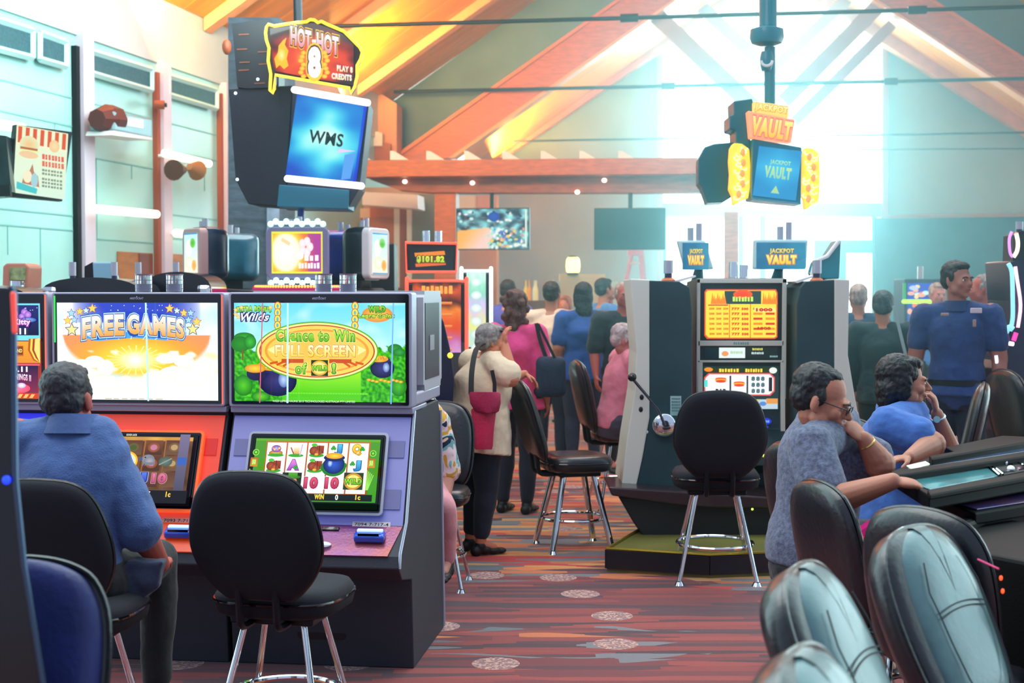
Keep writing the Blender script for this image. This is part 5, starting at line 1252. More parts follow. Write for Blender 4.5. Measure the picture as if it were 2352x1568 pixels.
# carousel of slot machines with rounded toppers around the sign post
def topper_machine(px, D, heading, lab, picture, wd=.42, z0=1.77, z1=2.13, frame=None, bulbs=False, case='#22304a', group='carousel slot machines with toppers', y0=None, arc=False, ht=None):
    p = at(px, 670, D); t = thing('slot_machine', lab, 'slot machine', (p.x, p.y, 0), -R(heading) , group)
    h = wd / 2
    bb = NB(); side_prism(bb, [(0, .4), (-.12, .62), (-.02, .9), (.0, 1.6), (.12, 1.68), (.40, 1.66), (.42, 0), (.02, 0)], -.28, .28); obj('cabinet', bb, M_sidegrey, t, smooth=0, bevel=.02)
    bb = NB(); boxc(bb, -.08, .08, .12, .22, 1.60, z0 + .05); obj('topper_neck', bb, M_dark, t, bevel=.01)
    bb = NB(); front_prism(bb, rrect(-h - .03, z0 - .02, h + .03, z1 + .02, .05), .0, .07); fr = obj('topper_frame', bb, frame or M_silverp, t, smooth=30, bevel=.01)
    # bulbous rear shell
    rings = []
    for f, y in ((1, .07), (1.0, .14), (.92, .22), (.7, .27), (.3, .29)):
        rings.append([(x * f, y, (z0 + z1) / 2 + (z - (z0 + z1) / 2) * (f * .5 + .5)) for x, z in rrect(-h - .02, z0 - .03, h + .02, z1 + .03, .06)])
    bb = NB(); loft(bb, rings); obj('topper_shell', bb, mat('shell_' + case[1:], case, .28, coat=.4, var=.3, vscale=5), t, smooth=50)
    pc = picture(wd - .03, z1 - z0 - .04); pc.build('topper_screen', t, (0, -.004, z0 + .02))
    if bulbs:
        for zz in (z0 - .045, z1 + .045):
            bb = NB()
            for i in range(11): ell(bb, (-h + .01 + i * (wd - .02) / 10, -.01, zz + (.012 if i % 2 else -.008)), (.024, .02, .024), seg=10)
            obj('bulb_row', bb, lit('cyan_bulbs', '#c8fff4', 1.1), t)
    bb = NB(); cone(bb, (0, .12, z1 + .02), (0, .12, z1 + .10), .024, .024, 12); cone(bb, (-.06, .12, z1 + .02), (-.06, .12, z1 + .08), .02, .02, 12); obj('signal_lamp', bb, mat('candle_top'), t)
    # main screen and play shelf
    bb = NB(); boxc(bb, -.24, .24, -.006, .0, 1.02, 1.52); obj('main_screen', bb, lit('dim_screen', '#5a3a8a', .7), t, smooth=0)
    bb = NB(); prism(bb, [(-.27, -.02, .91), (.27, -.02, .91), (.27, -.13, .64), (-.27, -.13, .64)], (0, -.012, .006)); obj('button_shelf', bb, M_silver, t, smooth=0)
    if arc:
        bb = NB(); tube(bb, [(.36 * math.sin(a), .10 - .22 * math.cos(a) , 1.675) for a in [i * .1 - 1.1 for i in range(23)]], .028, 8); a_ = obj('light_arc', bb, mat('arc_body', '#8a2a5a', .3, emit='#c81c6a', es=.6), t)
        bb = NB()
        for i in range(34):
            a = -1.0 + i * 2.0 / 33; ell(bb, (.375 * math.sin(a), .10 - .245 * math.cos(a), 1.69), (.008, .008, .010), seg=6)
        obj('arc_leds', bb, lit('amber_led', '#ffc23a', 1.8), a_)
    return t
def pic_flower(w_, h_):
    p = Picture(0, 0, 110, 66, w_, h_)
    def fn(u, v):
        d = math.hypot((u - .28) * 1.6, v - .5); return ramp([(0, '#ffffff'), (.42, '#fffce0'), (.5, '#ffd23a'), (.7, '#f07a3a'), (1.2, '#b03a9a')], d + (.25 if u > .7 else 0))
    p.back(fn, 40, 24)
    for a, b, c, d in ((0, 0, 110, 3), (0, 63, 110, 66), (0, 0, 3, 66), (107, 0, 110, 66)): p.rect(a, b, c, d, '#e8f03a')
    for k in range(5): p.ell(74 + 9 * math.cos(k * 1.256), 24 + 9 * math.sin(k * 1.256), 7, 7, '#fff6ff', '#ffe0f8')
    p.ell(62, 38, 7, 6, '#ffffff'); p.marks(70, 37, 104, 46, '#ffffff', 3); p.marks(58, 49, 104, 58, '#ffffff')
    p.line(22, 12, 40, 20, 6, '#ffd9a0')
    return p
def pic_fruit(w_, h_):
    p = Picture(0, 0, 40, 66, w_, h_); p.back(lambda u, v: mixc((.75, .95, 1), (1, 1, .9), v), 6, 8)
    p.ell(14, 24, 9, 14, '#ffffff'); p.ell(26, 16, 8, 8, '#3ab84a', '#8ae05a'); p.ell(16, 48, 12, 10, '#ffffff', '#e8f8c8'); p.ell(30, 52, 7, 9, '#f0a04a', '#f8d07a'); p.rect(0, 0, 40, 2, '#2a9ad0'); p.rect(0, 64, 40, 66, '#2a9ad0')
    return p
def pic_dark(w_, h_):
    p = Picture(0, 0, 100, 60, w_, h_); p.rect(0, 0, 100, 60, '#1c3060', '#182048'); return p
topper_machine(683, 10.9, 0, 'slot machine with a glowing flower topper between two rows of white bulbs', pic_flower, bulbs=True, frame=mat('lilac_frame', '#8a86b0', .35), arc=True)
topper_machine(440, 11.2, 52, 'slot machine with a narrow fruit topper seen from the side, left of the stone column', pic_fruit, wd=.27, frame=mat('peach_frame', '#c8a0a0', .35))
topper_machine(520, 12.5, 150, 'slot machine turned away showing a dark teal topper shell before the stone column', pic_dark, wd=.44, case='#256078')
topper_machine(790, 12.0, 185, 'slot machine turned away showing a blue topper shell right of the flower topper', pic_dark, wd=.42, case='#1c2fa8')
topper_machine(872, 11.2, -66, 'slot machine with bright topper edge seen from the side, left of the jackpot total screen', pic_fruit, wd=.27, frame=M_white, case='#1e2c38')
def pic_total(w_, h_):
    p = Picture(0, 0, 110, 62, w_, h_); p.rect(0, 0, 110, 62, '#171418', '#1c1c2c')
    p.poly([(12, 14), (88, 8), (90, 18), (14, 24)], '#f08a2c'); p.poly([(16, 50), (92, 44), (90, 36), (14, 42)], '#e86a2c'); p.rect(16, 22, 88, 40, '#7a3a1c')
    p.text('$101.82', 18, 21, 88, 40, '#e8f04a', '#a8d83a', out=((.10, '#3a2a10'),), bold=.07); return p
def curve_machine(px0, px1, D, ytop, lab, neon, pic, tp=None, group='curved neon slot machines'):
    a = at(px0, 670, D); c = at(px1, 670, D); w2 = (c.x - a.x) / 2
    t = thing('slot_machine', lab, 'slot machine', ((a.x + c.x) / 2, D, 0), 0, group); z = at(px0, ytop, D).z
    prof = [(0.05, z), (-.03, z - .02), (-.02, 1.25), (-.08, .95), (-.24, .80), (-.24, .68), (-.02, .6), (0, 0), (.5, 0), (.5, z)]
    bb = NB(); side_prism(bb, prof, -w2, w2); obj('cabinet', bb, M_dark, t, smooth=0, bevel=.01)
    for s in (-1, 1):
        bb = NB(); tube(bb, [(s * w2, y, z_) for y, z_ in catmull([(.02, z), (-.035, z - .02), (-.025, 1.25), (-.085, .95), (-.245, .80)], 4)], .016, 8); obj('neon_edge', bb, neon, t)
    bb = NB(); cap(bb, (-w2, -.01, z), (w2, -.01, z), .012, .012, 8); obj('neon_top', bb, neon, t)
    pc = pic(2 * w2 - .09, z - .96); pc.build('main_screen', t, (0, -.036, .95 + .0))
    bb = NB(); prism(bb, [(-w2, -.085, .94), (w2, -.085, .94), (w2, -.24, .79), (-w2, -.24, .79)], (0, -.012, .012)); obj('button_shelf', bb, M_silver, t, smooth=0)
    if tp:
        x0, x1, y0, y1 = tp; A = wp([(x0, y0), (x1, y0 + 2), (x1 - 2, y1), (x0 + 2, y1)], D + .02)
        bb = NB(); prism(bb, A, V((0, .2, 0))); tf = obj('topper', bb, M_dark, t, world=True, smooth=0, bevel=.01)
        W_, H_ = quad_size(A); quad_picture(pic_total(W_ * .86, H_ * .84), 'topper_screen', tf, [A[3] + (q - A[3]) * 1.0 for q in A], off=.012)
        bb = NB(); tube(bb, [q - V((0, .01, 0)) for q in A], .012, 8, True); obj('topper_neon', bb, neon, tf, world=True)
        for xx in (.38, .62):
            q = A[0].lerp(A[1], xx) + V((0, .1, 0)); bb = NB(); cone(bb, q, q + V((0, 0, .10)), .03, .03, 12); obj('signal_lamp', bb, M_chrome, t, world=True)
    return t
def pic_orange(w_, h_):
    p = Picture(0, 0, 110, 220, w_, h_)
    p.back(lambda u, v: ramp([(0, '#3a1c1c'), (.08, '#e85a2a'), (.2, '#4a1c1c'), (.3, '#f08a3a'), (.45, '#e0502a'), (.6, '#c86aa0'), (.72, '#d8b0e8'), (.85, '#e87a5a'), (1, '#5a2a3a')], v + nz(u * 5, v * 8) * .06), 12, 40)
    p.marks(20, 8, 92, 26, '#ffb04a')
    for k in range(6): p.rect(18, 44 + k * 26, 90, 50 + k * 26, '#f8a85a', '#d85a3a')
    return p
def pic_cool(w_, h_):
    p = Picture(0, 0, 60, 200, w_, h_); p.back(lambda u, v: ramp([(0, '#d8fff0'), (.2, '#8ae0c0'), (.35, '#d8c8f8'), (.55, '#e8f08a'), (.7, '#b8e8f8'), (1, '#5a7ae8')], v + nz(u * 4, v * 9) * .12), 10, 40)
    for k in range(7): p.ell(30, 20 + k * 26, 16, 8, '#ffffff', '#c8f0e8')
    return p
neonC = lit('coral_neon', '#ff5a44', 1.1); neonW = lit('white_neon', '#e8fff8', 1.6)
curve_machine(935, 1072, 11.3, 645, 'orange glowing slot machine under a $101.82 jackpot topper', neonC, pic_orange, (932, 1050, 557, 624))
curve_machine(1060, 1128, 12.4, 622, 'slot machine with thick white neon edge right of the orange glowing machine', neonW, pic_cool, None)
bb = NB()
tw = thing('slot_machine', 'dark slot machine back with amber screen edge between flower topper and jackpot topper', 'slot machine', at(852, 670, 12.6) * 1.0); tw.location.z = 0
prism(bb, wp([(815, 560), (905, 558), (910, 1098), (815, 1098)], 12.6), V((0, .4, 0))); obj('cabinet', bb, M_dark, tw, world=True, smooth=0, bevel=.01)
bb = NB(); prism(bb, wp([(820, 572), (840, 570), (838, 625), (820, 625)], 12.58), V((0, .01, 0))); obj('screen', bb, lit('amber_screen', '#e8a03a', .9), tw, world=True, smooth=0)
# dark curved cabinet right behind the big leprechaun machine
t = thing('slot_machine', 'navy curved side of a slot machine right behind the leprechaun machine', 'slot machine', at(1010, 670, 8.6) * 1.0); t.location.z = 0
bb = NB(); prism(bb, wp([(960, 702), (1003, 706), (1020, 740), (1034, 800), (1044, 870), (1040, 940), (1046, 1288), (960, 1288)], 8.6), V((-.1, .6, 0))); obj('cabinet', bb, mat('navy_cabinet', '#151c3c', .4), t, world=True, smooth=0, bevel=.01)
bb = NB(); ell(bb, at(1034, 816, 8.58), (.018, .012, .018), seg=12); obj('lock_light', bb, lit('yellow_light', '#e8e04a', .9), t, world=True)
# ================================================================== the vault group, centre right
M_ivory = mat('ivory_trim', '#d8ddd2', 0.4)
M_tealside = mat('teal_black_side', '#22444c', 0.45, var=.15, vscale=3)
# platform: low black plinth with brass edges
pf = thing('machine_plinth', 'low black and olive plinth with brass edging under the vault slot machines', 'plinth', at_z(1620, 1270, 0))
bb = NB(); Z1 = .13
top_ = [at_z(1394, 1262, Z1), at_z(1478, 1212, Z1), at_z(1700, 1150, Z1), at_z(1990, 1160, Z1), at_z(1990, 1262, Z1), at_z(1630, 1276, Z1)]
prism(bb, top_, (0, 0, -Z1)); obj('plinth_body', bb, mat('olive_top', '#6e6c34', 0.45, var=.25, vscale=2), pf, world=True, smooth=0)
bb = NB()
for a, c_ in zip(top_, top_[1:]): 
    d = (c_ - a).normalized(); n_ = V((d.y, -d.x, 0))
q = top_; low = []
for a, c_ in ((q[0], q[5]), (q[5], q[4]), (q[0], q[1])):
    d = (c_ - a); n_ = V((d.y, -d.x, 0)).normalized(); n_ = n_ if n_.y < 0 or a is q[0] and c_ is q[1] else -n_
    if a is q[0] and c_ is q[1]: n_ = V((-1, 0, 0))
    prism(bb, [a + n_ * .012, c_ + n_ * .012, c_ + n_ * .012 - V((0, 0, Z1 - .02)), a + n_ * .012 - V((0, 0, Z1 - .02))], -n_ * .01)
obj('plinth_skirt', bb, M_dark, pf, world=True, smooth=0)
bb = NB(); tube(bb, [p_ + V((0, 0, .006)) for p_ in (q[1], q[0], q[5], q[4])], .010, 6); obj('brass_edge', bb, mat('brass', '#c8a83a', .25, .8), pf, world=True)
# curved stand for the side machines: profile across the picture, extruded away
def side_machine(lab, trim, body, D, depth, lever, strip):
    c = at(sum(p_[0] for p_ in body) / len(body), 670, D)
    t = thing('slot_machine', lab, 'slot machine', (c.x, D + depth / 2, Z1), 0, 'white trimmed machines of the vault group')
    bb = NB(); prism(bb, wp(body, D), V((0, depth, 0))); obj('cabinet', bb, M_tealside, t, world=True, smooth=0, bevel=.006)
    bb = NB(); prism(bb, wp(trim, D - .012), V((0, depth + .024, 0))); tr = obj('front_trim', bb, M_ivory, t, world=True, smooth=0, bevel=.008)
    if lever:
        p0 = at(1526, 976, D - .05); bb = NB(); cone(bb, at(1527, 976, D - .001), p0, .075, .05, 24); ell(bb, p0, (.075, .025, .075), seg=24); lv = obj('lever_hub', bb, M_chrome, t, world=True)
        bb = NB(); tube(bb, [p0 + V((0, -.04, 0)), at(1512, 940, D - .11), at(1455, 872, D - .12)], .009, 8); obj('lever_arm', bb, mat('dark_chrome', '#5a6068', .2, .9), lv, world=True)
        bb = NB(); ell(bb, at(1452, 866, D - .12), (.028,) * 3); obj('lever_knob', bb, M_gblack, lv, world=True)
        bb = NB()
        for x, y, r in ((1474, 912, .014), (1472, 940, .014)): ell(bb, at(x, y, D - .012), (r, .006, r * 1.3), seg=12)
        obj('lock', bb, M_dark, t, world=True)
        bb = NB(); ell(bb, at(1485, 992, D - .002), (.012, .006, .012), seg=12); obj('button', bb, M_white, t, world=True)
        p = Picture(0, 0, 26, 46, .07, .125); p.rect(0, 0, 26, 46, '#9fc8c8', '#8ab8b8'); [p.marks(3, 5 + k * 7, 23, 8 + k * 7, '#4a6a70') for k in range(5)]
        o = p.build('side_sticker', t, (0, 0, 0), lit=False); M4 = Matrix.Identity(4); M4.translation = at(1552, 954, D - .003); o.matrix_basis = wm(t).inverted() @ M4
    return t
V2 = side_machine('white edged slot machine in side view with chrome pull lever', 
    [(1448, 640), (1492, 642), (1492, 960), (1476, 1050), (1462, 1114), (1428, 1114), (1440, 1010), (1458, 900), (1462, 810), (1456, 730)],
    [(1492, 644), (1560, 646), (1584, 660), (1590, 720), (1590, 1160), (1462, 1150), (1462, 1114), (1476, 1050), (1492, 960)], 9.05, .55, True, 1)
V3 = side_machine('white edged slot machine in side view right of the yellow and red machine', 
    [(1917, 640), (1952, 642), (1950, 700), (1948, 815), (1962, 900), (1982, 1010), (1994, 1110), (1940, 1110), (1917, 960)],
    [(1838, 660), (1850, 646), (1917, 642), (1917, 960), (1940, 1110), (1940, 1150), (1830, 1160), (1830, 700)], 9.15, .55, False, -1)
for (t_, pts) in ((V2, ((1535, 640), )), (V3, ((1876, 640), ))):
    for x, y in pts: candle(t_, at(x, y + 4, 9.2), .13, .03)
for t_, x0, x1 in ((V2, 1552, 1598), (V3, 1832, 1870)):
    bb = NB(); prism(bb, wp([(x0, 650), (x1, 636), (x1, 632), (x0 - 8, 646)], 9.2), V((0, .3, 0))); obj('top_lid', bb, M_white, t_, world=True, smooth=0)
# centre machine facing the aisle: yellow pay table, reels below
cx = at(1702, 670, 9.35)
vm = thing('slot_machine', 'slot machine with yellow and red pay table and three reels facing the camera', 'slot machine', (cx.x, cx.y, Z1), 0)
k_ = 9.35 / FPX; W2 = 101 * k_
bb = NB(); side_prism(bb, [(0, 1.74 - Z1 - .0), (0, .98), (.015, .94), (-.02, .62), (-.20, .50), (-.22, .40), (-.02, .33), (0, 0), (.55, 0), (.55, 1.72 - Z1)], -W2, W2); obj('cabinet', bb, mat('teal_black_front', '#16323a', .4), vm, smooth=0, bevel=.006)
def pv(x, y): return ((x - 1702) * k_, 1.65 - (y - 670) * k_ - Z1)
bb = NB()
for x0, y0, x1, y1 in ((1600, 640, 1608, 916), (1796, 640, 1806, 916), (1600, 640, 1806, 650), (1603, 782, 1800, 794), (1603, 827, 1800, 832)):
    a = pv(x0, y1); c_ = pv(x1, y0); boxc(bb, a[0], c_[0], -.016, .0, a[1], c_[1])
obj('face_frame', bb, M_ivory, vm, smooth=0, bevel=.003)
bb = NB(); a = pv(1604, 1130); c_ = pv(1615, 830)
for x0, x1 in ((1603, 1614), (1793, 1803)):
    prism(bb, [(pv(x0, 0)[0], -.015, pv(0, 832)[1]), (pv(x1, 0)[0], -.015, pv(0, 832)[1]), (pv(x1, 0)[0], -.04, pv(0, 990)[1]), (pv(x0, 0)[0], -.04, pv(0, 990)[1])], (0, .03, 0))
obj('side_rail', bb, M_ivory, vm, smooth=0)
p = Picture(1618, 662, 1786, 778, 168 * k_, 116 * k_)
p.poly([(1622, 664), (1782, 664), (1786, 672), (1786, 774), (1780, 778), (1624, 778), (1618, 770), (1618, 670)], '#e85a3a')
p.poly([(1625, 667), (1780, 667), (1783, 674), (1783, 772), (1778, 775), (1628, 775), (1621, 768), (1621, 672)], '#ffe24a')
p.rect(1664, 668, 1748, 698, '#2a4a4a'); p.ell(1706, 676, 22, 10, '#f0402a', '#f0602a'); p.marks(1682, 681, 1730, 692, '#c8f06a')
for k in range(8):
    p.poly([(1632 + k * 4, 698), (1636 + k * 4, 672 + (k % 3) * 5), (1640 + k * 4, 698)], '#f08a2c'); p.poly([(1750 + k * 4, 698), (1753 + k * 4, 670 + (k % 3) * 5), (1757 + k * 4, 698)], '#f08a2c')
p.rect(1626, 699, 1672, 702, '#d0502a'); p.rect(1674, 698, 1676, 775, '#e0702a'); p.rect(1722, 698, 1724, 775, '#e0702a')
for j in range(6):
    y = 706 + j * 11.5
    for i, (xa, xb) in enumerate(((1628, 1640), (1644, 1656), (1660, 1672), (1679, 1698), (1702, 1718), (1729, 1750), (1757, 1778))):
        if i < 3: p.text('200', xa, y, xb, y + 5, '#d8602a', bold=.06)
        elif i < 5: p.text(('777', '500')[i - 3], xa, y, xb, y + 6, '#e03a2a', bold=.08)
        else: p.rect(xa, y, xb, y + 5, '#d83a2a' if (i + j) % 2 else '#f0902a')
p.rect(1730, 706, 1778, 716, '#ffe98a'); p.text('1000', 1734, 707, 1772, 715, '#c82a1c', bold=.08); p.text('1000', 1738, 750, 1768, 757, '#c82a1c', bold=.08)
x_, z_ = pv(1702, 778); p.build('pay_table', vm, (x_, -.004, z_))
p = Picture(1618, 797, 1786, 824, 168 * k_, 27 * k_); p.rect(1618, 797, 1786, 824, '#10201f'); p.rect(1652, 798, 1712, 822, '#e0f4f0'); p.ell(1666, 812, 8, 6, '#f09a5a'); p.marks(1678, 806, 1706, 812, '#a8d0a0'); p.marks(1728, 799, 1752, 804, '#d8d85a'); p.marks(1726, 808, 1754, 813, '#c8e0e0'); p.marks(1768, 816, 1786, 820, '#8ab0b0')
x_, z_ = pv(1702, 824); p.build('message_panel', vm, (x_, -.004, z_))
p = Picture(0, 0, 100, 8, 90 * k_, 8 * k_); p.marks(30, 1, 70, 7, '#7ab0a8'); x_, z_ = pv(1702, 792); p.build('maker_logo', vm, (x_, -.0165, z_), lit=False)
p = Picture(1616, 840, 1790, 940, 174 * k_, 100 * k_); p.rect(1616, 840, 1790, 940, '#1c3434'); p.rect(1622, 844, 1786, 856, '#2a3a1c'); p.marks(1652, 846, 1698, 854, '#ffe04a'); p.marks(1712, 846, 1752, 854, '#ffe04a'); p.ell(1628, 848, 10, 5, '#f0902a'); p.ell(1776, 850, 9, 7, '#e8f0e8')
p.poly([(1628, 856), (1770, 856), (1780, 866), (1780, 898), (1770, 908), (1628, 908), (1618, 898), (1618, 866)], '#e85a5a')
p.poly([(1630, 859), (1768, 859), (1777, 868), (1777, 896), (1768, 905), (1630, 905), (1621, 896), (1621, 868)], '#ffffff'); p.rect(1618, 872, 1626, 888, '#5ae0d8')
for x in (1660, 1699): p.rect(x + 16, 862, x + 20, 903, '#1c2c38')
p.rect(1766, 866, 1774, 898, '#1c2428')
for cx_ in (1656, 1698): p.ell(cx_, 878 if cx_ > 1690 else 869, 13, 3, '#f0502a'); p.ell(cx_, 881 if cx_ > 1690 else 872, 14, 3, '#f0b02a'); p.ell(cx_, 884 if cx_ > 1690 else 875, 12, 3, '#e8402a')
p.text('BAR', 1644, 892, 1670, 901, '#1c2c38', bold=.09)
for j in range(3):
    for i in range(3): p.text('8', 1726 + i * 11, 864 + j * 14, 1734 + i * 11, 874 + j * 14, '#3a5a68', out=((.06, '#b8d8e0'),), bold=.06)
p.rect(1700, 916, 1786, 938, '#b8d0e0'); p.rect(1716, 918, 1728, 930, '#d84a3a'); p.rect(1732, 916, 1742, 926, '#e8d04a'); p.ell(1752, 926, 8, 5, '#5a8ad0'); p.rect(1760, 914, 1786, 926, '#e09a4a')
x_, z_ = pv(1702, 940); p.build('reels', vm, (x_, -.020, z_))
p = Picture(0, 0, 60, 40, .12, .08); p.ell(30, 15, 22, 12, '#2040d8', '#1c30b8'); p.marks(16, 11, 44, 19, '#7ab0ff'); p.ell(30, 33, 12, 4, '#2040c8'); x_, z_ = pv(1756, 984); p.build('blue_logo', vm, (x_, -.045, z_))
bb = NB(); 
for i in range(6): ell(bb, (-.2 + i * .08, -.215, .465), (.018, .012, .01), seg=10)
obj('play_button', bb, lit('green_button', '#c8e85a', .8), vm)
bb = NB(); cone(bb, (-.02, .2, 1.60), (-.02, .2, 1.72), .03, .03, 12); cone(bb, (.05, .2, 1.60), (.05, .2, 1.70), .03, .03, 12); obj('signal_lamp', bb, M_chrome, vm)
# flared dark stand below
fs = thing('machine_stand', 'flared black stand under the vault slot machines with a red lipped edge', 'stand', at_z(1620, 1150, 0.5)); fs.location = (at(1620, 670, 9.0).x, 9.2, Z1)
ul = [at(1397, 1122, 8.75), at(1560, 1146, 8.62), at(1640, 1150, 8.62), at(1640, 1152, 9.0), at(1400, 1124, 9.3)]
bb = NB()
U_ = [(1397, 1120), (1500, 1140), (1640, 1158), (1900, 1160)]
pr = wp([(1397, 1118), (1900, 1150), (1900, 1168), (1640, 1166), (1560, 1160), (1405, 1138)], 8.8); prism(bb, pr, V((0, .5, 0))); obj('stand_lip', bb, mat('red_black_lip', '#2c1a20', .3, coat=.4), fs, world=True, smooth=0, bevel=.01)
bb = NB(); prism(bb, wp([(1420, 1140), (1900, 1164), (1900, 1262), (1480, 1236), (1455, 1200)], 8.86), V((0, .4, 0))); obj('stand_body', bb, mat('black_stand', '#15181c', .5), fs, world=True, smooth=0, bevel=.01)
bb = NB()
for x, y in ((1728, 1169), (1700, 1180)): ell(bb, at(x, y, 8.845), (.008, .006, .008), seg=8)
obj('indicator', bb, lit('green_led', '#d8f06a', 1.2), fs, world=True)
# toppers JACKPOT VAULT
def vault_topper(pts, D, lab, dim=1.0):
    A = wp(pts, D); t = thing('slot_topper', lab, 'topper display', (A[2] + A[3]) / 2, 0, 'vault toppers')
    bb = NB(); prism(bb, A, V((0, .09, 0))); obj('casing', bb, mat('cyan_white_case', '#c8eef0', .35), t, world=True, smooth=0, bevel=.012)
    W_, H_ = quad_size(A); p = Picture(0, 0, 120, 72, W_ * .93, H_ * .9)
    p.back(lambda u, v: mixc((.16, .42, .58), (.22, .55, .68), u + nz(u * 3, v * 3) * .4), 10, 8)
    p.text('JACKPOT', 32, 16, 92, 32, '#f0e06a', '#e0b83a', out=((.08, '#2a6a78'),), bold=.06); p.text('VAULT', 24, 34, 98, 58, '#fff08a', '#f0c83a', out=((.08, '#e08a3a'),), bold=.08)
    quad_picture(p, 'screen', t, A, off=.004)
    c_ = (A[2] + A[3]) / 2 + V((0, .05, 0)); bb = NB(); cone(bb, c_, V((c_.x, c_.y + .1, 1.70)), .03, .05, 12); obj('neck', bb, M_cyancase, t, world=True)
    q = (A[0] + A[1]) / 2 + V((0, .05, 0)); bb = NB(); cone(bb, q, q + V((0, 0, .09)), .022, .022, 12); cone(bb, q + V((.06, 0, 0)), q + V((.06, 0, .12)), .022, .022, 12); obj('signal_lamp', bb, mat('candle_top'), t, world=True)
vault_topper([(1734, 550), (1856, 550), (1852, 618), (1732, 618)], 9.7, 'topper reading JACKPOT VAULT straight above the yellow and red slot machine')
vault_topper([(1556, 552), (1620, 552), (1640, 618), (1574, 618)], 9.9, 'narrower turned topper reading JACKPOT VAULT, left of the other vault topper')
t = thing('slot_topper', 'white rimmed topper seen edge on, right of the vault toppers', 'topper display', at(1900, 630, 9.45))
bb = NB(); prism(bb, wp([(1925, 550), (1932, 552), (1928, 640), (1880, 640), (1868, 628), (1876, 600), (1900, 590)], 9.45), V((0, .2, 0))); obj('casing', bb, M_cyancase, t, world=True, smooth=0, bevel=.01)
bb = NB(); tube(bb, wp([(1928, 552), (1900, 588), (1872, 600), (1864, 636)], 9.43), .014, 8); obj('rim', bb, M_white, t, world=True)
bb = NB(); cone(bb, at(1900, 638, 9.5), at(1900, 652, 9.5), .04, .04, 12); obj('neck', bb, M_cyancase, t, world=True)
# colourful machines glimpsed between
def pic_strip(w_, h_):
    p = Picture(0, 0, 20, 220, w_, h_); p.back(lambda u, v: ramp([(0, '#ffc2a0'), (.1, '#7a7ae0'), (.25, '#e8f070'), (.4, '#f0b84a'), (.52, '#70e0e0'), (.62, '#c86af0'), (.75, '#f0e860'), (.88, '#ff8a7a'), (1, '#3a50e0')], v), 2, 60)
    for k in range(12): p.ell(8 + k % 2 * 5, 8 + k * 18, 5, 6, '#ffffff' if k % 3 else '#ff6a5a')
    return p
for k, (x0, x1, lab) in enumerate(((1560, 1640, 'rear slot machine whose bright strip of screen shows left of the yellow and red machine'), (1780, 1862, 'rear slot machine whose bright strip of screen shows right of the yellow and red machine'))):
    c_ = at((x0 + x1) / 2, 670, 10.3); t = thing('slot_machine', lab, 'slot machine', (c_.x, c_.y, 0), 0, 'machines behind the vault group')
    w2 = (x1 - x0) / 2 * 10.3 / FPX
    bb = NB(); boxc(bb, -w2, w2, 0, .4, 0, 1.70); obj('cabinet', bb, M_dark, t, smooth=0, bevel=.01)
    pic_strip(2 * w2 - .03, 1.05).build('screen', t, (0, -.005, .58))
# ---------------------------------------------------------------- machines far right
def pic_far(w_, h_):
    p = Picture(0, 0, 60, 90, w_, h_); p.rect(0, 0, 60, 90, '#1c3ac0', '#20308a'); rr = random.Random(4)
    for i in range(30): p.ell(rr.uniform(4, 56), rr.uniform(4, 86), rr.uniform(3, 9), rr.uniform(3, 5), rr.choice(['#ffb08a', '#ff7a5a', '#ffe070', '#c8f8ff', '#b8c8ff', '#f0608a']))
    return p
for k, (x0, x1, y0, y1, D, lab) in enumerate(((2078, 2160, 650, 760, 17.0, 'distant slot machine with green light bar behind the officer'), (2262, 2332, 650, 760, 16.4, 'distant slot machine with red and blue screen beside the white neon machine'))):
    c_ = at((x0 + x1) / 2, 670, D); w2 = (x1 - x0) / 2 * D / FPX; t = thing('slot_machine', lab, 'slot machine', (c_.x, c_.y, 0), 0, 'distant slot machines at the right')
    z1 = at(x0, y0, D).z; bb = NB(); boxc(bb, -w2, w2, 0, .5, 0, z1 + .05); obj('cabinet', bb, mat('blue_black', '#141a48', .5), t, smooth=0, bevel=.01)
    pic_far(2 * w2 - .06, .62).build('screen', t, (0, -.005, z1 - .62))
    bb = NB(); cap(bb, (-w2 - .02, -.03, z1 - .22), (w2 * .9, -.03, z1 - .22), .025, .025, 8); obj('light_bar', bb, lit('green_tube', '#a0f040', 1.2), t)
    bb = NB(); boxc(bb, -w2 - .02, -w2 + .01, -.02, .02, z1 - .2, z1 + .0); obj('edge_light', bb, lit('dim_green', '#2a9a4a', .5), t)
    bb = NB(); cone(bb, (0, .1, z1 + .05), (0, .1, z1 + .2), .035, .035, 10); obj('signal_lamp', bb, mat('candle_top'), t)
DN = 9.6
t = thing('slot_machine', 'curved slot machine outlined in white and pink neon at the right edge', 'slot machine', at(2330, 670, DN) * 1.0); t.location.z = 0
bb = NB(); prism(bb, wp([(2318, 600), (2336, 596), (2420, 596), (2420, 1220), (2330, 1220), (2320, 1000), (2300, 900), (2290, 850), (2302, 830), (2322, 760), (2324, 690)], DN), V((0, .5, 0))); obj('cabinet', bb, mat('navy_gloss', '#10153a', .25, coat=.3), t, world=True, smooth=0, bevel=.01)
def neon(pts, r, m, nm): bb = NB(); tube(bb, wp(catmull(pts, 4), DN - .02), r, 8); return obj(nm, bb, m, t, world=True)
neon([(2316, 605), (2324, 625), (2326, 680), (2326, 730), (2320, 760)], .015, mat('cyan_strip', '#a8e8e8', .3, emit='#8ae0e8', es=.7), 'side_screen')
neon([(2332, 612), (2336, 640), (2344, 700), (2338, 752)], .012, lit('pink_neon', '#ffb8d8', 1.4), 'neon_edge')
neon([(2324, 532), (2318, 550), (2320, 580), (2326, 590)], .010, lit('violet_neon', '#c88ae8', 1.0), 'topper_neon')
neon([(2334, 536), (2338, 556), (2336, 576), (2328, 590)], .014, lit('cream_neon', '#fff0c8', 1.0), 'topper_neon')
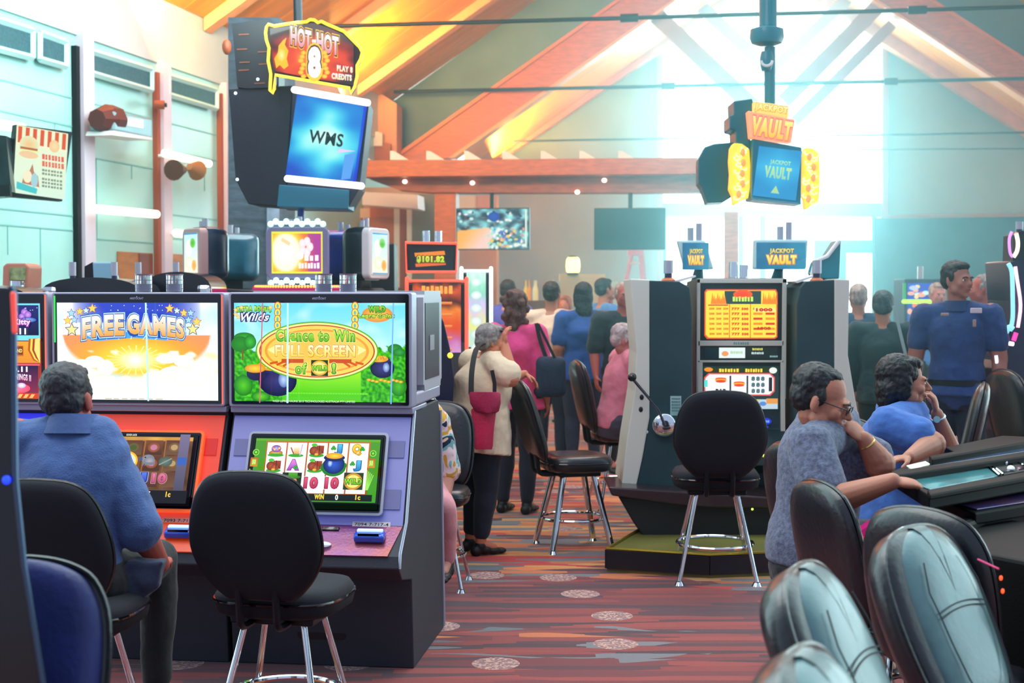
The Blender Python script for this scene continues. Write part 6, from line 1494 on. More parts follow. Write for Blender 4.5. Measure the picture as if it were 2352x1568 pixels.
neon([(2304, 778), (2316, 752), (2326, 756)], .02, mat('cyan_strip'), 'button_glow'); neon([(2294, 792), (2310, 788), (2328, 790)], .014, lit('white_neon2', '#fff8ff', 1.6), 'shelf_neon')
neon([(2288, 816), (2290, 834)], .012, lit('blue_neon', '#c8d8ff', 1.5), 'shelf_neon'); neon([(2328, 782), (2334, 764)], .016, lit('magenta_neon', '#f040a0', 1.0), 'button_glow')
for x in (2338, 2344): candle(t, at(x, 536, DN + .05), .08, .016)
bb = NB(); prism(bb, wp([(2328, 540), (2346, 530), (2420, 530), (2420, 600), (2326, 600)], DN + .02), V((0, .2, 0))); obj('topper', bb, M_dark, t, world=True, smooth=0)

# ---------------------------------------------------------------- electronic table, lower right
tb = thing('gaming_terminal', 'long black electronic gaming table with sloping glass screens, lower right', 'gaming table', at_z(2330, 1290, 0)); tb.location = (2.05, 4.6, 0)
def zpoly(pts, z, th, name, m, parent=tb, bevel=.006):
    bb = NB(); prism(bb, [at_z(x, y, z) for x, y in pts], (0, 0, -th)); return obj(name, bb, m, parent, world=True, smooth=0, bevel=bevel)
M_glasst = mat('table_glass', '#1a3440', 0.04, coat=.8)
M_satin = mat('satin_black', '#05060a', .55, spec=.12)
Zt = 1.0
zpoly([(2044, 1082), (2142, 1046), (2440, 996), (2440, 1082), (2134, 1136)], Zt, .05, 'frame', M_satin)
zpoly([(2046, 1082), (2440, 1024), (2440, 1034), (2054, 1092)], Zt + .03, .03, 'divider_rail', M_satin)
zpoly([(2130, 1124), (2440, 1066), (2440, 1080), (2136, 1135)], Zt + .012, .02, 'front_rail', M_satin)
zpoly([(2134, 1046), (2440, 992), (2440, 1000), (2140, 1053)], Zt + .03, .03, 'rear_rail', M_satin)
zpoly([(2064, 1094), (2256, 1064), (2292, 1092), (2136, 1122)], Zt + .006, .005, 'screen', mat('aqua_screen', '#4a9096', .06, emit='#2a6a70', es=.2, coat=.4, var=.35, vscale=5))
g2 = zpoly([(2258, 1063), (2440, 1036), (2440, 1064), (2294, 1091)], Zt + .006, .005, 'button_panel', mat('panel_dark', '#20282c', .4, spec=.2))
zpoly([(2150, 1056), (2440, 1003), (2440, 1022), (2078, 1078)], Zt + .006, .005, 'rear_screen', mat('small_screens', '#24405c', .08, emit='#203c60', es=.35, var=.8, vscale=7, coat=.3))
zpoly([(2196, 1040), (2400, 1004), (2300, 1000), (2170, 1026)], Zt - .005, .03, 'far_flap', M_satin)
for x, y in ((2276, 1068), (2322, 1061), (2290, 1081), (2336, 1073)):
    bb = NB(); prism(bb, [at_z(x, y, Zt + .010), at_z(x + 34, y - 5, Zt + .010), at_z(x + 38, y - 1, Zt + .010), at_z(x + 4, y + 4, Zt + .010)], (0, 0, -.004)); obj('button_slot', bb, M_gblack, g2, world=True, smooth=0)
for x, y in ((2306, 1062), (2322, 1076)):
    bb = NB(); ell(bb, at_z(x, y, Zt + .014), (.014, .02, .012), seg=8); obj('button', bb, M_white, g2, world=True)
for x0, y0, x1, y1 in ((2262, 1062, 2296, 1090), (2270, 1061, 2304, 1089), (2328, 1052, 2350, 1068)):
    bb = NB(); tube(bb, [at_z(x0, y0, Zt + .010), at_z(x1, y1, Zt + .010)], .004, 5); obj('edge_strip', bb, M_chrome, g2, world=True)
zpoly([(2082, 1068), (2126, 1058), (2136, 1064), (2094, 1076)], Zt + .012, .005, 'white_card', lit('glowing_card', '#dfe6c8', .7))  # white card on the table, brightened by added emission
bb = NB(); ell(bb, at_z(2148, 1083, Zt + .010), (.02, .03, .004), seg=12); obj('lit_spot', bb, lit('aqua_spot', '#8ff0e0', .7), tb, world=True)
zpoly([(2140, 1138), (2440, 1082), (2440, 1146), (2240, 1178), (2226, 1174)], .93, .04, 'player_ledge', M_satin)
zpoly([(2152, 1140), (2430, 1088), (2430, 1140), (2244, 1168)], .936, .005, 'ledge_glass', mat('blue_ledge', '#2a4aa0', .08, coat=.5, var=.6, vscale=3, col2='#a86a5a'))
zpoly([(2176, 1196), (2240, 1172), (2440, 1142), (2440, 1156), (2262, 1184), (2192, 1212)], .91, .07, 'armrest', M_satin, bevel=.015)
# tall dark cabinet side nearer the camera
bb = NB(); prism(bb, [at_z(2222, 1208, .88), at_z(2276, 1188, .88), at_z(2520, 1214, .88), at_z(2520, 1320, .88), at_z(2240, 1266, .88)], (0, 0, -.86)); obj('cabinet', bb, mat('brown_black', '#0e0b0d', .6, spec=.15, bump=.1, bscale=120), tb, world=True, smooth=0, bevel=.012)
bb = NB(); cone(bb, at(2246, 1284, 3.63), at(2294, 1306, 3.55), .0022, .0022, 6); obj('light_line', bb, lit('magenta_line', '#b01c5a', .8), tb, world=True)
for x, y in ((2299, 1327), (2303, 1357)):
    bb = NB(); ell(bb, at(x, y, 3.5), (.004, .003, .006), seg=10); obj('red_led', bb, lit('red_led', '#ff4a20', 2.0), tb, world=True)
# red and magenta lit seat base between the chairs
t = thing('floor_lamp_box', 'small red glowing light box on the floor between the dark leather chairs', 'light', (at(1990, 1225, 5.0).x, 5.0, at(1990, 1260, 5.0).z))
t.location.z = 0
bb = NB(); prism(bb, wp([(1974, 1236), (2014, 1222), (2014, 1250), (1978, 1256)], 5.0), V((0, .06, 0))); obj('lit_panel', bb, lit('red_panel', '#e01c1c', 1.0), t, world=True, smooth=0)
bb = NB(); prism(bb, wp([(1972, 1222), (2012, 1196), (2016, 1222), (1974, 1234)], 5.0), V((0, .06, 0))); obj('lit_panel', bb, lit('magenta_panel', '#b01c6a', .6), t, world=True, smooth=0)
bb = NB(); a = at(1972, 1258, 5.0); c_ = at(2018, 1258, 5.0); boxc(bb, a.x, c_.x, 5.0, 5.1, 0, a.z); obj('box', bb, M_dark, t, world=True, smooth=0)
# near dark cabinet edge at the left
t = thing('slot_machine', 'very near dark slot machine edge running down the left side of the photo', 'slot machine', at(0, 670, 2.9) * 1.0); t.location.z = 0
bb = NB(); prism(bb, wp([(-120, 655), (20, 657), (34, 672), (33, 800), (36, 1100), (56, 1300), (104, 1600), (130, 2400), (-120, 2400)], 2.9), V((-.25, .5, 0))); obj('cabinet', bb, mat('night_panel', '#0d1018', .35, coat=.3), t, world=True, smooth=0, bevel=.012)
bb = NB(); tube(bb, wp([(24, 660), (33, 672), (32, 800), (35, 1100), (55, 1300), (104, 1600)], 2.885), .007, 8); obj('rim', bb, mat('rim_steel', '#4a5a70', .2, .8), t, world=True)
bb = NB(); ell(bb, at(15, 1102, 2.88), (.009, .008, .009), seg=12); obj('blue_light', bb, lit('blue_light', '#1c3cff', 1.6), t, world=True)
bb = NB(); cap(bb, at(30, 676, 2.87), at(34, 760, 2.87), .006, .006, 8); obj('red_light', bb, lit('red_glow', '#e04a40', .6), t, world=True)
# pharmacy of the far wall: counter, lamp, ladder
t = thing('table_lamp', 'glowing yellow lamp on the far counter before the grey wall', 'lamp', at(1316, 626, 22))
bb = NB(); lathe(bb, [(.08, 0), (.10, .02), (.11, .1), (.10, .2), (.08, .235)], 20, at(1316, 626, 22)); obj('shade', bb, mat('lamp_glow', '#fff8a0', .4, emit='#fff27a', es=3.5), t, world=True)
bb = NB(); lathe(bb, [(.09, -.03), (.09, 0.0)], 20, at(1316, 626, 22)); lathe(bb, [(.06, .235), (.06, .26)], 16, at(1316, 626, 22)); obj('cap', bb, M_steel, t, world=True)
t = thing('counter', 'cream counter with lit upper block under the yellow lamp', 'counter', at_z(1320, 900, 0)); t.location = at(1320, 670, 22); t.location.z = 0
bb = NB(); prism(bb, wp([(1286, 629), (1390, 629), (1390, 700), (1286, 700)], 22), V((0, .5, 0))); obj('upper_block', bb, mat('cream_paint', '#f0e8b0', .5), t, world=True, smooth=0)
bb = NB(); prism(bb, wp([(1262, 646), (1420, 646), (1420, 915), (1262, 915)], 22.02), V((0, .5, 0))); obj('counter_body', bb, mat('pale_mint', '#c8e8dc', .5), t, world=True, smooth=0)
# bottles on the counter ledge and pendant glints
for k, (x, c) in enumerate(((1208, '#e8d84a'), (1228, '#d8f0d0'), (1232, '#f0e8a0'), (1216, '#f0a84a'), (1270, '#e8fff0'), (1258, '#a8d8a0'))):
    t_ = tag(obj('bottle', lathe(NB(), [(.03, 0), (.032, .12), (.03, .17), (.012, .22), (.012, .28), (.014, .30)], 12), mat('bottle_' + c[1:], c, .2, emit=c, es=.15), loc=at(x, 690, 21.2 - k * .01)), 'small bright bottle on the back bar between the standing visitors', 'bottle', 'bottles on the back bar')
t_ = thing('back_bar', 'low back bar holding bottles behind the standing visitors', 'bar', at(1230, 670, 21.3)); t_.location.z = 0
bb = NB(); prism(bb, wp([(1195, 690), (1285, 690), (1285, 925), (1195, 925)], 21.05), V((0, .35, 0))); obj('bar_body', bb, mat('bar_brown', '#6a4a34', .5), t_, world=True, smooth=0)
# step ladder
M_pink = mat('fibreglass_pink', '#e85a7a', .5); t = thing('step_ladder', 'pink step ladder standing open near the tall window', 'ladder', at(1462, 670, 24)); t.location.z = 0
for k, (x0, x1, dy) in enumerate(((1452, 1390, 0), (1470, 1496, 0), (1452, 1400, .7), (1474, 1512, .7))):
    bb = NB(); cone(bb, at(x0, 576, 24 + dy * .3), V((at(x1, 894, 24).x, 24 + dy, 0.0)), .035, .035, 4); obj('rail', bb, M_pink, t, world=True, smooth=0)
bb = NB(); prism(bb, wp([(1446, 574), (1478, 574), (1480, 586), (1444, 586)], 23.95), V((0, .35, 0))); obj('top_cap', bb, M_pink, t, world=True, smooth=0)
for k in range(6):
    y = 604 + k * 46; f = (y - 576) / 318.0; bb = NB(); cone(bb, at(1452 - 62 * f, y, 24 - .01), at(1470 + 26 * f, y, 24 - .01), .022, .022, 4); obj('step', bb, mat('pale_step', '#f0d8d8', .4), t, world=True, smooth=0)
# yellow-orange striped gaming stand seen low between people
t = thing('striped_stand', 'low dark stand with two glowing orange bars between the visitors', 'stand', at(1300, 670, 14.5)); t.location.z = 0
bb = NB(); prism(bb, wp([(1276, 842), (1320, 842), (1320, 1030), (1276, 1030)], 14.5), V((0, .3, 0))); obj('body', bb, M_dark, t, world=True, smooth=0)
for y in (848, 864):
    bb = NB(); cap(bb, at(1278, y, 14.46), at(1318, y, 14.46), .016, .016, 8); obj('light_bar', bb, lit('orange_bar', '#ffa83a', 1.2), t, world=True)
# ================================================================== people
def skin(c, n): return mat('skin_' + n, c, 0.55, bump=0.08, bscale=120, sub=.1)
def cloth(n, c, var=.12, sc=8, bump=.2, bs=60, col2=None): return mat('cloth_' + n, c, 0.85, bump=bump, bscale=bs, var=var, vscale=sc, col2=col2, sheen=.15)
def hair_m(n, c): return mat('hair_' + n, c, 0.55, bump=0.9, bscale=38, var=.35, vscale=30, vstretch=(1, 1, .35))
def basis(f, up):
    f = V(f).normalized(); up = V(up); r = f.cross(up).normalized(); u = r.cross(f).normalized()
    return Matrix((r, f, u)).transposed()          # columns: right, forward, up
def ring_e(c, r, f, a, b, n=22):
    return [c + r * (a * math.cos(i * 2 * PI / n)) + f * (b * math.sin(i * 2 * PI / n)) for i in range(n)]
def head_solids(bm, c, B, s, old=False):
    def p(x, y, z): return c + B @ (V((x, y, z)) * s)
    def E(x, y, z, a, b_, d, rot=None, seg=18): ell(bm, p(x, y, z), (a * s, b_ * s, d * s), B @ rot if rot else B, seg)
    E(0, -.018, .030, .074, .094, .084, seg=28); E(0, .020, -.020, .064, .070, .088, seg=24); E(0, .035, -.070, .048, .050, .036); E(0, .072, -.098, .022, .018, .016)
    E(0, .082, .020, .048, .013, .011); E(-.024, .083, .016, .022, .012, .009); E(.024, .083, .016, .022, .012, .009)
    cap(bm, p(0, .088, .008), p(0, .110, -.026), .0085 * s, .0135 * s); E(-.011, .100, -.030, .008, .010, .007); E(.011, .100, -.030, .008, .010, .007)
    for x in (-1, 1):
        E(x * .036, .062, -.026, .026, .024, .024); E(x * .030, .074, -.001, .017, .013, .010)
        E(x * .076, -.008, -.010, .010, .017, .031, Matrix.Rotation(x * -.25, 3, 'Z')); E(x * .074, .000, -.034, .007, .010, .010)
        E(x * .052, .020, -.060, .020, .034, .030)
    E(0, .090, -.054, .023, .011, .0065); E(0, .088, -.065, .020, .011, .0075); E(0, .080, -.048, .030, .014, .016)
def hand_solids(bm, w, d, nrm, s=1.0, curl=0.5, thumb=1, spread=1.0, point=False):
    """w wrist, d direction of the palm, nrm out of the palm's back; thumb = +1/-1 side"""
    d = V(d).normalized(); nrm = V(nrm); nrm = (nrm - d * nrm.dot(d)).normalized(); side = d.cross(nrm) * thumb
    pc = w + d * .045 * s
    ell(bm, pc, (.040 * s, .050 * s, .016 * s), Matrix((side, d, nrm)).transposed(), 16)
    ell(bm, w + d * .070 * s, (.040 * s, .022 * s, .013 * s), Matrix((side, d, nrm)).transposed(), 14)
    for k, (o, L) in enumerate(((.030, .82), (.011, .95), (-.009, .88), (-.028, .70))):
        b_ = w + d * (.080 - abs(k - 1.3) * .004) * s + side * o * s
        a = 0.15; dirc = (d + side * (o * 2.2) * spread).normalized(); p_ = b_; r = .0092 * s
        for j, seg in enumerate((.040, .026, .020)):
            a += curl * (.55, .9, .7)[j] * (0.3 if point and k == 0 else 1)
            dd = dirc * math.cos(a) - nrm * math.sin(a); q = p_ + dd * seg * L * s
            cap(bm, p_, q, r, r * .93, 10); p_ = q; r *= .93
    t0 = w + d * .022 * s + side * .030 * s; t1 = t0 + (side * .75 + d * .6 - nrm * .35).normalized() * .036 * s; t2 = t1 + (side * .25 + d * .9 - nrm * (.3 + curl * .4)).normalized() * .032 * s
    cap(bm, t0, t1, .013 * s, .0105 * s, 10); cap(bm, t1, t2, .0105 * s, .0085 * s, 10)
def person(label, base, heading, H=1.72, sit=None, female=False, girth=1.0, lean=0.0, J=None, look=None, hair='short', hairc=('grey', '#6a6a70'), skinc=('fair', '#c98f78'),
           top=('shirt', '#4a5a9a'), sleeve=.55, bottom=('dark', '#14182c'), leglen=.92, shoes='#0c0d12', vs=.010, fine=False, handR=None, handL=None, group=None, top_name='shirt', collar=None, glasses=False, eyes=True, side_lean=0.0, head_drop=0.0, shorts=False, hipw=1.0, shirt_len=.0, beard=False):
    h = R(heading); f = V((math.sin(h), math.cos(h), 0)); r = V((math.cos(h), -math.sin(h), 0)); Z = V((0, 0, 1)); J = J or {}
    bx = V((base[0], base[1], 0)); g = girth
    t = thing('person', label, 'person', bx, 0, group)
    pel = bx + Z * ((sit + .10) if sit is not None else .53 * H)
    lean_ = R(lean); U = (Z * math.cos(lean_) + f * math.sin(lean_) + r * math.sin(R(side_lean))).normalized(); F = (f * math.cos(lean_) - Z * math.sin(lean_)).normalized()
    sw = (.112 if not female else .098) * H * (0.5 + 0.5 * g); hw = .052 * H * hipw
    chest = pel + U * .21 * H; neck = pel + U * .305 * H; shc = pel + U * .282 * H
    hc = J.get('head', neck + U * .095 * H + F * (.018 + head_drop) * H - Z * head_drop * H * .6)
    hs = H / 1.74
    lk = V(look) if look is not None else F
    B = basis(lk, Z if abs(lk.normalized().z) < .9 else f)
    shL = J.get('shL', shc - r * sw); shR = J.get('shR', shc + r * sw)
    elL = J.get('elL', shL - Z * .17 * H - r * .03 * H + f * (-.01 if sit is None else .03) * H); elR = J.get('elR', shR - Z * .17 * H + r * .03 * H + f * (-.01 if sit is None else .03) * H)
    wrL = J.get('wrL', elL + (-Z * .93 + f * .32 if sit is None else f * .8 - Z * .4 + r * .3).normalized() * .145 * H); wrR = J.get('wrR', elR + (-Z * .93 + f * .32 if sit is None else f * .8 - Z * .4 - r * .3).normalized() * .145 * H)
    if sit is None:
        hipL, hipR = pel - r * hw, pel + r * hw
        knL = J.get('knL', bx - r * .055 * H + f * .02 * H + Z * .275 * H); knR = J.get('knR', bx + r * .055 * H + f * .01 * H + Z * .275 * H)
        anL = J.get('anL', bx - r * .06 * H + Z * .05 * H - f * .01 * H); anR = J.get('anR', bx + r * .06 * H + Z * .05 * H - f * .02 * H)
        fdL = fdR = f
    else:
        hipL, hipR = pel - r * hw, pel + r * hw
        knL = J.get('knL', pel - r * .10 * H + f * .25 * H + Z * .0); knR = J.get('knR', pel + r * .10 * H + f * .25 * H + Z * .0)
        anL = J.get('anL', V((knL.x, knL.y, .05 * H + max(0, sit - .42) * .6)) - f * .03 * H); anR = J.get('anR', V((knR.x, knR.y, .05 * H + max(0, sit - .42) * .6)) - f * .03 * H)
        fdL = fdR = f
    # ---- bare body, one continuous surface
    def torso(bm, gr, z0=-.05, z1=.305, k=1.0):
        prof = [(-.07, .070 * hipw, .060), (-.03, .088 * hipw * (1 + .3 * (g - 1)), .070 * g), (.02, .094 * hipw * g ** .5, .074 * g), (.09, .080 * g, .066 * g), (.15, .086 * g, .068 * g), (.21, .098 * (1 if not female else .93) * g ** .6, .072 * g ** .7), (.262, .100 * (1 if not female else .92), .058), (.288, .070, .042), (.312, .036, .034)]
        if female: prof[5] = (.205, .090 * g ** .6, .082 * g ** .7)
        prof = catmull(prof, 3); rings = []
        for z, a, b_ in prof:
            if z < z0 or z > z1: continue
            rings.append(ring_e(pel + U * z * H, r, F, a * H + gr, b_ * H + gr))
        loft(bm, rings)
        for s_, sh in ((-1, shL), (1, shR)): cap(bm, shc + r * s_ * .045 * H - U * .005 * H, sh - U * .015 * H, .040 * H + gr, .036 * H * g ** .5 + gr)
    def arm(bm, sh, el, wr, gr, a0=0.0, a1=2.0):
        R_ = (.034 * g ** .6, .029 * g ** .6, .0262 * g ** .4, .0165)
        if a1 <= 1: e = sh.lerp(el, a1); cap(bm, sh - U * .01 * H, e, R_[0] * H + gr, (R_[0] + (R_[1] - R_[0]) * a1) * H + gr * 1.3); return
        cap(bm, sh, el, R_[0] * H + gr, R_[1] * H + gr); m = el.lerp(wr, .3); cap(bm, el, m, R_[1] * H * .93 + gr, R_[2] * H + gr)
        if a1 >= 2: cap(bm, m, wr, R_[2] * H + gr, R_[3] * H + gr)
        else: cap(bm, m, el.lerp(wr, a1 - 1), R_[2] * H + gr, (R_[2] + (R_[3] - R_[2]) * (a1 - 1)) * H + gr)
    def leg(bm, hp, kn, an, gr, l=1.0):
        gg = g ** .5; cap(bm, hp, kn, .056 * H * gg * (1.08 if female else 1) + gr, .034 * H * gg + gr)
        m = kn.lerp(an, .3)
        if l > .35: cap(bm, kn, m, .033 * H * gg + gr, .033 * H * gg + gr); cap(bm, m, kn.lerp(an, l), .033 * H * gg + gr, (.033 + (.021 - .033) * l) * H + gr * 1.3)
    bm = NB(); torso(bm, 0); head_solids(bm, hc, B, hs)
    cap(bm, neck - U * .02 * H, hc - B.col[2] * .055 * hs - B.col[1] * .012 * hs, .034 * H * (1 if not female else .85), .033 * H * (1 if not female else .82))
    for sh, el, wr in ((shL, elL, wrL), (shR, elR, wrR)): arm(bm, sh, el, wr, 0)
    for k_, (el, wr, hd, sd) in enumerate(((elL, wrL, handL, 1), (elR, wrR, handR, -1))):
        hd = hd or {}; d = V(hd.get('d', (wr - el))); hand_solids(bm, wr, d, hd.get('n', (r * (-1 if k_ == 0 else 1) + f * .2)), hs * hd.get('s', 1.0), hd.get('curl', .35), hd.get('thumb', 1 if k_ == 0 else -1), point=hd.get('point', False))
    for hp, kn, an in ((hipL, knL, anL), (hipR, knR, anR)): leg(bm, hp, kn, an, 0); cap(bm, an, an + f * .06 * H - Z * .02 * H, .021 * H, .018 * H)
    me = voxel(bm, vs * (.5 if fine else 1), 4 if fine else 3)
    me.transform(Matrix.Translation(-bx)); body = obj('body', me, skin(skinc[1], skinc[0]), t)
    def part(name, bm, m, v=None, sm=5, disp=0.0, ds=.12, par=None):
        me = voxel(bm, v or vs, sm, disp, ds); me.transform(Matrix.Translation(-bx)); return obj(name, me, m, par or t)
    # ---- clothes
    bm = NB(); torso(bm, .012, z0=(-.075 - shirt_len if sit is None else -.045), z1=.302 if collar else .296)
    if shirt_len: loft(bm, [ring_e(pel - U * shirt_len * H, r, F, (.098 * hipw * g ** .5) * H + .03, .078 * g * H + .03), ring_e(pel + U * .02 * H, r, F, (.094 * hipw * g ** .5) * H + .016, .074 * g * H + .016), ring_e(pel + U * .09 * H, r, F, .082 * g * H + .012, .068 * g * H + .012)])
    for sh, el, wr in ((shL, elL, wrL), (shR, elR, wrR)): arm(bm, sh, el, wr, .012 + (.004 if sleeve > 1 else .008), a1=sleeve if sleeve <= 1 else sleeve)
    sh_o = part(top_name, bm, cloth(*top) if isinstance(top, tuple) else top, disp=.016 if fine else .02, ds=.09)
    if collar:
        bm = NB(); cc = neck + U * .004 * H - F * .004 * H
        loft(bm, [ring_e(cc - U * .022 * H, r, F, .064 * H, .060 * H, 24), ring_e(cc + U * .016 * H, r, F, .045 * H, .045 * H, 24), ring_e(cc + U * .016 * H, r, F, .040 * H, .040 * H, 24), ring_e(cc - U * .022 * H, r, F, .052 * H, .050 * H, 24)], caps=False)
        bmesh.ops.translate(bm, verts=bm.verts, vec=-bx); obj('collar', bm, cloth(*collar), sh_o, smooth=50)
    bm = NB(); loft(bm, [ring_e(pel + U * z * H, r, F, a * H + q, b_ * H + q) for z, a, b_, q in ((-.07, .080 * hipw, .066, .010), (-.04, .088 * hipw, .070 * g, .004), (.01, .090 * hipw * g ** .5, .072 * g, -.006), (.05, .080 * g, .066 * g, -.010))])
    for hp, kn, an in ((hipL, knL, anL), (hipR, knR, anR)): leg(bm, hp, kn, an, .012, leglen)
    part('shorts' if shorts else 'trousers', bm, cloth(*bottom), disp=.014)
    for s_, an in ((-1, anL), (1, anR)):
        bm = NB(); z0 = an.z - .05 * H
        for y, z, a, b_, d in ((-.020, .020, .024, .026, .024), (.02, .024, .027, .034, .022), (.06, .017, .029, .036, .016), (.095, .014, .026, .026, .013)):
            ell(bm, V((an.x, an.y, z0)) + f * y * H + Z * z * H, (a * H, b_ * H, d * H), Matrix((r, f, Z)).transposed(), 14)
        ell(bm, V((an.x, an.y, z0 + .04 * H)), (.026 * H,) * 3, seg=12)
        part('shoe', bm, mat('shoe_' + shoes[1:], shoes, .5), v=.006)
    # ---- hair
    def hp_(x, y, z): return hc + B @ (V((x, y, z)) * hs)
    bm = NB(); hm = hair_m(*hairc)
    def HE(x, y, z, a, b_, d, seg=18): ell(bm, hp_(x, y, z), (a * hs, b_ * hs, d * hs), B, seg)
    if hair == 'short': HE(0, -.030, .046, .081, .095, .082, 24); HE(0, -.050, .000, .078, .070, .070); HE(0, .025, .088, .058, .050, .030); [HE(x * .070, .008, .020, .012, .022, .034) for x in (-1, 1)]
    elif hair == 'receding': HE(0, -.038, .048, .080, .088, .078, 24); HE(0, -.052, .000, .078, .068, .068); HE(0, .000, .092, .050, .045, .026); [HE(x * .069, .000, .014, .013, .024, .036) for x in (-1, 1)]
    elif hair == 'bald': HE(0, -.052, -.002, .078, .064, .050); [HE(x * .068, -.014, -.004, .013, .030, .028) for x in (-1, 1)]; HE(0, -.045, .045, .075, .080, .068)
    elif hair == 'bob': HE(0, -.034, .044, .094, .102, .090, 24); HE(0, -.060, -.030, .096, .074, .086); [HE(x * .078, -.020, -.010, .022, .045, .075) for x in (-1, 1)]; HE(0, .022, .088, .064, .055, .034); HE(0, -.075, -.080, .080, .05, .05)
    elif hair == 'curlyshort': HE(0, -.026, .044, .088, .098, .086, 24); HE(0, -.056, -.010, .084, .066, .070); HE(0, .030, .088, .060, .052, .034); [HE(x * .072, -.004, .006, .018, .034, .045) for x in (-1, 1)]
    elif hair == 'long':
        HE(0, -.030, .044, .088, .100, .086, 24); HE(0, -.060, -.030, .090, .062, .10); HE(0, -.075, -.13, .085, .050, .12); HE(0, -.078, -.22, .070, .042, .10); HE(0, .022, .088, .060, .050, .030)
        [HE(x * .072, -.010, -.030, .022, .036, .09) for x in (-1, 1)]
    elif hair == 'curly':
        HE(0, -.034, .046, .094, .104, .090, 24); rr = random.Random(2)
        for i in range(46): HE(rr.uniform(-.085, .085), rr.uniform(-.12, -.02), rr.uniform(-.17, .10), .032, .032, .034, 10)
        HE(0, -.06, -.06, .09, .06, .12)
    part('hair', bm, hm, v=.006 if not fine else .0045, sm=3, disp=.010 if hair != 'bald' else .004, ds=.018)
    if beard: pass
    # ---- eyes, brows
    if fine or eyes:
        for x in (-1, 1):
            bm = NB(); ell(bm, hp_(x * .030, .0765, -.0005) - bx, (.0125 * hs, .0125 * hs, .0085 * hs), B, 14); e = obj('eye', bm, mat('eye_white', '#d8d4cc', .2), t)
            bm = NB(); ell(bm, hp_(x * .030, .0862, -.0005) - bx, (.006 * hs, .003 * hs, .006 * hs), B, 12); obj('iris', bm, mat('iris_dark', '#1c1410', .2), e)
            bm = NB(); tube(bm, [hp_(x * a, b_, c_) - bx for a, b_, c_ in ((.012, .0965, .016), (.028, .0955, .021), (.046, .084, .016))], .0035 * hs, 6); obj('eyebrow', bm, hm, t)
        bm = NB(); tube(bm, [hp_(a, b_, c_) - bx for a, b_, c_ in ((-.020, .0925, -.060), (-.008, .0995, -.0585), (.008, .0995, -.0585), (.020, .0925, -.060))], .0025 * hs, 6); obj('mouth', bm, mat('lips', '#8a4444', .5), t)
    if glasses:
        gm = mat('spectacle_frame', '#1c1c24', .3, .5); bm = NB()
        for x in (-1, 1):
            tube(bm, [hp_(x * .032 + .023 * math.cos(a), .104, -.002 + .015 * math.sin(a)) - bx for a in [i * PI / 8 for i in range(16)]], .0018, 6, True)
            tube(bm, [hp_(x * .055, .104, .004) - bx, hp_(x * .078, .09, .006) - bx, hp_(x * .082, .0, .006) - bx], .002, 6)
        tube(bm, [hp_(-.010, .106, .002) - bx, hp_(.010, .106, .002) - bx], .002, 6); obj('glasses', bm, gm, t)
    t['_j'] = 0; del t['_j']
    return t, dict(hc=hc, B=B, hs=hs, shL=shL, shR=shR, elL=elL, elR=elR, wrL=wrL, wrR=wrR, pel=pel, f=f, r=r, U=U, bx=bx, neck=neck, F=F)

def bracelet(t, J, wr, el, m, rad=.030, name='watch', off=.02):
    d = (el - wr).normalized(); u = d.orthogonal().normalized(); s = d.cross(u); c = wr + d * off
    bm = NB(); tube(bm, [c + (u * math.cos(a) + s * math.sin(a)) * rad - J['bx'] for a in [i * 2 * PI / 24 for i in range(24)]], .006, 8, True); return obj(name, bm, m, t)

# 1 man at the FREE GAMES machine, seen from behind
mx = at(160, 670, 5.0)
pt, J = person('man in a blue-grey shirt seated, back turned, at the FREE GAMES machine', (mx.x + .02, 4.92), 2, 1.80, sit=.54, girth=1.05, lean=6, hair='short', hairc=('salt', '#23252e'), skinc=('ruddy', '#b0584c'),
    top=('bluegrey', '#3f5c92', .15, 5, .35, 180), sleeve=.93, bottom=('charcoal', '#0d0f16'), fine=True, vs=.009, look=(.12, 1, -.05), collar=('bluegrey2', '#3a5488'),
    J=dict(head=at(156, 915, 5.02), shR=at(272, 1092, 4.97), elR=at(325, 1225, 4.95), wrR=at(372, 1296, 5.14)), handR=dict(d=(-.25, .95, .05), n=(0, 0, 1), curl=.4))
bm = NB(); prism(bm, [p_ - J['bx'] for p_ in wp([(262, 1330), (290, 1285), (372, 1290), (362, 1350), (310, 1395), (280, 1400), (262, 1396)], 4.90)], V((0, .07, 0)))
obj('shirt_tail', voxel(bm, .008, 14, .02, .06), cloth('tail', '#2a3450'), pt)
# 3 grey-haired woman standing with red bag
wx = at(1098, 670, 8.95)
def wpt(x, y, D): return at(x, y, D)
pt, J = person('grey-haired woman in a cream top standing with a hand to her face', (wx.x, 8.95), 62, 1.50, female=True, girth=1.62, lean=7, hair='curlyshort', hairc=('silver', '#8a8582'), skinc=('peachy', '#d0805e'),
    top=('cream', '#ecd4b4', .06), top_name='blouse', sleeve=.75, bottom=('navy', '#10162a'), leglen=.80, shoes='#0a0b10', vs=.009, fine=True, hipw=1.25, shirt_len=.10, look=(1, .25, -.12), head_drop=.02,
    J=dict(head=wpt(1128, 782, 8.98), elR=wpt(1172, 868, 8.72), wrR=wpt(1160, 792, 8.80), elL=wpt(1150, 880, 9.15), wrL=wpt(1205, 858, 9.2)), handR=dict(d=(-.05, .1, 1), n=(-.8, -.3, 0), curl=.55), handL=dict(d=(.8, .1, -.5), n=(0, 0, 1), curl=.4))
bm = NB(); S = [at(1082, 905, 8.60), at(1084, 850, 8.64), at(1094, 802, 8.74), at(1112, 792, 8.92), at(1132, 812, 9.10)]
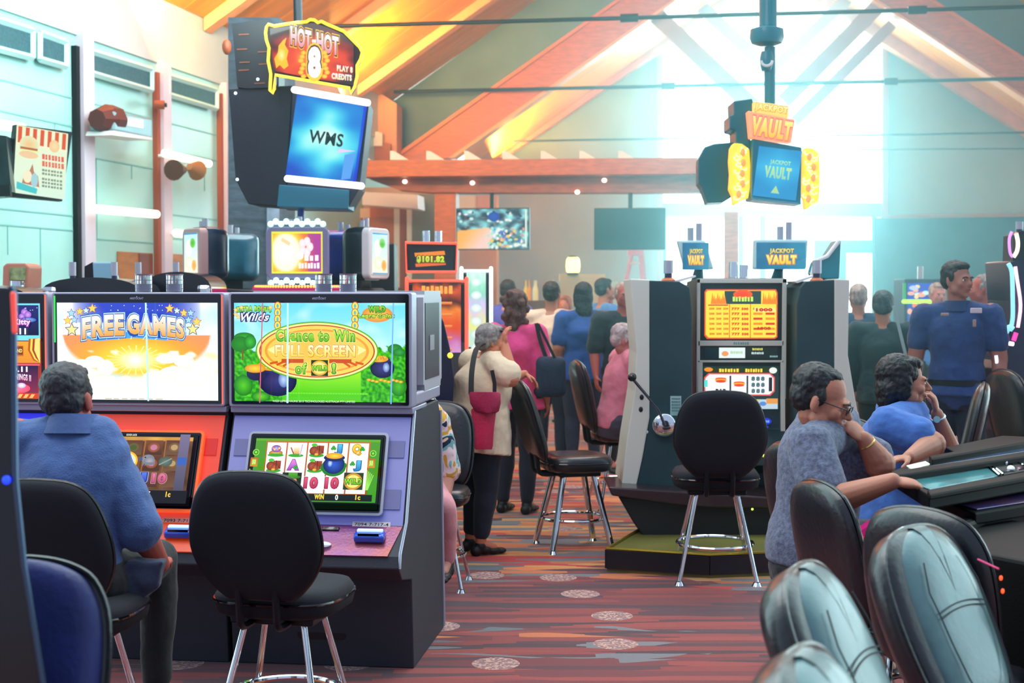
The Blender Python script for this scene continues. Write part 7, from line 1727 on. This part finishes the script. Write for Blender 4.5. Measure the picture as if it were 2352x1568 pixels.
def band(bm, pts, w_, th, nrm):
    rings = []
    for i, p_ in enumerate(pts):
        a = pts[max(i - 1, 0)]; b_ = pts[min(i + 1, len(pts) - 1)]; d = (b_ - a).normalized(); n_ = (V(nrm) - d * V(nrm).dot(d)).normalized(); s = d.cross(n_)
        rings.append([p_ + s * w_ + n_ * th, p_ - s * w_ + n_ * th, p_ - s * w_ - n_ * th, p_ + s * w_ - n_ * th])
    return loft(bm, rings)
bag = thing('shoulder_bag', 'crimson cross-body bag hanging at the side of the grey-haired woman', 'bag', at(1110, 990, 8.62))
bm = NB(); band(bm, [V(q) for q in catmull([tuple(x) for x in S], 4)], .016, .004, (-.3, -1, .2)); band(bm, wp([(1136, 912), (1136, 880), (1130, 850)], 8.64), .012, .004, (0, -1, 0)); obj('strap', bm, mat('strap_black', '#0a0b12', .6), bag, world=True, smooth=30)
bm = NB(); L_ = [[at(x0 + (x1 - x0) * k / 6.0, y, 8.60 - .045 * math.sin(PI * k / 6.0)) for k in range(7)] + [at(x1 - (x1 - x0) * k / 6.0, y, 8.66 + .03 * math.sin(PI * k / 6.0)) for k in range(7)] for y, x0, x1 in ((938, 1084, 1138), (942, 1082, 1140), (990, 1086, 1134), (1024, 1088, 1132), (1032, 1092, 1130))]
loft(bm, L_); obj('bag_body', bm, mat('crimson_cloth', '#c01648', .6, bump=.3, bscale=60, var=.15), bag, world=True, smooth=50)
bm = NB(); L_ = [[at(x0 + (x1 - x0) * k / 6.0, y, 8.57 - .05 * math.sin(PI * k / 6.0)) for k in range(7)] + [at(x1 - (x1 - x0) * k / 6.0, y, 8.66 + .03 * math.sin(PI * k / 6.0)) for k in range(7)] for y, x0, x1 in ((900, 1080, 1145), (904, 1077, 1150), (926, 1080, 1150), (944, 1090, 1146), (948, 1100, 1140))]
loft(bm, L_); obj('flap', bm, mat('crimson_dark', '#a8144a', .6, bump=.3, bscale=60), bag, world=True, smooth=50)
bm = NB(); tube(bm, [J['hc'] + J['B'] @ V(q) * J['hs'] - J['bx'] for q in ((-.075, .05, .075), (-.03, .075, .095), (.03, .075, .095), (.075, .05, .075))], .008, 8)
obj('sunglasses', bm, mat('sunglass_dark', '#1c1e24', .2), pt)
# 2 person in the floral shirt behind the leprechaun machine
fx = at(985, 670, 7.6)
M_floral = mat('floral_cloth', '#e6c4cc', .8, var=.6, vscale=9, col2='#e8b84a', bump=.2, bscale=50)
def floral():
    m = bpy.data.materials.new('floral_print'); m.use_nodes = True; n = m.node_tree; b_ = n.nodes['Principled BSDF']; L = n.links.new; tc2 = n.nodes.new('ShaderNodeTexCoord')
    no = n.nodes.new('ShaderNodeTexNoise'); no.inputs['Scale'].default_value = 7; no.inputs['Detail'].default_value = 1.5; no.inputs['Distortion'].default_value = 1.2; L(tc2.outputs['Object'], no.inputs[0])
    cr2 = n.nodes.new('ShaderNodeValToRGB'); cr2.color_ramp.interpolation = 'CONSTANT'; e = cr2.color_ramp.elements
    st_ = ((0, '#1f2a4a'), (.38, '#e6c8d0'), (.47, '#d8a83a'), (.52, '#f0d8dc'), (.58, '#7ab8b8'), (.64, '#26304e'), (.72, '#e8c8b0'))
    while len(e) < len(st_): e.new(.5)
    for q, (p_, c_) in zip(e, st_): q.position = p_; q.color = (*lin(c_), 1)
    L(no.outputs[0], cr2.inputs[0]); L(cr2.outputs[0], b_.inputs['Base Color']); b_.inputs['Roughness'].default_value = .85; return m
pt, J = person('person in a floral shirt seated half hidden behind the leprechaun slot machine', (fx.x - .13, 7.62), 187, 1.70, sit=.50, female=True, girth=1.12, hair='short', hairc=('umber', '#2a1f1c'), skinc=('rosy', '#c88a78'), top=floral(), sleeve=.98, bottom=('pinkslack', '#d08a90'), lean=2,
    J=dict(shL=at(1000, 965, 7.58), elL=at(1026, 1080, 7.62), wrL=at(1020, 1160, 7.5), anL=at(1024, 1290, 7.35), knL=at(1018, 1170, 7.25)))
# 4 woman in pink
px_ = at(1185, 670, 10.6)
pt, J = person('woman in a bright pink top with curly brown hair and a dark shoulder bag', (px_.x, 10.6), 20, 1.66, female=True, girth=1.12, hair='curly', hairc=('brown', '#5a3a30'), skinc=('peachy', '#d0805e'), top=('pink', '#f04a96', .15, 6, .2, 40, '#e03468'), sleeve=1.5, bottom=('navy', '#10162a'), shirt_len=.06, top_name='blouse', hipw=1.15)
sb = thing('shoulder_bag', 'dark navy shoulder bag at the back of the woman in pink', 'bag', at(1262, 850, 10.2)); bm = NB()
pillow(bm, [(x, z) for x, z in rrect(-.10, -.16, .12, .14, .05)], .05, .05, at(1262, 862, 10.40)); obj('bag_body', bm, mat('navy_canvas', '#1c2a44', .7, bump=.3), sb, world=True, smooth=60)
bm = NB(); band(bm, [V(q) for q in catmull([tuple(x) for x in wp([(1256, 826), (1240, 780), (1232, 742)], 10.42)], 4)], .014, .004, (0, -1, 0)); band(bm, wp([(1276, 826), (1254, 780), (1236, 744)], 10.38), .01, .004, (0, -1, 0)); obj('strap', bm, mat('strap_black'), sb, world=True, smooth=30)
# standing visitors further back
def stander(label, px, top_y, H, heading, **k):
    D = (H - CAMZ) and 0
    return None
def vis(label, px, D, heading, H, **k):
    p_ = at(px, 670, D); return person(label, (p_.x, D), heading, H, vs=k.pop('vs', .012), eyes=k.pop('eyes', False), group=k.pop('group', 'visitors standing in the hall'), **k)
vis('man in a cream polo, back turned, right of the woman in pink', 1266, 13.5, 12, 1.75, girth=1.15, hair='short', hairc=('umber', '#2a1f1c'), skinc=('tan', '#b8785a'), top=('ivory', '#f0cdb0', .08), sleeve=.8, bottom=('slate', '#222c40'), shirt_len=.05)
vis('woman with long dark hair, blue shirt and dark jeans standing with her back turned', 1340, 13.4, -5, 1.74, female=True, girth=1.22, hair='long', hairc=('black', '#11161a'), skinc=('tan', '#b8785a'), top=('royal', '#1a4a92', .15), sleeve=.7, bottom=('denim', '#2c3650'), hipw=1.2, shirt_len=.06)
vis('older man in a black shirt facing the camera, left of the white edged machine', 1432, 13.0, 172, 1.74, girth=1.2, hair='receding', hairc=('ash', '#a89a90'), skinc=('ruddy', '#c8705c'), top=('blackgreen', '#14292e', .1), sleeve=.9, bottom=('night', '#12141f'), eyes=True)
vis('person in a purple-blue shirt standing far behind the orange slot machine', 1166, 15.2, 20, 1.78, girth=1.1, hair='short', hairc=('umber', '#2a1f1c'), skinc=('tan', '#b8785a'), top=('violet', '#5a5ab0', .1), sleeve=.8, bottom=('night', '#12141f'))
vis('dark-haired man in a light blue shirt standing behind the long-haired woman', 1384, 15.6, 60, 1.80, hair='short', hairc=('black', '#11161a'), skinc=('tan', '#b8785a'), top=('sky', '#4a8ac8', .1), sleeve=.8, bottom=('night', '#12141f'))
vis('balding red-faced man seen far back between the blue and black shirts', 1400, 17.4, 230, 1.72, hair='bald', hairc=('ash', '#a89a90'), skinc=('ruddy', '#c8705c'), top=('sky', '#4a8ac8', .1), sleeve=.8, bottom=('night', '#12141f'), eyes=True)
vis('small person with orange-brown hair far behind the man in the cream polo', 1298, 18.0, 200, 1.60, female=True, hair='bob', hairc=('ginger', '#a86a4a'), skinc=('peachy', '#d0805e'), top=('moss', '#2a4a44', .1), sleeve=.8, bottom=('night', '#12141f'))
# man in the pink shirt, seated
qx = at(1418, 670, 10.75)
pt, J = person('white-haired man in a pink shirt seated facing right beside the white edged machine', (qx.x, 10.75), 78, 1.78, sit=.56, girth=1.2, hair='receding', hairc=('white', '#c0b0b0'), skinc=('rosy2', '#c07a70'), top=('salmon', '#e88aa0', .08), sleeve=.8, bottom=('greyslack', '#4a4658'), lean=10, look=(1, -.15, -.25), vs=.010, J=dict(head=at(1437, 782, 10.75)), head_drop=.02)
# right side standing
vis('man in a navy shirt and beige shorts standing right of the vault machines', 1972, 12.6, 10, 1.72, girth=1.1, hair='short', hairc=('ash', '#a89a90'), skinc=('tan', '#b8785a'), top=('deepteal', '#1c4a6a', .1), sleeve=.75, bottom=('beige', '#b8a494', .05), leglen=.25, shorts=True)
pt, J = vis('person in a dark green jacket with a pale strap, left of the officer', 2028, 11.2, 15, 1.66, girth=1.15, hair='curlyshort', hairc=('teal', '#33484a'), skinc=('tan', '#b8785a'), top=('bottle', '#183c40', .1), sleeve=1.8, bottom=('blackgreen', '#14292e'), shirt_len=.06)
bm = NB(); band(bm, [q - J['bx'] for q in wp([(2052, 702), (2062, 740), (2074, 790), (2084, 830)], 10.92)], .012, .004, (0, -1, 0)); obj('strap', bm, mat('pale_strap', '#a8c8c8', .5), pt)
vis('man with thinning hair looking toward the officer from behind his left shoulder', 2152, 14.2, 175, 1.74, hair='short', hairc=('ash', '#a89a90'), skinc=('rosy2', '#c07a70'), top=('sky', '#4a8ac8', .1), sleeve=.8, bottom=('night', '#12141f'), eyes=True)
vis('grey-haired man in a blue shirt in profile behind the officer', 2264, 11.9, -78, 1.80, girth=1.1, hair='receding', hairc=('silver', '#8a8582'), skinc=('ruddy', '#c8705c'), top=('cobalt', '#1c3aa0', .15), sleeve=.8, bottom=('slate', '#222c40'), eyes=True)
ox = at(2200, 670, 9.7)
pt, J = person('officer in a dark navy uniform shirt with chest badges standing behind the seated woman', (ox.x, 9.7), 200, 1.86, girth=1.10, hair='short', hairc=('black', '#11161a'), skinc=('olive', '#a0685a'), top=('uniform', '#1f3c74', .12), sleeve=.62, bottom=('night2', '#101c38'), look=(.55, -1, -.02), vs=.010, shirt_len=.02, collar=('uniform2', '#1a3468'))
bm = NB(); box(bm, at(2242, 713, 9.52) - J['bx'], (.075, .02, .035)); obj('chest_badge', bm, mat('badge_white', '#d0c4cc', .5), pt, bevel=.004)
bm = NB(); box(bm, at(2170, 722, 9.50) - J['bx'], (.05, .02, .02)); box(bm, at(2238, 742, 9.50) - J['bx'], (.02, .02, .05)); obj('chest_badge', bm, mat('badge_tan', '#a08a80', .5), pt, bevel=.004)
bm = NB(); loft(bm, [ring_e(J['pel'] - J['bx'] + V((0, 0, z)), J['r'], J['f'], .195, .172, 28) for z in (.03, .07)]); bl_ = obj('belt', bm, mat('belt_black', '#0a0e1c', .35), pt)
# woman in blue, seated right
wx = at(2052, 670, 6.25)
pt, J = person('woman in a blue shirt resting her chin on her hand at the table', (wx.x, 6.25), 72, 1.66, sit=.56, female=True, girth=1.3, hair='bob', hairc=('black', '#11161a'), skinc=('olive2', '#b87a62'), top=('cornflower', '#3f6cb8', .12), sleeve=.62, bottom=('night', '#12141f'), lean=6, fine=True, vs=.008, collar=('cornflower2', '#36629e'), look=(1, -.12, -.02),
    J=dict(head=at(2078, 878, 6.18), shR=at(2040, 968, 6.0), elR=at(2142, 1020, 5.92), wrR=at(2088, 1050, 5.75), shL=at(2095, 965, 6.45), elL=at(2186, 1052, 6.35), wrL=at(2152, 950, 6.27)), handL=dict(d=(-.22, -.05, 1), n=(.8, -.3, .2), curl=.8, thumb=1), handR=dict(d=(-.8, -.2, -.1), n=(0, 0, 1), curl=.4))
bm = NB(); ell(bm, J['hc'] + J['B'] @ V((.080, -.002, -.044)) * J['hs'] - J['bx'], (.008,) * 3, seg=12); obj('earring', bm, mat('pearl', '#f0ece0', .15, coat=.5), pt)
bracelet(pt, J, J['wrL'], J['elL'], M_silver, .028, 'watch')
bm = NB(); cone(bm, J['wrL'] + V((-.01, -.036, -.022)) - J['bx'], J['wrL'] + V((-.01, -.028, -.022)) - J['bx'], .015, .015, 16); obj('watch_face', bm, mat('watch_dial', '#a8d8d8', .2), pt)
# man with glasses, seated right
gx = at(1905, 670, 5.25)
pt, J = person('man with glasses in a grey checked polo seated at the table', (gx.x - .05, 5.32), 68, 1.76, sit=.57, girth=1.16, hair='receding', hairc=('black', '#11161a'), skinc=('olive3', '#b5735c'), top=('greycheck', '#5a6078', .35, 70, .3, 200), sleeve=.75, bottom=('night', '#12141f'), lean=9, fine=True, vs=.008, collar=('darknavy', '#1c2c4c'), glasses=True, look=(1, -.42, -.38),
    J=dict(head=at(1888, 918, 5.12), shR=at(1862, 1015, 4.98), elR=at(1900, 1155, 4.86), wrR=at(2050, 1105, 4.72), shL=at(1935, 1010, 5.42), elL=at(2022, 1066, 5.15), wrL=at(1984, 1008, 5.12)),
    handR=dict(d=(1, .1, -.12), n=(0, -.2, 1), curl=.45), handL=dict(d=(-.72, -.05, .62), n=(.5, -.6, .6), curl=1.0, thumb=1))
bracelet(pt, J, J['wrL'], J['elL'], mat('gold_band', '#e0b46a', .25, .8), .029, 'watch', .02); bracelet(pt, J, J['wrL'], J['elL'], M_silver, .030, 'bracelet', .045)
# ================================================================== scattering volume added to imitate the lens glow round the window
hm = bpy.data.materials.new('glare_scatter'); hm.use_nodes = True; n = hm.node_tree; n.nodes.clear()
o_ = n.nodes.new('ShaderNodeOutputMaterial'); vsc = n.nodes.new('ShaderNodeVolumeScatter'); vsc.inputs['Color'].default_value = (0.55, 0.96, 1.0, 1)
vsc.inputs['Density'].default_value = 0.024; vsc.inputs['Anisotropy'].default_value = 0.85
n.links.new(vsc.outputs[0], o_.inputs['Volume'])
bb = NB(); boxc(bb, -7.5, 9, 7.2, 29.9, 0.02, 9.0)
hz = obj('glare_volume', bb, hm, smooth=0); hz['kind'] = 'stuff'; hz['label'] = 'added scattering volume imitating lens glare round the bright window'; hz['category'] = 'glare_volume'
